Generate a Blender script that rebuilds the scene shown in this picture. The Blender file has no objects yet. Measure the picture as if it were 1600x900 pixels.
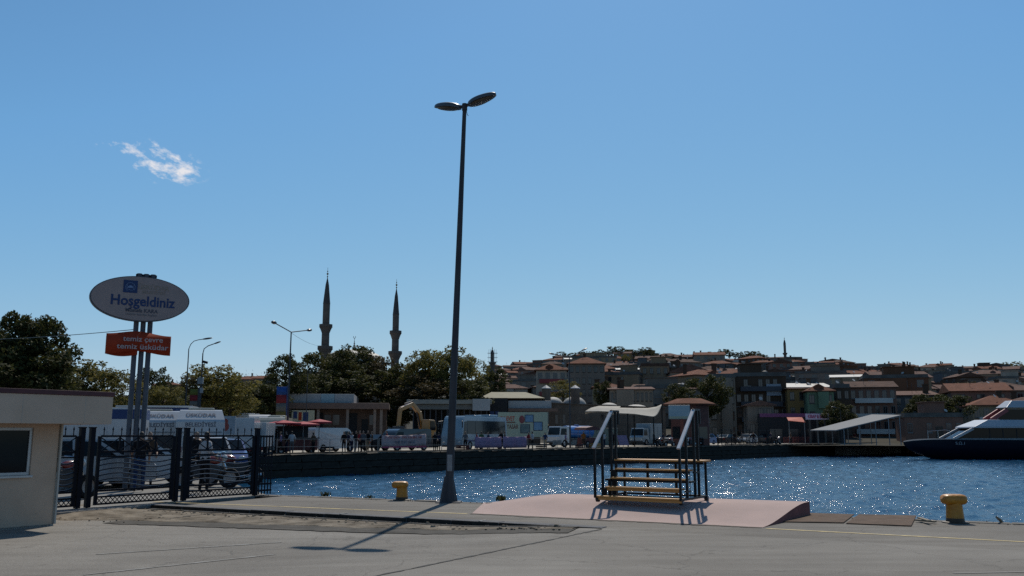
import bpy, math, random
import numpy as np
from mathutils import Vector, Matrix
R = math.radians
random.seed(7)
rng = np.random.default_rng(7)
sc = bpy.context.scene
C = sc.collection

# ------------------------------------------------------------------ camera
F = 1386.0            # focal length in pixels of the 1600 px wide photograph
H = 1.65              # eye height
PITCH = math.atan(228 / F)
cd = bpy.data.cameras.new('camera'); cam = bpy.data.objects.new('camera', cd); C.objects.link(cam)
cam.location = (0, 0, H); cam.rotation_euler = (math.pi / 2 + PITCH, 0, 0)
cd.sensor_width = 36; cd.lens = 36 * F / 1600; cd.clip_start = 0.1; cd.clip_end = 8000
sc.camera = cam

# ------------------------------------------------------------------ light
SUN_EL, SUN_AZ = R(51), R(9.5)        # azimuth clockwise from +Y
S = Vector((math.sin(SUN_AZ) * math.cos(SUN_EL), math.cos(SUN_AZ) * math.cos(SUN_EL), math.sin(SUN_EL)))
sd = bpy.data.lights.new('sun', 'SUN'); sun = bpy.data.objects.new('sun', sd); C.objects.link(sun)
sd.energy = 3.9; sd.angle = R(0.53); sd.color = (1.0, 0.93, 0.82)
sun.rotation_euler = S.to_track_quat('Z', 'Y').to_euler(); sun.location = (0, 0, 60)

def pix_dir(px, py):
    u, v = (px - 800) / F, (450 - py) / F
    c, s = math.cos(PITCH), math.sin(PITCH)
    return Vector((u, c - s * v, s + c * v))

w = bpy.data.worlds.new('World'); sc.world = w; w.use_nodes = True
nt = w.node_tree; nt.nodes.clear()
def nd(t, **k):
    n = nt.nodes.new(t)
    for a, b in k.items(): setattr(n, a, b)
    return n
out = nd('ShaderNodeOutputWorld'); bg = nd('ShaderNodeBackground'); sky = nd('ShaderNodeTexSky')
sky.sky_type = 'NISHITA'; sky.sun_disc = False; sky.sun_elevation = SUN_EL; sky.sun_rotation = SUN_AZ
sky.altitude = 0; sky.air_density = 1.0; sky.dust_density = 0.25; sky.ozone_density = 3.0
bg.inputs['Strength'].default_value = 0.095
# one small broken cloud, fixed in its own direction of the sky
cdir = pix_dir(236, 250).normalized()
cr = Vector((cdir.y, -cdir.x, 0)).normalized(); cu = cr.cross(cdir)
tc = nd('ShaderNodeTexCoord')
def dotn(vec, div):
    n = nd('ShaderNodeVectorMath', operation='DOT_PRODUCT'); n.inputs[1].default_value = vec / div
    nt.links.new(tc.outputs['Generated'], n.inputs[0]); return n.outputs['Value']
def mth(op, a, b=None, c=None, clamp=False):
    n = nd('ShaderNodeMath', operation=op); n.use_clamp = clamp
    for i, q in enumerate((a, b, c)):
        if q is None: continue
        if isinstance(q, (int, float)): n.inputs[i].default_value = q
        else: nt.links.new(q, n.inputs[i])
    return n.outputs[0]
u = dotn(cr, 0.060); v = dotn(cu, 0.024); fw = dotn(cdir, 1.0)
vs = mth('ADD', v, mth('MULTIPLY', u, 0.38))
rad = mth('SUBTRACT', 1.0, mth('ADD', mth('MULTIPLY', u, u), mth('MULTIPLY', vs, vs)))
cmb = nd('ShaderNodeCombineXYZ'); nt.links.new(mth('MULTIPLY', u, 1.0), cmb.inputs[0]); nt.links.new(mth('MULTIPLY', vs, 0.75), cmb.inputs[1])
nz = nd('ShaderNodeTexNoise'); nz.inputs['Scale'].default_value = 2.7; nz.inputs['Detail'].default_value = 8; nz.inputs['Roughness'].default_value = 0.62
nt.links.new(cmb.outputs[0], nz.inputs['Vector'])
den = mth('ADD', mth('MULTIPLY', mth('SUBTRACT', nz.outputs['Fac'], 0.575), 5.0), mth('MULTIPLY', mth('ADD', rad, mth('MULTIPLY', u, 0.75)), 0.62))
den = mth('MULTIPLY', mth('MULTIPLY', den, mth('MULTIPLY', rad, 2.2, clamp=True), clamp=True), mth('GREATER_THAN', fw, 0.5))
# the phone's colour response to a clear sky: the same curve for the whole sky
sep = nd('ShaderNodeSeparateColor'); com = nd('ShaderNodeCombineColor'); nt.links.new(sky.outputs[0], sep.inputs[0])
for i, (k_, e_, l_) in enumerate(((.67, 1.0, .67), (1.655, .62, .986), (4.8, .20, 1.063))):      # linear, then a shoulder
    nt.links.new(mth('MINIMUM', mth('MULTIPLY', mth('POWER', sep.outputs[i], e_), k_), mth('MULTIPLY', sep.outputs[i], l_)), com.inputs[i])
mx = nd('ShaderNodeMix', data_type='RGBA'); mx.inputs[7].default_value = (8.2, 8.2, 8.6, 1)
nt.links.new(den, mx.inputs[0]); nt.links.new(com.outputs[0], mx.inputs[6])
nt.links.new(mx.outputs[2], bg.inputs['Color']); nt.links.new(bg.outputs[0], out.inputs[0])

sc.view_settings.view_transform = 'Standard'; sc.view_settings.look = 'None'
sc.view_settings.exposure = 0.0; sc.view_settings.gamma = 1.0; sc.view_settings.use_curve_mapping = False
sc.cycles.use_denoising = False
sc.cycles.max_bounces = 6; sc.cycles.transparent_max_bounces = 8

# ------------------------------------------------------------------ pixel helpers (a pixel and a distance give a point in the place)
def at(px, py, Y):
    d = pix_dir(px, py); t = Y / d.y
    return Vector((d.x * t, Y, H + d.z * t))
def on(px, py, z=0.0):
    d = pix_dir(px, py); t = (z - H) / d.z
    return Vector((d.x * t, d.y * t, z))
def m_per_px(Y): return Y * math.cos(PITCH) / F

# ------------------------------------------------------------------ materials
def mat(name, col, rough=0.7, var=0.15, scale=3.0, bump=0.0, bscale=40.0, metal=0.0, spec=0.5, col2=None, stretch=None, transl=0.0, coat=0.0, mix_lo=0.35, mix_hi=0.7):
    m = bpy.data.materials.new(name); m.use_nodes = True
    t = m.node_tree; p = t.nodes['Principled BSDF']
    p.inputs['Roughness'].default_value = rough; p.inputs['Metallic'].default_value = metal
    p.inputs['Specular IOR Level'].default_value = spec
    if coat: p.inputs['Coat Weight'].default_value = coat; p.inputs['Coat Roughness'].default_value = 0.08
    tc = t.nodes.new('ShaderNodeTexCoord'); src = tc.outputs['Object']
    if stretch:
        mp = t.nodes.new('ShaderNodeMapping'); mp.inputs['Scale'].default_value = stretch
        t.links.new(src, mp.inputs['Vector']); src = mp.outputs[0]
    n = t.nodes.new('ShaderNodeTexNoise'); n.inputs['Scale'].default_value = scale; n.inputs['Detail'].default_value = 6; n.inputs['Roughness'].default_value = 0.65
    t.links.new(src, n.inputs['Vector'])
    r = t.nodes.new('ShaderNodeValToRGB'); r.color_ramp.elements[0].position = mix_lo; r.color_ramp.elements[1].position = mix_hi
    c = np.array(col[:3]); c2 = np.array(col2[:3]) if col2 is not None else np.clip(c * (1 + var), 0, 1)
    c1 = c if col2 is not None else c * (1 - var)
    r.color_ramp.elements[0].color = (*c1, 1); r.color_ramp.elements[1].color = (*c2, 1)
    t.links.new(n.outputs['Fac'], r.inputs[0]); t.links.new(r.outputs[0], p.inputs['Base Color'])
    if bump:
        n2 = t.nodes.new('ShaderNodeTexNoise'); n2.inputs['Scale'].default_value = bscale; n2.inputs['Detail'].default_value = 4
        t.links.new(src, n2.inputs['Vector'])
        b = t.nodes.new('ShaderNodeBump'); b.inputs['Strength'].default_value = bump; b.inputs['Distance'].default_value = 0.02
        t.links.new(n2.outputs['Fac'], b.inputs['Height']); t.links.new(b.outputs[0], p.inputs['Normal'])
    if transl:
        tr = t.nodes.new('ShaderNodeBsdfTranslucent'); t.links.new(r.outputs[0], tr.inputs[0])
        ms = t.nodes.new('ShaderNodeMixShader'); ms.inputs[0].default_value = transl
        o = t.nodes['Material Output']; t.links.new(p.outputs[0], ms.inputs[1]); t.links.new(tr.outputs[0], ms.inputs[2]); t.links.new(ms.outputs[0], o.inputs[0])
    return m
M = {}
def gm(key, *a, **k):
    if key not in M: M[key] = mat(key, *a, **k)
    return M[key]

# ------------------------------------------------------------------ mesh builder
class MB:
    def __init__(s): s.v = []; s.f = []; s.m = []
    def add(s, vs, fs, mi=0):
        o = len(s.v); s.v += [tuple(q) for q in vs]; s.f += [tuple(i + o for i in f) for f in fs]; s.m += [mi] * len(fs); return s
    def hexa(s, p, mi=0):      # 8 points: bottom 4 ccw, top 4 ccw
        return s.add(p, [(0, 3, 2, 1), (4, 5, 6, 7), (0, 1, 5, 4), (1, 2, 6, 5), (2, 3, 7, 6), (3, 0, 4, 7)], mi)
    def box(s, x0, x1, y0, y1, z0, z1, mi=0):
        return s.hexa([(x0, y0, z0), (x1, y0, z0), (x1, y1, z0), (x0, y1, z0), (x0, y0, z1), (x1, y0, z1), (x1, y1, z1), (x0, y1, z1)], mi)
    def bar(s, p0, p1, w, h, up=(0, 0, 1), mi=0):
        p0, p1 = Vector(p0), Vector(p1); d = (p1 - p0).normalized(); up = Vector(up)
        sx = d.cross(up)
        if sx.length < 1e-4: sx = d.cross(Vector((1, 0, 0)))
        sx.normalize(); uz = sx.cross(d); a = sx * w / 2; b = uz * h / 2
        return s.hexa([p0 - a - b, p0 + a - b, p1 + a - b, p1 - a - b, p0 - a + b, p0 + a + b, p1 + a + b, p1 - a + b], mi)
    def path(s, pts, r, n=8, mi=0, caps=True):
        pts = [Vector(p) for p in pts]; rs = r if isinstance(r, (list, tuple)) else [r] * len(pts)
        vs = []; fs = []; ref = None
        for i, p in enumerate(pts):
            d = (pts[min(i + 1, len(pts) - 1)] - pts[max(i - 1, 0)]).normalized()
            if ref is None: ref = d.orthogonal().normalized()
            a = (ref - d * ref.dot(d)).normalized(); b = d.cross(a); ref = a
            for k in range(n):
                t = 2 * math.pi * k / n; vs.append(p + (a * math.cos(t) + b * math.sin(t)) * rs[i])
        for i in range(len(pts) - 1):
            for k in range(n):
                fs.append((i * n + k, i * n + (k + 1) % n, (i + 1) * n + (k + 1) % n, (i + 1) * n + k))
        if caps:
            fs.append(tuple(range(n))[::-1]); fs.append(tuple((len(pts) - 1) * n + k for k in range(n)))
        return s.add(vs, fs, mi)
    def lathe(s, prof, n=16, c=(0, 0, 0), mi=0, sx=1, sy=1):
        vs = []; fs = []
        for r, z in prof:
            for k in range(n):
                t = 2 * math.pi * k / n; vs.append((c[0] + r * sx * math.cos(t), c[1] + r * sy * math.sin(t), c[2] + z))
        m = len(prof)
        for i in range(m - 1):
            for k in range(n): fs.append((i * n + k, i * n + (k + 1) % n, (i + 1) * n + (k + 1) % n, (i + 1) * n + k))
        fs.append(tuple(range(n))[::-1]); fs.append(tuple((m - 1) * n + k for k in range(n)))
        return s.add(vs, fs, mi)
    def prism(s, poly, y0, y1, mi=0):     # poly of (x, z), extruded along y
        n = len(poly); vs = [(x, y0, z) for x, z in poly] + [(x, y1, z) for x, z in poly]
        fs = [tuple(range(n)), tuple(range(2 * n - 1, n - 1, -1))] + [(i, i + n, (i + 1) % n + n, (i + 1) % n) for i in range(n)]
        return s.add(vs, fs, mi)
    def prismz(s, poly, z0, z1, mi=0):    # poly of (x, y) ccw, extruded along z
        n = len(poly); vs = [(x, y, z0) for x, y in poly] + [(x, y, z1) for x, y in poly]
        fs = [tuple(range(n))[::-1], tuple(range(n, 2 * n))] + [(i, (i + 1) % n, (i + 1) % n + n, i + n) for i in range(n)]
        return s.add(vs, fs, mi)
    def ell(s, c, r, n=12, m=8, mi=0, rot=None):
        vs = []; fs = []
        for i in range(1, m):
            a = math.pi * i / m
            for k in range(n):
                t = 2 * math.pi * k / n
                q = Vector((r[0] * math.sin(a) * math.cos(t), r[1] * math.sin(a) * math.sin(t), r[2] * math.cos(a)))
                if rot is not None: q = rot @ q
                vs.append(Vector(c) + q)
        q0 = Vector((0, 0, r[2])); q1 = -q0
        if rot is not None: q0 = rot @ q0; q1 = rot @ q1
        vs += [Vector(c) + q0, Vector(c) + q1]; T = len(vs) - 2
        for i in range(m - 2):
            for k in range(n): fs.append((i * n + k, (i + 1) * n + k, (i + 1) * n + (k + 1) % n, i * n + (k + 1) % n))
        for k in range(n):
            fs.append((T, k, (k + 1) % n)); fs.append((T + 1, (m - 2) * n + (k + 1) % n, (m - 2) * n + k))
        return s.add(vs, fs, mi)
    def grid(s, P, mi=0):      # P[i][j] points
        a, b = len(P), len(P[0]); vs = [q for row in P for q in row]
        return s.add(vs, [(i * b + j, i * b + j + 1, (i + 1) * b + j + 1, (i + 1) * b + j) for i in range(a - 1) for j in range(b - 1)], mi)
    def mesh(s, name, mats, smooth=False, ang=35):
        me = bpy.data.meshes.new(name); me.from_pydata(s.v, [], s.f)
        for q in (mats if isinstance(mats, (list, tuple)) else [mats]): me.materials.append(q)
        me.polygons.foreach_set('material_index', s.m)
        if smooth:
            me.polygons.foreach_set('use_smooth', [True] * len(me.polygons)); me.update(); me.set_sharp_from_angle(angle=R(ang))
        me.update(); return me
    def build(s, name, mats, parent=None, smooth=False, bevel=0, ang=35, loc=None, rz=None):
        return link(name, s.mesh(name, mats, smooth, ang), parent, bevel, loc, rz)

def link(name, me, parent=None, bevel=0, loc=None, rz=None):
    o = bpy.data.objects.new(name, me); C.objects.link(o)
    if parent is not None: o.parent = parent
    if loc is not None: o.location = loc
    if rz is not None: o.rotation_euler = (0, 0, rz)
    if bevel:
        b = o.modifiers.new('bevel', 'BEVEL'); b.width = bevel; b.segments = 2; b.limit_method = 'ANGLE'; b.angle_limit = R(40)
    return o
def fix_normals(o):
    import bmesh
    bm = bmesh.new(); bm.from_mesh(o.data); bmesh.ops.recalc_face_normals(bm, faces=bm.faces); bm.to_mesh(o.data); bm.free(); return o
def tag(o, label=None, cat=None, group=None, kind=None):
    if label: o['label'] = label
    if cat: o['category'] = cat
    if group: o['group'] = group
    if kind: o['kind'] = kind
    return o
def thing(name, label, cat, loc=(0, 0, 0), rz=0, group=None):
    o = bpy.data.objects.new(name, None); C.objects.link(o); o.empty_display_size = 0.3
    o.location = loc; o.rotation_euler = (0, 0, rz)
    return tag(o, label, cat, group)
def copy_tree(o, parent=None):
    c = o.copy(); C.objects.link(c); c.parent = parent
    for ch in list(o.children): copy_tree(ch, c)
    return c
def text(name, body, size, m, parent, loc, rot, align='CENTER', bold=0.0, extrude=0.004):
    cu = bpy.data.curves.new(name, 'FONT'); cu.body = body; cu.size = size; cu.align_x = align; cu.align_y = 'CENTER'
    cu.extrude = extrude; cu.offset = bold; cu.materials.append(m); cu.resolution_u = 3
    tmp = bpy.data.objects.new(name, cu); me = bpy.data.meshes.new_from_object(tmp); bpy.data.objects.remove(tmp)
    o = bpy.data.objects.new(name, me); C.objects.link(o); o.parent = parent; o.location = loc; o.rotation_euler = rot
    return o
def lerp(a, b, t): return a + (b - a) * t
def sstep(t):
    t = min(1, max(0, t)); return t * t * (3 - 2 * t)
def fractal(x, y, seed=0, octs=5, f0=1.0, gain=0.55):
    r = np.random.default_rng(seed); z = np.zeros_like(x); a = 1.0
    for k in range(octs):
        for q in range(4):
            th = r.uniform(0, 2 * math.pi); f = f0 * 2 ** k * r.uniform(.7, 1.4)
            z = z + a * np.sin((x * math.cos(th) + y * math.sin(th)) * f + r.uniform(0, 6.28)) / 4
        a *= gain
    return z
# ================================================================== the setting
QZ, WZ = 0.15, -1.40           # far quay level, water level
# near quay edge line, through (-6.7, 25.1) and (9.5, 17.0)
EDGE0, EDGE1 = on(425, 773), on(1600, 818)
ED = (EDGE1 - EDGE0).normalized(); EN = Vector((-ED.y, ED.x, 0))          # EN points to the water
def edge(t): return EDGE0 + ED * t
KERB0, KERB1 = on(940, 826), on(236, 789)                                 # kerb line, near end to fence end
KD = (KERB1 - KERB0).normalized(); KN = Vector((KD.y, -KD.x, 0))          # KN points to the water
if KN.y < 0: KN = -KN
JO0, JO1 = on(590, 900), KERB0                                            # expansion joint
JD = (JO1 - JO0).normalized(); JN = Vector((-JD.y, JD.x, 0))              # to the left of the joint
def sink(p):
    a = (p - JO0).dot(JN)
    return -0.095 * sstep(a / 3.0)

def asphalt(name, dark, light, patch):
    m = mat(name, dark, 0.92, col2=light, scale=0.35, bump=0.35, bscale=60, mix_lo=0.3, mix_hi=0.75)
    t = m.node_tree; p = t.nodes['Principled BSDF']; ramp = [n for n in t.nodes if n.type == 'VALTORGB'][0]
    tc = [n for n in t.nodes if n.type == 'TEX_COORD'][0]
    def noise(s, det=5, st=None):
        n = t.nodes.new('ShaderNodeTexNoise'); n.inputs['Scale'].default_value = s; n.inputs['Detail'].default_value = det
        if st:
            mp = t.nodes.new('ShaderNodeMapping'); mp.inputs['Scale'].default_value = st; mp.inputs['Rotation'].default_value = (0, 0, R(25))
            t.links.new(tc.outputs['Object'], mp.inputs[0]); t.links.new(mp.outputs[0], n.inputs[0])
        else: t.links.new(tc.outputs['Object'], n.inputs[0])
        return n.outputs['Fac']
    def ramp2(f, a, b, c0, c1):
        r = t.nodes.new('ShaderNodeValToRGB'); r.color_ramp.elements[0].position = a; r.color_ramp.elements[1].position = b
        r.color_ramp.elements[0].color = (*c0, 1); r.color_ramp.elements[1].color = (*c1, 1); t.links.new(f, r.inputs[0]); return r.outputs[0]
    def mul(a, b, fac=1.0):
        x = t.nodes.new('ShaderNodeMix'); x.data_type = 'RGBA'; x.blend_type = 'MULTIPLY'; x.inputs[0].default_value = fac
        t.links.new(a, x.inputs[6]); t.links.new(b, x.inputs[7]); return x.outputs[2]
    c = ramp.outputs[0]
    c = mul(c, ramp2(noise(90, 3), 0.3, 0.75, (.55, .55, .55), (1.35, 1.35, 1.35)))          # grit
    c = mul(c, ramp2(noise(1.1, 8, (0.35, 2.2, 1)), 0.30, 0.62, patch, (1, 1, 1)))         # traffic grime, drawn out along the quay
    c = mul(c, ramp2(noise(5.5, 6), 0.26, 0.36, (.62, .6, .58), (1, 1, 1)))                # oil spots
    v1 = t.nodes.new('ShaderNodeTexVoronoi'); v1.feature = 'DISTANCE_TO_EDGE'; v1.inputs['Scale'].default_value = .32
    wn = t.nodes.new('ShaderNodeTexNoise'); wn.inputs['Scale'].default_value = 1.6; wn.inputs['Detail'].default_value = 6; t.links.new(tc.outputs['Object'], wn.inputs[0])
    ad = t.nodes.new('ShaderNodeMix'); ad.data_type = 'RGBA'; ad.blend_type = 'ADD'; ad.inputs[0].default_value = .9; t.links.new(tc.outputs['Object'], ad.inputs[6]); t.links.new(wn.outputs['Color'], ad.inputs[7]); t.links.new(ad.outputs[2], v1.inputs['Vector'])
    c = mul(c, ramp2(v1.outputs['Distance'], .0, .006, (.45, .44, .43), (1, 1, 1)), .75)       # hairline cracks
    c = mul(c, ramp2(noise(.16, 4), .40, .56, (.80, .785, .77), (1.06, 1.06, 1.06)))           # broad stains of age
    c = mul(c, ramp2(noise(28, 2), .70, .76, (1, 1, 1), (1.5, 1.5, 1.48)))                     # pale specks
    t.links.new(c, p.inputs['Base Color'])
    return m
M['asphalt'] = asphalt('asphalt', (.158, .144, .124), (.218, .20, .174), (.78, .77, .76))
M['apron'] = asphalt('apron_asphalt', (.125, .113, .097), (.180, .162, .138), (.74, .72, .69))
M['back_asphalt'] = asphalt('back_asphalt', (.17, .165, .155), (.23, .22, .2), (.8, .8, .8))
gm('concrete', (.26, .25, .23), .9, col2=(.38, .36, .33), scale=1.3, bump=.5, bscale=25)
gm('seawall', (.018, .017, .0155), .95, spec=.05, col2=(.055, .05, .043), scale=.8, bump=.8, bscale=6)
gm('dirt', (.085, .07, .052), .95, spec=.1, col2=(.25, .215, .17), scale=2.2, bump=1.0, bscale=22)
gm('joint_silt_shade', (.035, .033, .03), .95, var=.3, scale=8)  # colour of joints, silt and the painted shade below the kerb
gm('kerbstone', (.09, .09, .093), .9, spec=.2, col2=(.145, .143, .145), scale=5, bump=.4)
gm('line_yellow', (.44, .34, .15), .8, col2=(.20, .175, .125), scale=7, mix_lo=.5, mix_hi=.68)
gm('line_white', (.34, .33, .31), .8, col2=(.19, .185, .175), scale=6, mix_lo=.42, mix_hi=.55)

# ground: level on the right of the joint and behind the kerb, sinking towards the kerb on the left
xs = np.concatenate([np.linspace(-60, -20, 9), np.linspace(-18, 14, 97), np.linspace(16, 60, 12)])
def ground_grid():
    # front region, one sheet following sink(); stops at the kerb line extended
    P = []
    for tt in np.concatenate([np.linspace(-40, -1.0, 14), np.linspace(0, 1, 60) * KERB_LEN if False else np.linspace(0, 14, 57), np.linspace(15, 60, 10)]):
        row = []
        for b in np.concatenate([np.linspace(-45, -12, 8), np.linspace(-11, 0, 45)]):
            p = KERB0 + KD * tt + KN * b
            z = sink(p) if tt > -12 else 0
            row.append((p.x, p.y, z))
        P.append(row)
    return P
g = MB().grid(ground_grid()).build('road', M['asphalt']); fix_normals(g); tag(g, 'grey worn asphalt yard in front of the quay', kind='structure')
if g.data.polygons[0].normal.z < 0: g.data.flip_normals()
# apron between the kerb line and the water
BACK = 10.0
ew = (EDGE0 - KERB0).dot(KN)     # apron width
P = []
for tt in np.linspace(-48, 10.6, 60):
    a = KERB0 + KD * tt
    row = []
    for b in np.linspace(0, 1, 10):
        # the water edge lies on the EDGE line
        e = EDGE0 + ED * ((a - EDGE0).dot(ED))
        wv = (e - a).dot(EN)
        q = a + (e - a) * b
        row.append((q.x, q.y, 0.0))
    P.append(row)
ap = MB().grid(P).build('quay', M['apron']); fix_normals(ap); tag(ap, 'brownish asphalt quay apron along the water edge', kind='structure')
if ap.data.polygons[0].normal.z < 0: ap.data.flip_normals()
# coping and near wall below
cop = MB(); n = 58
for i in range(n):
    a = edge(-1.2 + i * 1.0); b = edge(-1.2 + i * 1.0 + .985); j = random.uniform(-.02, .02); hz = random.uniform(-.012, .02)
    o = EN * (0.02 + j); i_ = -EN * 0.32
    blk = MB().hexa([a + i_ + Vector((0, 0, -.3)), b + i_ + Vector((0, 0, -.3)), b + o + Vector((0, 0, -.3)), a + o + Vector((0, 0, -.3)),
                     a + i_ + Vector((0, 0, .012 + hz)), b + i_ + Vector((0, 0, .012 + hz)), b + o + Vector((0, 0, .008 + hz)), a + o + Vector((0, 0, .008 + hz))])
    if i == 0:
        wall = MB()
        p0, p1 = edge(-3), edge(60)
        wall.hexa([p0 - EN * .5 + Vector((0, 0, -4)), p1 - EN * .5 + Vector((0, 0, -4)), p1 + Vector((0, 0, -4)), p0 + Vector((0, 0, -4)),
                   p0 - EN * .5 + Vector((0, 0, -.02)), p1 - EN * .5 + Vector((0, 0, -.02)), p1 + Vector((0, 0, -.02)), p0 + Vector((0, 0, -.02))])
        qw = wall.build('quay_wall', M['seawall']); tag(qw, 'dark concrete wall below the near quay edge', kind='structure')
    blk.build('coping_stone', M['apron'], qw, bevel=.015)

# kerb of single stones
kb = thing('kerb', 'low dark granite kerb between yard and quay apron', 'kerb'); tag(kb, kind='structure')
del kb['category']
L = (KERB1 - KERB0).length; ns = 11
for i in range(ns):
    a = KERB0 + KD * (L * i / ns); b = KERB0 + KD * (L * (i + 1) / ns - .02)
    dz = random.uniform(-.006, .006); wv = .27
    top = .014 + dz
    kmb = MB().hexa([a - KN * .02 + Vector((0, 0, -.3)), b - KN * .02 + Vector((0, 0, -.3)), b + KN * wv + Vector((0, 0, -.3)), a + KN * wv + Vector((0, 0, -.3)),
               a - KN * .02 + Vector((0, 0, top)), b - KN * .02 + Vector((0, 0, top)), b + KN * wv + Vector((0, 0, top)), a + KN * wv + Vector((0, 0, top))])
    kmb.m[2] = 1; kmb.build('kerbstone', [M['kerbstone'], gm('kerb_face_shade', (.022, .02, .018), .95, spec=.05, col2=(.05, .046, .04), scale=6)], kb, bevel=.02)  # yard-side face coloured near black: grime plus painted shade
for i in (3, 5, 7):
    a = KERB0 + KD * (L * (i * .8) / ns)
    MB().bar(a - KN * .01 + Vector((0, 0, .022)), a + KN * .26 + Vector((0, 0, .022)), .035, .006).build('paint_dab', M['line_white'], kb)

# painted lines, joint, worn markings (sheets a few mm above the asphalt)
def strip(name, pts, width, m, label, z=0.005, wob=0.0, follow=False):
    vs = []; P = []
    for i, p in enumerate(pts):
        d = (pts[min(i + 1, len(pts) - 1)] - pts[max(0, i - 1)]).normalized(); nrm = Vector((-d.y, d.x, 0))
        ww = width * (1 + random.uniform(-wob, wob)); zz = z + (sink(p) if follow else 0)
        P.append([(p + nrm * ww / 2).to_tuple()[:2] + (zz,), (p - nrm * ww / 2).to_tuple()[:2] + (zz,)])
    o = MB().grid(P).build(name, m); fix_normals(o)
    if o.data.polygons[0].normal.z < 0: o.data.flip_normals()
    return tag(o, label, kind='structure')
def seg(a, b, n=40, jit=0.0):
    return [lerp(a, b, i / n) + Vector((random.uniform(-jit, jit), random.uniform(-jit, jit), 0)) for i in range(n + 1)]
strip('painted_line', seg(on(240, 784), on(730, 803)), .10, M['line_yellow'], 'faded yellow line running along the quay to the ramp', wob=.25)
strip('painted_line', seg(on(1196, 826), on(1640, 849)), .10, M['line_yellow'], 'faded yellow line past the bollard beside the water', wob=.25)
strip('road_joint', seg(on(560, 906), on(940, 827), 60, .012), .045, M['joint_silt_shade'], 'dark open joint crossing the asphalt yard', wob=.6)
strip('road_joint', seg(on(260, 806), on(330, 797), 20, .03), .05, M['joint_silt_shade'], 'short crack in the dirt by the kerb', wob=.8, z=.035, follow=True)
strip('silt_shade_strip', [KERB0 + KD * t_ - KN * (.11 + .03 * math.sin(t_ * 4.1) + .02 * math.sin(t_ * 11)) for t_ in np.linspace(.4, L, 90)], .20, M['joint_silt_shade'], 'black strip of silt and painted shade at the foot of the kerb', z=.03, wob=.35, follow=True)  # dark strip paints the kerb's shadow line together with silt
strip('tar_strip', [KERB0 + KD * t_ - KN * (float(np.interp(t_, [0, 1, 5, 8, 9.5], [.25, .45, 1.35, 1.9, 2.2])) + .30) for t_ in np.linspace(.3, 9.5, 60)], .75, gm('tar', (.062, .057, .05), .95, spec=.1, col2=(.105, .097, .085), scale=3), 'darker asphalt repair strip along the kerb', wob=.12, z=.012, follow=True)
for a, b in (((150, 866), (440, 847)), ((130, 898), (430, 866))):
    strip('painted_line', seg(on(*a, -.09), on(*b, -.09), 30), .07, gm('worn_paint', (.235, .228, .215), .9, col2=(.178, .168, .152), scale=4, mix_lo=.4, mix_hi=.5), 'almost worn away white marking on the asphalt yard', wob=.4, z=.006, follow=True)
strip('painted_line', seg(on(1490, 896), on(1640, 893), 20), .06, M['worn_paint'], 'worn white mark at the edge of the yard')

# rough dirt at the foot of the kerb and up to the cabin
P = []
na, nb = 190, 30
def DW(tt): return float(np.interp(tt, [0, 1, 5, 8, 12, 15], [.25, .45, 1.35, 1.9, 3.1, 3.2])) + .10 * math.sin(tt * 3.1) + .05 * math.sin(tt * 9)
for i in range(na):
    tt = lerp(.4, 14.5, i / (na - 1)); row = []
    wid = DW(tt)
    for j in range(nb):
        f = j / (nb - 1); q = KERB0 + KD * tt + KN * lerp(-.14 if tt < L else 1.2, -wid, f)
        rough = float(fractal(np.array(q.x * 1.0), np.array(q.y * 1.0), 3, 6, 1.6, .6))
        hump = math.sin(math.pi * min(1, f)) ** 1.1
        zz = sink(q) + .018 + hump * (.012 + .016 * max(-.5, rough)) * (1 if tt < 8 else 1 + 1.8 * sstep((tt - 8) / 3))
        if f > .99 or f == 0: zz = sink(q) - .02
        row.append((q.x, q.y, zz))
    P.append(row)
dr = MB().grid(P).build('dirt', M['dirt'], smooth=True, ang=60); fix_normals(dr)
if dr.data.polygons[50].normal.z < 0: dr.data.flip_normals()
tag(dr, 'heap of sandy dirt and broken concrete along the kerb', 'dirt', kind='stuff')
rb = MB()
for i in range(520):
    q = KERB0 + KD * random.uniform(.5, 13.5) - KN * random.uniform(.05, .8) if random.random() < .7 else KERB0 + KD * random.uniform(9, 14) - KN * random.uniform(0, 2.8)
    s_ = random.uniform(.008, .03) * (2 if random.random() < .04 else 1)
    rb.ell((q.x, q.y, sink(q) + .02 + s_ * .3), (s_, s_ * random.uniform(.6, 1), s_ * .6), 5, 4)
for i in range(160):
    q = edge(random.uniform(0, 21)) - EN * random.uniform(.05, .5); s_ = random.uniform(.008, .022)
    rb.ell((q.x, q.y, .015), (s_, s_, s_ * .6), 5, 4)
tag(rb.build('gravel', M['dirt']), 'loose grit and pebbles along kerb and quay edge', 'gravel', kind='stuff')

# pink ramp
RA, RB_, RC, RD = on(737, 803), on(1190, 825), on(1270, 803), Vector((1.0, 0, 0))
RC = EDGE0 + ED * ((RC - EDGE0).dot(ED)); RD = EDGE0 + ED * 6.6
RH = .27
def ramp_pt(u_, v_):
    a = lerp(RA, RB_, u_); b = lerp(RD, RC, u_); p = lerp(a, b, v_)
    z = RH * sstep(v_ / lerp(.62, .92, sstep((u_ - .78) / .22))) * sstep(u_ / .30 + .02) ** .8 + .006
    return Vector((p.x, p.y, z))
P = [[ramp_pt(i / 40, j / 24) for j in range(25)] for i in range(41)]
mb = MB().grid([[q.to_tuple() for q in r] for r in P])
side = [P[-1][j] for j in range(25)]
mb.add([q.to_tuple() for q in side] + [(q.x, q.y, -.05) for q in side], [(j, j + 1, j + 26, j + 25) for j in range(24)], 1)
bk = [P[i][-1] for i in range(41)]
mb.add([q.to_tuple() for q in bk] + [(q.x, q.y, -.3) for q in bk], [(i, i + 1, i + 42, i + 41) for i in range(40)], 1)
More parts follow.
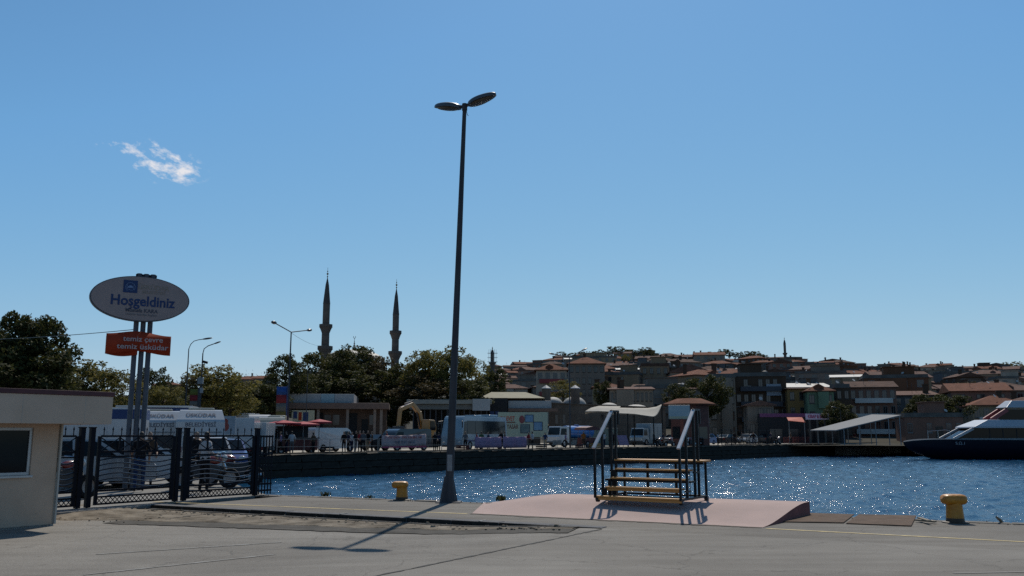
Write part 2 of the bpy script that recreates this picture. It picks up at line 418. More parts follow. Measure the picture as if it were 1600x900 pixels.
gm('ramp_paint', (.385, .28, .25), .85, spec=.2, col2=(.315, .235, .212), scale=1.4, bump=.15, bscale=30, mix_lo=.3, mix_hi=.75)
rp = mb.build('ramp', [M['ramp_paint'], gm('ramp_side', (.17, .055, .05), .85, var=.2)]); fix_normals(rp)
if rp.data.polygons[300].normal.z < 0: rp.data.flip_normals()
tag(rp, 'pink painted concrete boarding ramp at the quay edge', 'ramp', kind='structure')
P = []
for i in range(121):
    q = ramp_pt(i / 120, 0); d = (RB_ - RA).normalized(); nrm = Vector((d.y, -d.x, 0))
    wv = abs(float(fractal(np.array(i * .4), np.array(0.), 5, 4, 1.)) * .16) + .03
    P.append([(q.x - nrm.x * .03, q.y - nrm.y * .03, .011), (q.x + nrm.x * wv, q.y + nrm.y * wv, .0075)])
o = MB().grid(P).build('ramp_edge_crack', gm('crack_brown', (.055, .04, .03), .95, col2=(.12, .10, .08), scale=9), rp); fix_normals(o)
if o.data.polygons[0].normal.z < 0: o.data.flip_normals()

def ramp_z(x, y):
    best = None
    for i in range(41):
        for j in range(25):
            q = P_R[i][j]; dd = (q.x - x) ** 2 + (q.y - y) ** 2
            if best is None or dd < best[0]: best = (dd, q.z)
    return best[1]
P_R = [[ramp_pt(i / 40, j / 24) for j in range(25)] for i in range(41)]

# water with real waves; the mesh grows coarser away from the basin
xw = np.concatenate([np.linspace(-900, -40, 12), np.arange(-38, 95, .30), np.linspace(97, 900, 14)])
yw = np.concatenate([np.linspace(-200, 14, 8), np.arange(15, 60, .22), np.arange(60, 150, .45), np.linspace(152, 900, 14)])
X, Y = np.meshgrid(xw, yw, indexing='ij')
fade = np.clip((X + 40) / 4, 0, 1) * np.clip((97 - X) / 4, 0, 1) * np.clip((Y - 14) / 4, 0, 1) * np.clip((152 - Y) / 4, 0, 1)
wv = np.zeros_like(X); rw = np.random.default_rng(11)
for k in range(46):
    lam = 0.62 * 1.062 ** k if k < 30 else rw.uniform(.6, 1.6)
    th = rw.normal(R(-62), R(48)); ph = rw.uniform(0, 6.28); kk = 2 * math.pi / lam
    amp = 0.0068 * lam ** .5
    wv += amp * (1 - 2 * np.abs(np.sin((X * math.cos(th) + Y * math.sin(th)) * kk / 2 + ph + .35 * np.sin(X * .21 + Y * .17 + k))) ** 1.2)
nx, ny = X.shape
co = np.stack([X, Y, WZ + wv * fade], -1).reshape(-1, 3)
idx = np.arange(nx * ny).reshape(nx, ny)
fc = np.stack([idx[:-1, :-1], idx[1:, :-1], idx[1:, 1:], idx[:-1, 1:]], -1).reshape(-1, 4)
def np_mesh(name, co, fc, m, smooth=True):
    me = bpy.data.meshes.new(name); k = fc.shape[1]
    me.vertices.add(len(co)); me.vertices.foreach_set('co', co.astype(np.float32).ravel())
    me.loops.add(fc.size); me.loops.foreach_set('vertex_index', fc.astype(np.int32).ravel())
    me.polygons.add(len(fc)); me.polygons.foreach_set('loop_start', np.arange(0, fc.size, k, dtype=np.int32)); me.polygons.foreach_set('loop_total', np.full(len(fc), k, np.int32))
    me.materials.append(m); me.polygons.foreach_set('use_smooth', np.full(len(fc), smooth)); me.update(calc_edges=True); return me
wm = bpy.data.materials.new('sea_water'); wm.use_nodes = True; t = wm.node_tree; p = t.nodes['Principled BSDF']
p.inputs['Base Color'].default_value = (.003, .040, .092, 1); p.inputs['Roughness'].default_value = .15; p.inputs['IOR'].default_value = 1.33
tcn = t.nodes.new('ShaderNodeTexCoord')
def wnoise(s, st):
    mp = t.nodes.new('ShaderNodeMapping'); mp.inputs['Scale'].default_value = st; mp.inputs['Rotation'].default_value = (0, 0, R(20)); t.links.new(tcn.outputs['Object'], mp.inputs[0])
    n = t.nodes.new('ShaderNodeTexNoise'); n.inputs['Scale'].default_value = s; n.inputs['Detail'].default_value = 4; t.links.new(mp.outputs[0], n.inputs[0]); return n.outputs['Fac']
b1 = t.nodes.new('ShaderNodeBump'); b1.inputs['Strength'].default_value = .42; b1.inputs['Distance'].default_value = .10
t.links.new(wnoise(3.4, (1, 1.5, 1)), b1.inputs['Height'])
b2 = t.nodes.new('ShaderNodeBump'); b2.inputs['Strength'].default_value = .7; b2.inputs['Distance'].default_value = .03
t.links.new(wnoise(13, (1, 1.3, 1)), b2.inputs['Height']); t.links.new(b2.outputs[0], b1.inputs['Normal']); t.links.new(b1.outputs[0], p.inputs['Normal'])
water = link('water', np_mesh('water', co, fc, wm)); tag(water, 'choppy blue harbour water sparkling in the sun', kind='structure')
# ================================================================== near things
gm('dark_iron', (.0025, .0032, .009), .5, var=.3, scale=6, spec=.14)
gm('black_paint', (.004, .0045, .006), .45, spec=.25, var=.4, scale=9)
gm('galv', (.16, .17, .18), .55, col2=(.24, .25, .26), scale=4, metal=.3)
gm('galv_dark', (.032, .034, .04), .65, spec=.25, col2=(.06, .06, .065), scale=3, stretch=(4, 4, .4))
gm('glass_dark', (.005, .006, .008), .08, var=.2, spec=.2)
gm('chrome', (.5, .52, .55), .25, var=.1, metal=1)

# ---- street lamp on the quay
lp = on(701, 785); lamp = thing('street_lamp', 'tall slender grey lamp post with two oval heads at the quay edge', 'street lamp', lp)
top = at(726, 168, lp.y - .05) - lp
pole = MB().path([Vector((0, 0, .0)), top * .12, top * .4, top * .7, top], [.105, .10, .085, .07, .052], 12).build('pole', M['galv_dark'], lamp, smooth=True)
MB().lathe([(.225, 0), (.215, .06), (.12, .58), (.118, .62), (.10, .63)], 8).build('pole_base', M['galv_dark'], lamp, smooth=True, ang=30)
for k in range(8):
    a = k * math.pi / 4 + .39
MB().box(-.3, .3, -.3, .3, -.02, .025).build('foot_plate', M['galv_dark'], lamp, bevel=.01)
MB().box(-.06, .06, -.125, -.11, .75, 1.15).build('access_door', M['galv'], lamp, bevel=.004).location = (top.x * .08, top.y * .08, 0)
gm('lamp_shell', (.055, .058, .065), .35, var=.2)
gm('lamp_lens', (.075, .06, .042), .25, var=.3, scale=12)
def lamp_head(name, parent, base, dirv, tilt, length, width, thick):
    d = Vector(dirv).normalized(); d = Vector((d.x * math.cos(tilt), d.y * math.cos(tilt), math.sin(tilt)))
    sx = Vector((0, 0, 1)).cross(d).normalized(); uz = d.cross(sx)
    rot = Matrix((d, sx, uz)).transposed()
    c = base + d * (length / 2 + .09)
    mb = MB(); n, m_ = 20, 6
    prof = []
    for i in range(m_ + 1):                       # upper shell: flattened half ellipsoid, pointed end
        a = math.pi / 2 * i / m_
        ring = []
        for k in range(n):
            t_ = 2 * math.pi * k / n; x = math.cos(t_); y = math.sin(t_)
            ring.append(c + rot @ Vector((x * length / 2 * math.cos(a) ** .8, y * width / 2 * math.cos(a) ** .8 * (1 - .25 * x), thick * math.sin(a))))
        prof.append(ring)
    vs = [q for r_ in prof for q in r_]
    mb.add(vs, [(i * n + k, i * n + (k + 1) % n, (i + 1) * n + (k + 1) % n, (i + 1) * n + k) for i in range(m_) for k in range(n)])
    rim = [c + rot @ Vector((math.cos(2 * math.pi * k / n) * length / 2 * 1.0, math.sin(2 * math.pi * k / n) * width / 2 * (1 - .25 * math.cos(2 * math.pi * k / n)), -.045)) for k in range(n)]
    mb.add(prof[0] + rim, [(k, k + n, (k + 1) % n + n, (k + 1) % n) for k in range(n)] )
    mb.add(rim, [tuple(range(n))])
    hd = fix_normals(mb.build('lamp_head', M['lamp_shell'], parent, smooth=True, ang=50))
    lens = MB(); n2 = 16; rings = []
    for i in range(4):
        a = math.pi / 2 * i / 4
        rings.append([c + rot @ Vector((math.cos(2 * math.pi * k / n2) * length * .40 * math.cos(a), math.sin(2 * math.pi * k / n2) * width * .40 * math.cos(a) * (1 - .25 * math.cos(2 * math.pi * k / n2)), -.05 - .06 * math.sin(a))) for k in range(n2)])
    vs = [q for r_ in rings for q in r_]
    lens.add(vs, [(i * n2 + k, (i + 1) * n2 + k, (i + 1) * n2 + (k + 1) % n2, i * n2 + (k + 1) % n2) for i in range(3) for k in range(n2)] + [tuple(3 * n2 + k for k in range(n2))])
    fix_normals(lens.build('lens', M['lamp_lens'], hd, smooth=True))
    MB().path([base - d * .02, base + d * .16], [.035, .05], 8).build('bracket', M['galv_dark'], hd, smooth=True)
    return hd
lamp_head('lamp_head', lamp, top + Vector((.02, 0, .04)), (.86, -.5, 0), R(10), .86, .37, .10)
lamp_head('lamp_head', lamp, top + Vector((-.02, 0, .02)), (-.86, .5, 0), R(12), .86, .37, .10)
MB().path([top + Vector((0, 0, -.08)), top + Vector((0, 0, .1))], .07, 10).build('collar', M['galv_dark'], lamp, smooth=True)
MB().path([top + Vector((.05, -.02, -.1)), top + Vector((.07, -.03, -.2)), top + Vector((.10, -.03, -.24))], .008, 5).build('cable_end', M['black_paint'], lamp)

# ---- mooring bollards
gm('bollard_yellow', (.47, .20, .012), .42, col2=(.33, .125, .01), scale=7, bump=.25, bscale=20)
gm('bollard_black', (.045, .027, .013), .6, var=.4, scale=6)
def bollard(p, h, head_l, head_r, stem, rz, label):
    b = thing('mooring_bollard', label, 'bollard', (p.x, p.y, 0), rz, 'mooring bollards on the quay edge')
    MB().lathe([(stem * 1.06, -.02), (stem, .04), (stem * .96, h * .17)], 20).build('stem_foot', M['bollard_black'], b, smooth=True)
    MB().lathe([(stem * .96, h * .17), (stem * .86, h * .62), (stem * .88, h * .70)], 20).build('stem', M['bollard_yellow'], b, smooth=True)
    # rounded T head, lengthwise along x
    mb = MB(); n, m_ = 20, 18; rings = []
    for i in range(m_ + 1):
        f = i / m_; x = lerp(-head_l, head_r, f)
        e = min(1, (1 - abs(2 * f - 1) ** 5)) ** .5
        rings.append([Vector((x, math.copysign(abs(math.cos(2 * math.pi * k / n)) ** .7, math.cos(2 * math.pi * k / n)) * stem * .98 * max(e, .02), h * .81 + math.copysign(abs(math.sin(2 * math.pi * k / n)) ** .7, math.sin(2 * math.pi * k / n)) * h * .19 * max(e, .02))) for k in range(n)])
    vs = [q for r_ in rings for q in r_]
    mb.add(vs, [(i * n + k, i * n + (k + 1) % n, (i + 1) * n + (k + 1) % n, (i + 1) * n + k) for i in range(m_) for k in range(n)] + [tuple(range(n)), tuple(m_ * n + k for k in range(n))])
    fix_normals(mb.build('head', M['bollard_yellow'], b, smooth=True, ang=60))
    MB().lathe([(stem * 1.5, -.02), (stem * 1.45, .02), (stem * 1.3, .028)], 20).build('base_plate', M['bollard_black'], b)
b1p = on(632, 781); bollard(b1p - EN * .12, .47, .27, .16, .155, R(0), 'yellow mooring bollard with one lip beside the tall lamp post')
b2p = on(1493, 816); bollard(b2p - EN * .12, .53, .235, .235, .165, R(0), 'yellow mooring bollard with two lips next to the rusty plates')

# ---- rusty plates, sticks and weeds on the edge
gm('rust_plate', (.085, .06, .045), .9, spec=.1, col2=(.14, .098, .072), scale=3, bump=.4)
for q, lab in (([(1205, 816), (1318, 818), (1335, 805), (1240, 802)], 'rusty brown steel plate lying against the pink ramp'), ([(1322, 819), (1424, 823), (1432, 807), (1342, 805)], 'rusty brown steel plate with its edge towards the bollard')):
    pts = [on(*a) for a in q]
    o = MB().prismz([(a.x, a.y) for a in pts], .004, .022).build('steel_plate', M['rust_plate'], bevel=.006); fix_normals(o); tag(o, lab, 'steel plate')
gm('wood_scrap', (.20, .16, .11), .85, var=.3, scale=8)
o = MB().bar(on(1430, 812, .05), on(1462, 815, .04), .11, .03).bar(on(1436, 809, .07), on(1452, 814, .07), .07, .03).build('driftwood', M['wood_scrap'], bevel=.006); tag(o, 'pale broken boards lying beside the rusty plates', 'driftwood')
o = MB().path([on(1566, 817), on(1562, 812, .06), on(1557, 808, .12)], [.03, .028, .02], 7).build('wooden_stake', M['wood_scrap']); tag(o, 'short weathered stake leaning out of the quay edge past the bollard', 'stake')
gm('weed', (.05, .055, .02), .8, var=.4, scale=10, transl=.3)
def weed(p, n, h, label):
    mb = MB()
    for i in range(n):
        a = random.uniform(0, 6.28); l = h * random.uniform(.5, 1); q = p + Vector((random.gauss(0, .05), random.gauss(0, .05), 0))
        e = q + Vector((math.cos(a) * l * .5, math.sin(a) * l * .5, l)); s_ = Vector((-math.sin(a), math.cos(a), 0)) * .02
        mid = lerp(q, e, .55) + Vector((0, 0, l * .12))
        mb.add([q - s_ * .4, q + s_ * .4, mid + s_, mid - s_, e], [(0, 1, 2, 3), (3, 2, 4)])
    return tag(mb.build('weed_tuft', M['weed']), label, 'weeds')
weed(on(783, 783), 46, .16, 'dry weed tuft on the quay edge between lamp post and ramp')
weed(on(508, 776), 34, .15, 'small weed tuft on the quay edge near the iron fence')
weed(on(576, 779), 20, .10, 'low weed tuft on the quay edge by the one-lipped bollard')

# ---- boarding stairs
gm('stair_wood', (.50, .24, .055), .55, col2=(.36, .155, .035), scale=3, stretch=(.6, 8, 8))
gm('rail_steel', (.42, .43, .45), .35, var=.15, metal=.6)
gm('rubber', (.012, .012, .013), .75, var=.3)
SZ = .255
FR = on(1064, 790.5, SZ)
fd = Vector((.845, -.535, 0)).normalized(); bd = Vector((.535, .845, 0)).normalized()
SW, SD = 1.88, 1.46
st = thing('boarding_stairs', 'wheeled boarding stairs with wooden treads and black frame on the pink ramp', 'stairs', (FR.x, FR.y, SZ), math.atan2(fd.y, fd.x))
# local frame: x along the front (0 = front right corner, -SW = front left), y to the back
levels = [.13, .31, .49, .67, .855]; ytr = [0.0, .26, .50, .73, .96]
w_ = .045
for sx in (-SW, 0):
    x = sx
    MB().box(x - w_ / 2, x + w_ / 2, -.02, SD, .085, .085 + w_).build('base_rail', M['black_paint'], st, bevel=.005)
    hp = [(0, 1.13), (.36, 1.42), (.80, 1.86), (1.02, 1.90)]
    for y, zt in hp: MB().box(x - w_ / 2 - .002, x + w_ / 2 + .002, y - w_ / 2, y + w_ / 2, .09, zt).build('post', M['black_paint'], st, bevel=.004)
    MB().box(x - w_ / 2, x + w_ / 2, SD - w_, SD, .10, .85).build('leg', M['black_paint'], st, bevel=.004)
    MB().bar((x, -.05, 1.10), (x, .82, 1.885), .075, .035, up=(0, 0, 1)).build('hand_rail', M['rail_steel'], st, bevel=.006)
    MB().bar((x, .80, 1.89), (x, 1.16, 1.89), .05, .04).build('top_rail', M['black_paint'], st, bevel=.005)
    MB().box(x - w_ / 2, x + w_ / 2, 1.14, 1.14 + w_, 1.60, 1.905).build('rail_end', M['black_paint'], st, bevel=.005)
    for zl, yl in zip(levels[1:4], ytr[1:4]):
        MB().box(x - .02, x + .02, yl, yl + .26, zl - .075, zl - .035).build('tread_bracket', M['black_paint'], st)
        MB().box(x + (-.02 if sx else .02) - .02 + (.09 if sx else -.09), x + (.02 if sx else -.02) + (.09 if sx else -.09) + .02, yl, yl + .04, .12, zl - .035).build('leg', M['black_paint'], st)
for i, (zl, yl) in enumerate(zip(levels, ytr)):
    dp = .24 if i < 4 else SD - .96
    inset = .10 if 0 < i < 4 else .0
    xa, xb = (-SW + inset, -inset) if i < 4 else (-SW - .02, .12)
    nb_ = 2 if i < 4 else 4
    for k in range(nb_):
        MB().box(xa, xb, yl + dp * k / nb_ + .004, yl + dp * (k + 1) / nb_ - .006, zl - .035, zl).build('tread_plank', M['stair_wood'], st, bevel=.004)
    MB().box(xa, xb, yl + .02, yl + .05, zl - .085, zl - .037).build('tread_bearer', M['stair_wood' if i in (0, 1) else 'black_paint'], st, bevel=.003)
for xx in (-SW * .35, -SW * .7):
    MB().box(xx - .025, xx + .025, SD - .06, SD - .01, .10, .82).build('leg', M['black_paint'], st)
MB().box(-SW, 0, SD - .045, SD, .086, .128).build('base_rail', M['black_paint'], st)
MB().box(-SW, 0, .50, .54, .086, .126).build('cross_rail', M['black_paint'], st)
def caster(x, y, r):
    c = MB().path([(x - .03, y, r), (x + .03, y, r)], r, 14).build('caster', M['rubber'], st, smooth=True)
    MB().box(x - .045, x - .035, y - .03, y + .03, r * .8, .10).box(x + .035, x + .045, y - .03, y + .03, r * .8, .10).build('fork', M['galv'], c)
for x, y in ((-SW + .03, .06), (-.03, .10), (-SW + .03, SD - .08), (.02, SD - .08)): caster(x, y, .055)

# ---- cabin
CZ = -.09
CC = on(83, 821, CZ)                            # front corner of the wall
cdv = Vector((-.59, -.807, 0)).normalized()     # along the front wall, away from the corner
cn = Vector((-cdv.y, cdv.x, 0));  cn = cn if cn.x > 0 else -cn       # outward normal of the front wall
cab = thing('cabin', 'cream plastered gate cabin with flat overhanging roof', 'cabin', (CC.x, CC.y, CZ), math.atan2(-cdv.y, -cdv.x))
# local: x = +(-cdv): x=0 corner, wall goes to negative x; y local = ccw normal
ly = Vector((cdv.y, -cdv.x, 0)); sgn = 1 if ly.dot(cn) > 0 else -1        # sgn: outward side in local y
gm('cabin_plaster', (.44, .325, .24), .9, spec=.1, col2=(.515, .385, .29), scale=1.6, bump=.35, bscale=35)
gm('cabin_fascia', (.45, .345, .265), .85, spec=.1, col2=(.51, .395, .31), scale=1.1, bump=.1)
gm('cap_red', (.075, .018, .022), .6, var=.25, scale=5)
gm('aluminium', (.42, .42, .42), .4, var=.12, metal=.5)
W0, ZT = -5.2, 1.93
yo = lambda a, b: (min(a * sgn, b * sgn), max(a * sgn, b * sgn))
wx0, wx1, wz0, wz1 = -2.3, -.52, .97, 1.86
wl = MB()
for a, b, z0, z1 in ((W0, wx0, 0, ZT), (wx1, -.06, 0, ZT), (wx0, wx1, 0, wz0), (wx0, wx1, wz1, ZT)):
    wl.box(a, b, *yo(-.14, 0), z0, z1)
arc = [(-.06 + .06 * math.sin(t_), (-.06 + .06 * math.cos(t_))) for t_ in np.linspace(0, math.pi / 2, 6)]
poly = [(x, y * sgn) for x, y in arc] + [(-.0, -3.4 * sgn), (-.14, -3.4 * sgn), (-.14, -.14 * sgn), (-.06, -.14 * sgn)]
wl.prismz(poly if sgn < 0 else poly[::-1], 0, ZT)
wall_o = wl.build('wall', M['cabin_plaster'], cab); fix_normals(wall_o)
MB().box(-.03, .03, *yo(-.08, -.02), .05, 1.0).box(.0, .035, *yo(-.10, .03), .03, ZT).build('corner_trim', gm('trim_grey', (.40, .38, .34), .7), cab, bevel=.004)
rx1, ry1 = .68, .62
fs_ = MB(); fs_.box(W0, rx1, *yo(-4.0, ry1), ZT, 2.47); fo = fs_.build('roof_fascia', M['cabin_fascia'], cab, bevel=.006)
MB().box(W0 - .02, rx1 + .02, *yo(-4.02, ry1 + .02), 2.472, 2.56).build('roof_cap', M['cap_red'], cab, bevel=.006)
for xx in np.arange(-4.6, .6, 1.18): MB().box(xx, xx + .006, *yo(ry1 - .01, ry1 + .003), ZT + .01, 2.46).build('fascia_seam', M['trim_grey'], fo)
wf = MB(); tt_ = .055
for a, b, z0, z1 in ((wx0, wx1, wz0, wz0 + tt_), (wx0, wx1, wz1 - tt_, wz1), (wx0, wx0 + tt_, wz0 + tt_, wz1 - tt_), (wx1 - tt_, wx1, wz0 + tt_, wz1 - tt_), (-1.42, -1.36, wz0 + tt_, wz1 - tt_)):
    wf.box(a, b, *yo(-.09, -.03), z0, z1)
win = wf.build('window', M['aluminium'], cab, bevel=.004)
MB().box(wx0 + tt_, wx1 - tt_, *yo(-.07, -.062), wz0 + tt_, wz1 - tt_).build('pane', M['glass_dark'], win)
MB().box(wx0 - .03, wx1 + .03, *yo(-.02, .05), wz0 - .045, wz0 - .003).build('sill', M['aluminium'], win, bevel=.004)
for zz in np.arange(1.1, 1.85, .11): MB().box(wx0 + tt_, wx1 - tt_, *yo(-.30, -.29), zz, zz + .05).build('blind_slat', gm('blind', (.09, .075, .06), .7), win)
wi = MB().box(W0, -.2, *yo(-3.35, -3.3), 0, ZT).box(W0, W0 + .1, *yo(-3.4, -.14), 0, ZT).build('back_wall', M['cabin_plaster'], cab)
MB().box(W0, 0, *yo(-3.4, 0), -.02, .03).build('floor_slab', M['concrete'], cab)

# ---- iron fence
FA, FB = on(422, 772.5), on(130, 793.5)
fdir = (FB - FA).normalized()
def fence_x(px):       # distance along the fence for a pixel column
    d = pix_dir(px, 720); # intersection of the vertical plane through pixel column with the fence line
    # d.x/d.y ratio differs with height by the pitch; use ground-level ray
    g0 = None
    lo, hi = -2.0, 30.0
    f = lambda s_: ((FA + fdir * s_).x / ((FA + fdir * s_).y * math.cos(PITCH) - (H - .8) * math.sin(PITCH))) * F + 800
    for _ in range(50):
        mid = (lo + hi) / 2
        if f(mid) > px: lo = mid
        else: hi = mid
    return (lo + hi) / 2
FT = 1.60
fang = math.atan2(fdir.y, fdir.x)
def fence_panel(pa, pb, label, waves=6, ground=None):
    sa, sb = fence_x(pa), fence_x(pb); Lp = sb - sa
    o = FA + fdir * sa; g_ = lambda x: 0.0
    t_ = thing('iron_fence_panel', label, 'fence', (o.x, o.y, 0.0), fang, 'iron fence panels behind the cabin')
    I = M['dark_iron']
    for x in (0, Lp): MB().box(x - .035, x + .035, -.03, .03, .04, FT).build('stile', I, t_, bevel=.004)
    for z, hh in ((FT, .045), (FT - .36, .05), (FT - .47, .035), (.36, .05), (.22, .04), (.06, .04)):
        MB().box(.035, Lp - .035, -.022, .022, z - hh / 2, z + hh / 2).build('rail', I, t_, bevel=.003)
    nx_ = max(2, round(Lp / .46))
    for k in range(nx_):
        a, b = lerp(.04, Lp - .04, k / nx_), lerp(.04, Lp - .04, (k + 1) / nx_)
        MB().bar((a, -.008, FT - .34), (b, -.008, FT - .03), .014, .022).bar((a, .008, FT - .03), (b, .008, FT - .34), .014, .022).build('cross_brace', I, t_)
        if k: MB().box(a - .018, a + .018, -.018, .018, FT - .34, FT - .02).build('mullion', I, t_)
    for k in range(nx_ * 2 + 1):
        x = lerp(.10, Lp - .10, k / (nx_ * 2))
        MB().path([(x, 0, FT + .02), (x, 0, FT + .13), (x, 0, FT + .15), (x, 0, FT + .22)], [.011, .011, .022, .002], 6).build('spike', I, t_)
    for k in range(waves):
        z0 = lerp(.46, FT - .56, k / (waves - 1))
        pts = [(x, 0, z0 + .055 * math.sin(2 * math.pi * x / Lp + .3) * -1 if False else z0 + .06 * math.sin(2 * math.pi * (1 - x / Lp))) for x in np.linspace(.03, Lp - .03, 25)]
        MB().path(pts, .017, 7).build('wavy_bar', M['dark_iron_gloss'], t_, smooth=True)
    nb2 = max(6, round(Lp / .12))
    for k in range(nb2):
        a, b = lerp(.04, Lp - .04, k / nb2), lerp(.04, Lp - .04, (k + 1) / nb2)
        MB().bar((a, 0, .08), (b, 0, .20), .012, .016).bar((a, .006, .20), (b, .006, .08), .012, .016).build('foot_lattice', I, t_)
    return t_
gm('dark_iron_gloss', (.005, .006, .012), .24, var=.2, spec=.5)
fence_panel(395, 295, 'dark iron fence panel with wavy bars next to the plain vertical bars')
fence_panel(269, 152, 'dark iron fence panel with wavy bars between the two pairs of gate posts')
fence_panel(117, 50, 'dark iron fence panel with wavy bars reaching behind the cabin')
def fence_post(px, label, hgt=1.78, w2=.055):
    o = FA + fdir * fence_x(px)
    t_ = thing('fence_post', label, 'post', (o.x, o.y, 0), fang, 'square posts of the iron fence')
    MB().box(-w2, w2, -w2, w2, 0, hgt).build('shaft', M['dark_iron'], t_, bevel=.006)
    MB().box(-w2 - .012, w2 + .012, -w2 - .012, w2 + .012, hgt, hgt + .03).build('cap', M['dark_iron'], t_, bevel=.006)
for i, (px_, lab) in enumerate(((400, 'square dark iron post where wavy panel meets plain vertical bars'), (289, 'square dark iron post of the middle gate pair, on the water side'), (276, 'square dark iron post of the middle gate pair, on the cabin side'),
              (140, 'square dark iron post of the gate pair by the cabin, water side'), (124, 'square dark iron post of the gate pair by the cabin, cabin side'))): fence_post(px_, lab)
sa, sb = fence_x(424), fence_x(404); o = FA + fdir * sa
eb = thing('bar_fence_panel', 'short fence section of plain upright iron bars at the water edge', 'fence', (o.x, o.y, 0), fang)
nbar = 5
for k in range(nbar):
    x = (sb - sa) * k / (nbar - .6)
    MB().box(x - .014, x + .014, -.014, .014, 0.02, FT + .02).build('bar', M['dark_iron'], eb, bevel=.004)
for z in (.12, .30, .78, 1.0, 1.10, FT - .02): MB().box(-.03, sb - sa, -.012, .012, z - .025, z + .025).build('rail', M['dark_iron'], eb)

# ---- oval welcome sign
SY = 27.0
sb0 = at(213, 672, SY); th = R(31)
sg = thing('welcome_sign', 'oval white welcome sign on three grey poles behind the iron fence', 'sign', (sb0.x, SY, 0), th)
gm('sign_white', (.31, .24, .225), .7, spec=.15, var=.06, scale=2); gm('sign_rim', (.05, .052, .065), .5, var=.1)
gm('sign_blue', (.006, .028, .11), .6, var=.1); gm('sign_grey', (.06, .063, .085), .7, var=.1); gm('sign_pale', (.17, .165, .18), .7, var=.05)
gm('sign_faint', (.255, .205, .165), .7, var=.05)
gm('orange_banner', (.33, .042, .016), .7, spec=.15, var=.12, scale=2); gm('banner_letter', (.40, .33, .32), .6, var=.05)
gm('sign_pole', (.065, .07, .085), .6, spec=.25, col2=(.10, .105, .12), scale=3)
mp = SY * math.cos(PITCH) / F
topz = at(222, 428, SY).z
oc = at(217.5, 469, SY); oc_l = oc - Vector((sb0.x, SY, 0))
lean = (at(222, 440, SY).x - sb0.x)
a_, b_ = 74 * mp / math.cos(th - R(22)) * .985, 36 * mp
def loc_(v_):   # world offset -> local
    c, s_ = math.cos(-th), math.sin(-th); return Vector((v_.x * c - v_.y * s_, v_.x * s_ + v_.y * c, v_.z))
ol = loc_(oc_l)
for k in (-1, 0, 1):
    MB().path([(k * .20, 0.06, 0), (k * .20, .06, 3.2), (k * .20 + .0, .06, topz)], .075, 12).build('pole', M['sign_pole'], sg, smooth=True)
MB().box(-.30, .30, .02, .10, topz - .10, topz - .02).build('pole_cap', M['dark_iron'], sg)
N_ = 64
def oval(sx, sz, y0, y1):
    return [(ol.x + sx * math.cos(2 * math.pi * k / N_), ol.z + sz * math.sin(2 * math.pi * k / N_)) for k in range(N_)], y0, y1
p_, y0, y1 = oval(a_, b_, -.24, -.03)
bd_ = MB().prism(p_, y0, y1).build('oval_box', M['sign_rim'], sg); fix_normals(bd_)
p_, y0, y1 = oval(a_ * .978, b_ * .965, -.252, -.235)
fc_ = MB().prism(p_, y0, y1).build('face_panel', M['sign_white'], sg); fix_normals(fc_)
rx = (R(90), 0, 0); yf = -.256
hs = text('lettering', 'Hosgeldiniz', .50, M['sign_blue'], fc_, (ol.x + .06, yf, ol.z - .09), rx, bold=.012); hs.scale = (.79, .86, 1)
def adv(s_):
    cu = bpy.data.curves.new('w', 'FONT'); cu.body = s_; cu.size = .5; cu.offset = .012; tmp = bpy.data.objects.new('w', cu); me = bpy.data.meshes.new_from_object(tmp); bpy.data.objects.remove(tmp)
    xs2 = [v_.co.x for v_ in me.vertices]; return min(xs2), max(xs2)
hx0 = min(v_.co.x for v_ in hs.data.vertices); l0 = adv('Hosgeldiniz')[0]; sx_ = hx0 - l0 + (adv('Ho')[1] + adv('Hos')[1]) / 2
zb2 = min(v_.co.y for v_ in hs.data.vertices if v_.co.x < hx0 + .15)
MB().path([(sx_ + .01, zb2 + .01, .004), (sx_ + .015, zb2 - .045, .004), (sx_ + .045, zb2 - .07, .004), (sx_ + .02, zb2 - .105, .004), (sx_ - .04, zb2 - .10, .004)], .019, 6).build('cedilla', M['sign_blue'], hs)
text('lettering', 'Mustafa KARA', .155, M['sign_grey'], fc_, (ol.x + .04, yf, ol.z - .37), rx, bold=.003)
text('lettering', 'Üsküdar Belediye Başkanı', .085, M['sign_pale'], fc_, (ol.x + .04, yf, ol.z - .49), rx)
text('lettering', 'ÜSKÜDAR', .20, M['sign_faint'], fc_, (ol.x + .34, yf, ol.z + .36), rx, bold=.002)
text('lettering', 'BELEDİYESİ', .13, M['sign_faint'], fc_, (ol.x + .36, yf, ol.z + .21), rx)
lg = MB().box(ol.x - .52, ol.x - .12, -.262, -.25, ol.z + .16, ol.z + .54).build('emblem_square', M['sign_blue'], fc_)
em = MB(); ex, ez = ol.x - .32, ol.z + .33
em.path([(ex + .135 * math.cos(t_), -.264, ez + .135 * math.sin(t_)) for t_ in np.linspace(R(-30), R(210), 20)], .008, 4)
em.prism([(ex + .075 * math.cos(t_), ez - .02 + .075 * math.sin(t_)) for t_ in np.linspace(0, math.pi, 10)], -.266, -.262)
em.box(ex - .10, ex - .088, -.266, -.262, ez - .08, ez + .08).box(ex + .088, ex + .10, -.266, -.262, ez - .08, ez + .08)
em.path([(ex - .12 + .24 * k / 12, -.264, ez - .09 - .015 * math.sin(k)) for k in range(13)], .007, 4)
em.build('emblem', gm('emblem_pale', (.16, .22, .36), .6), fc_)
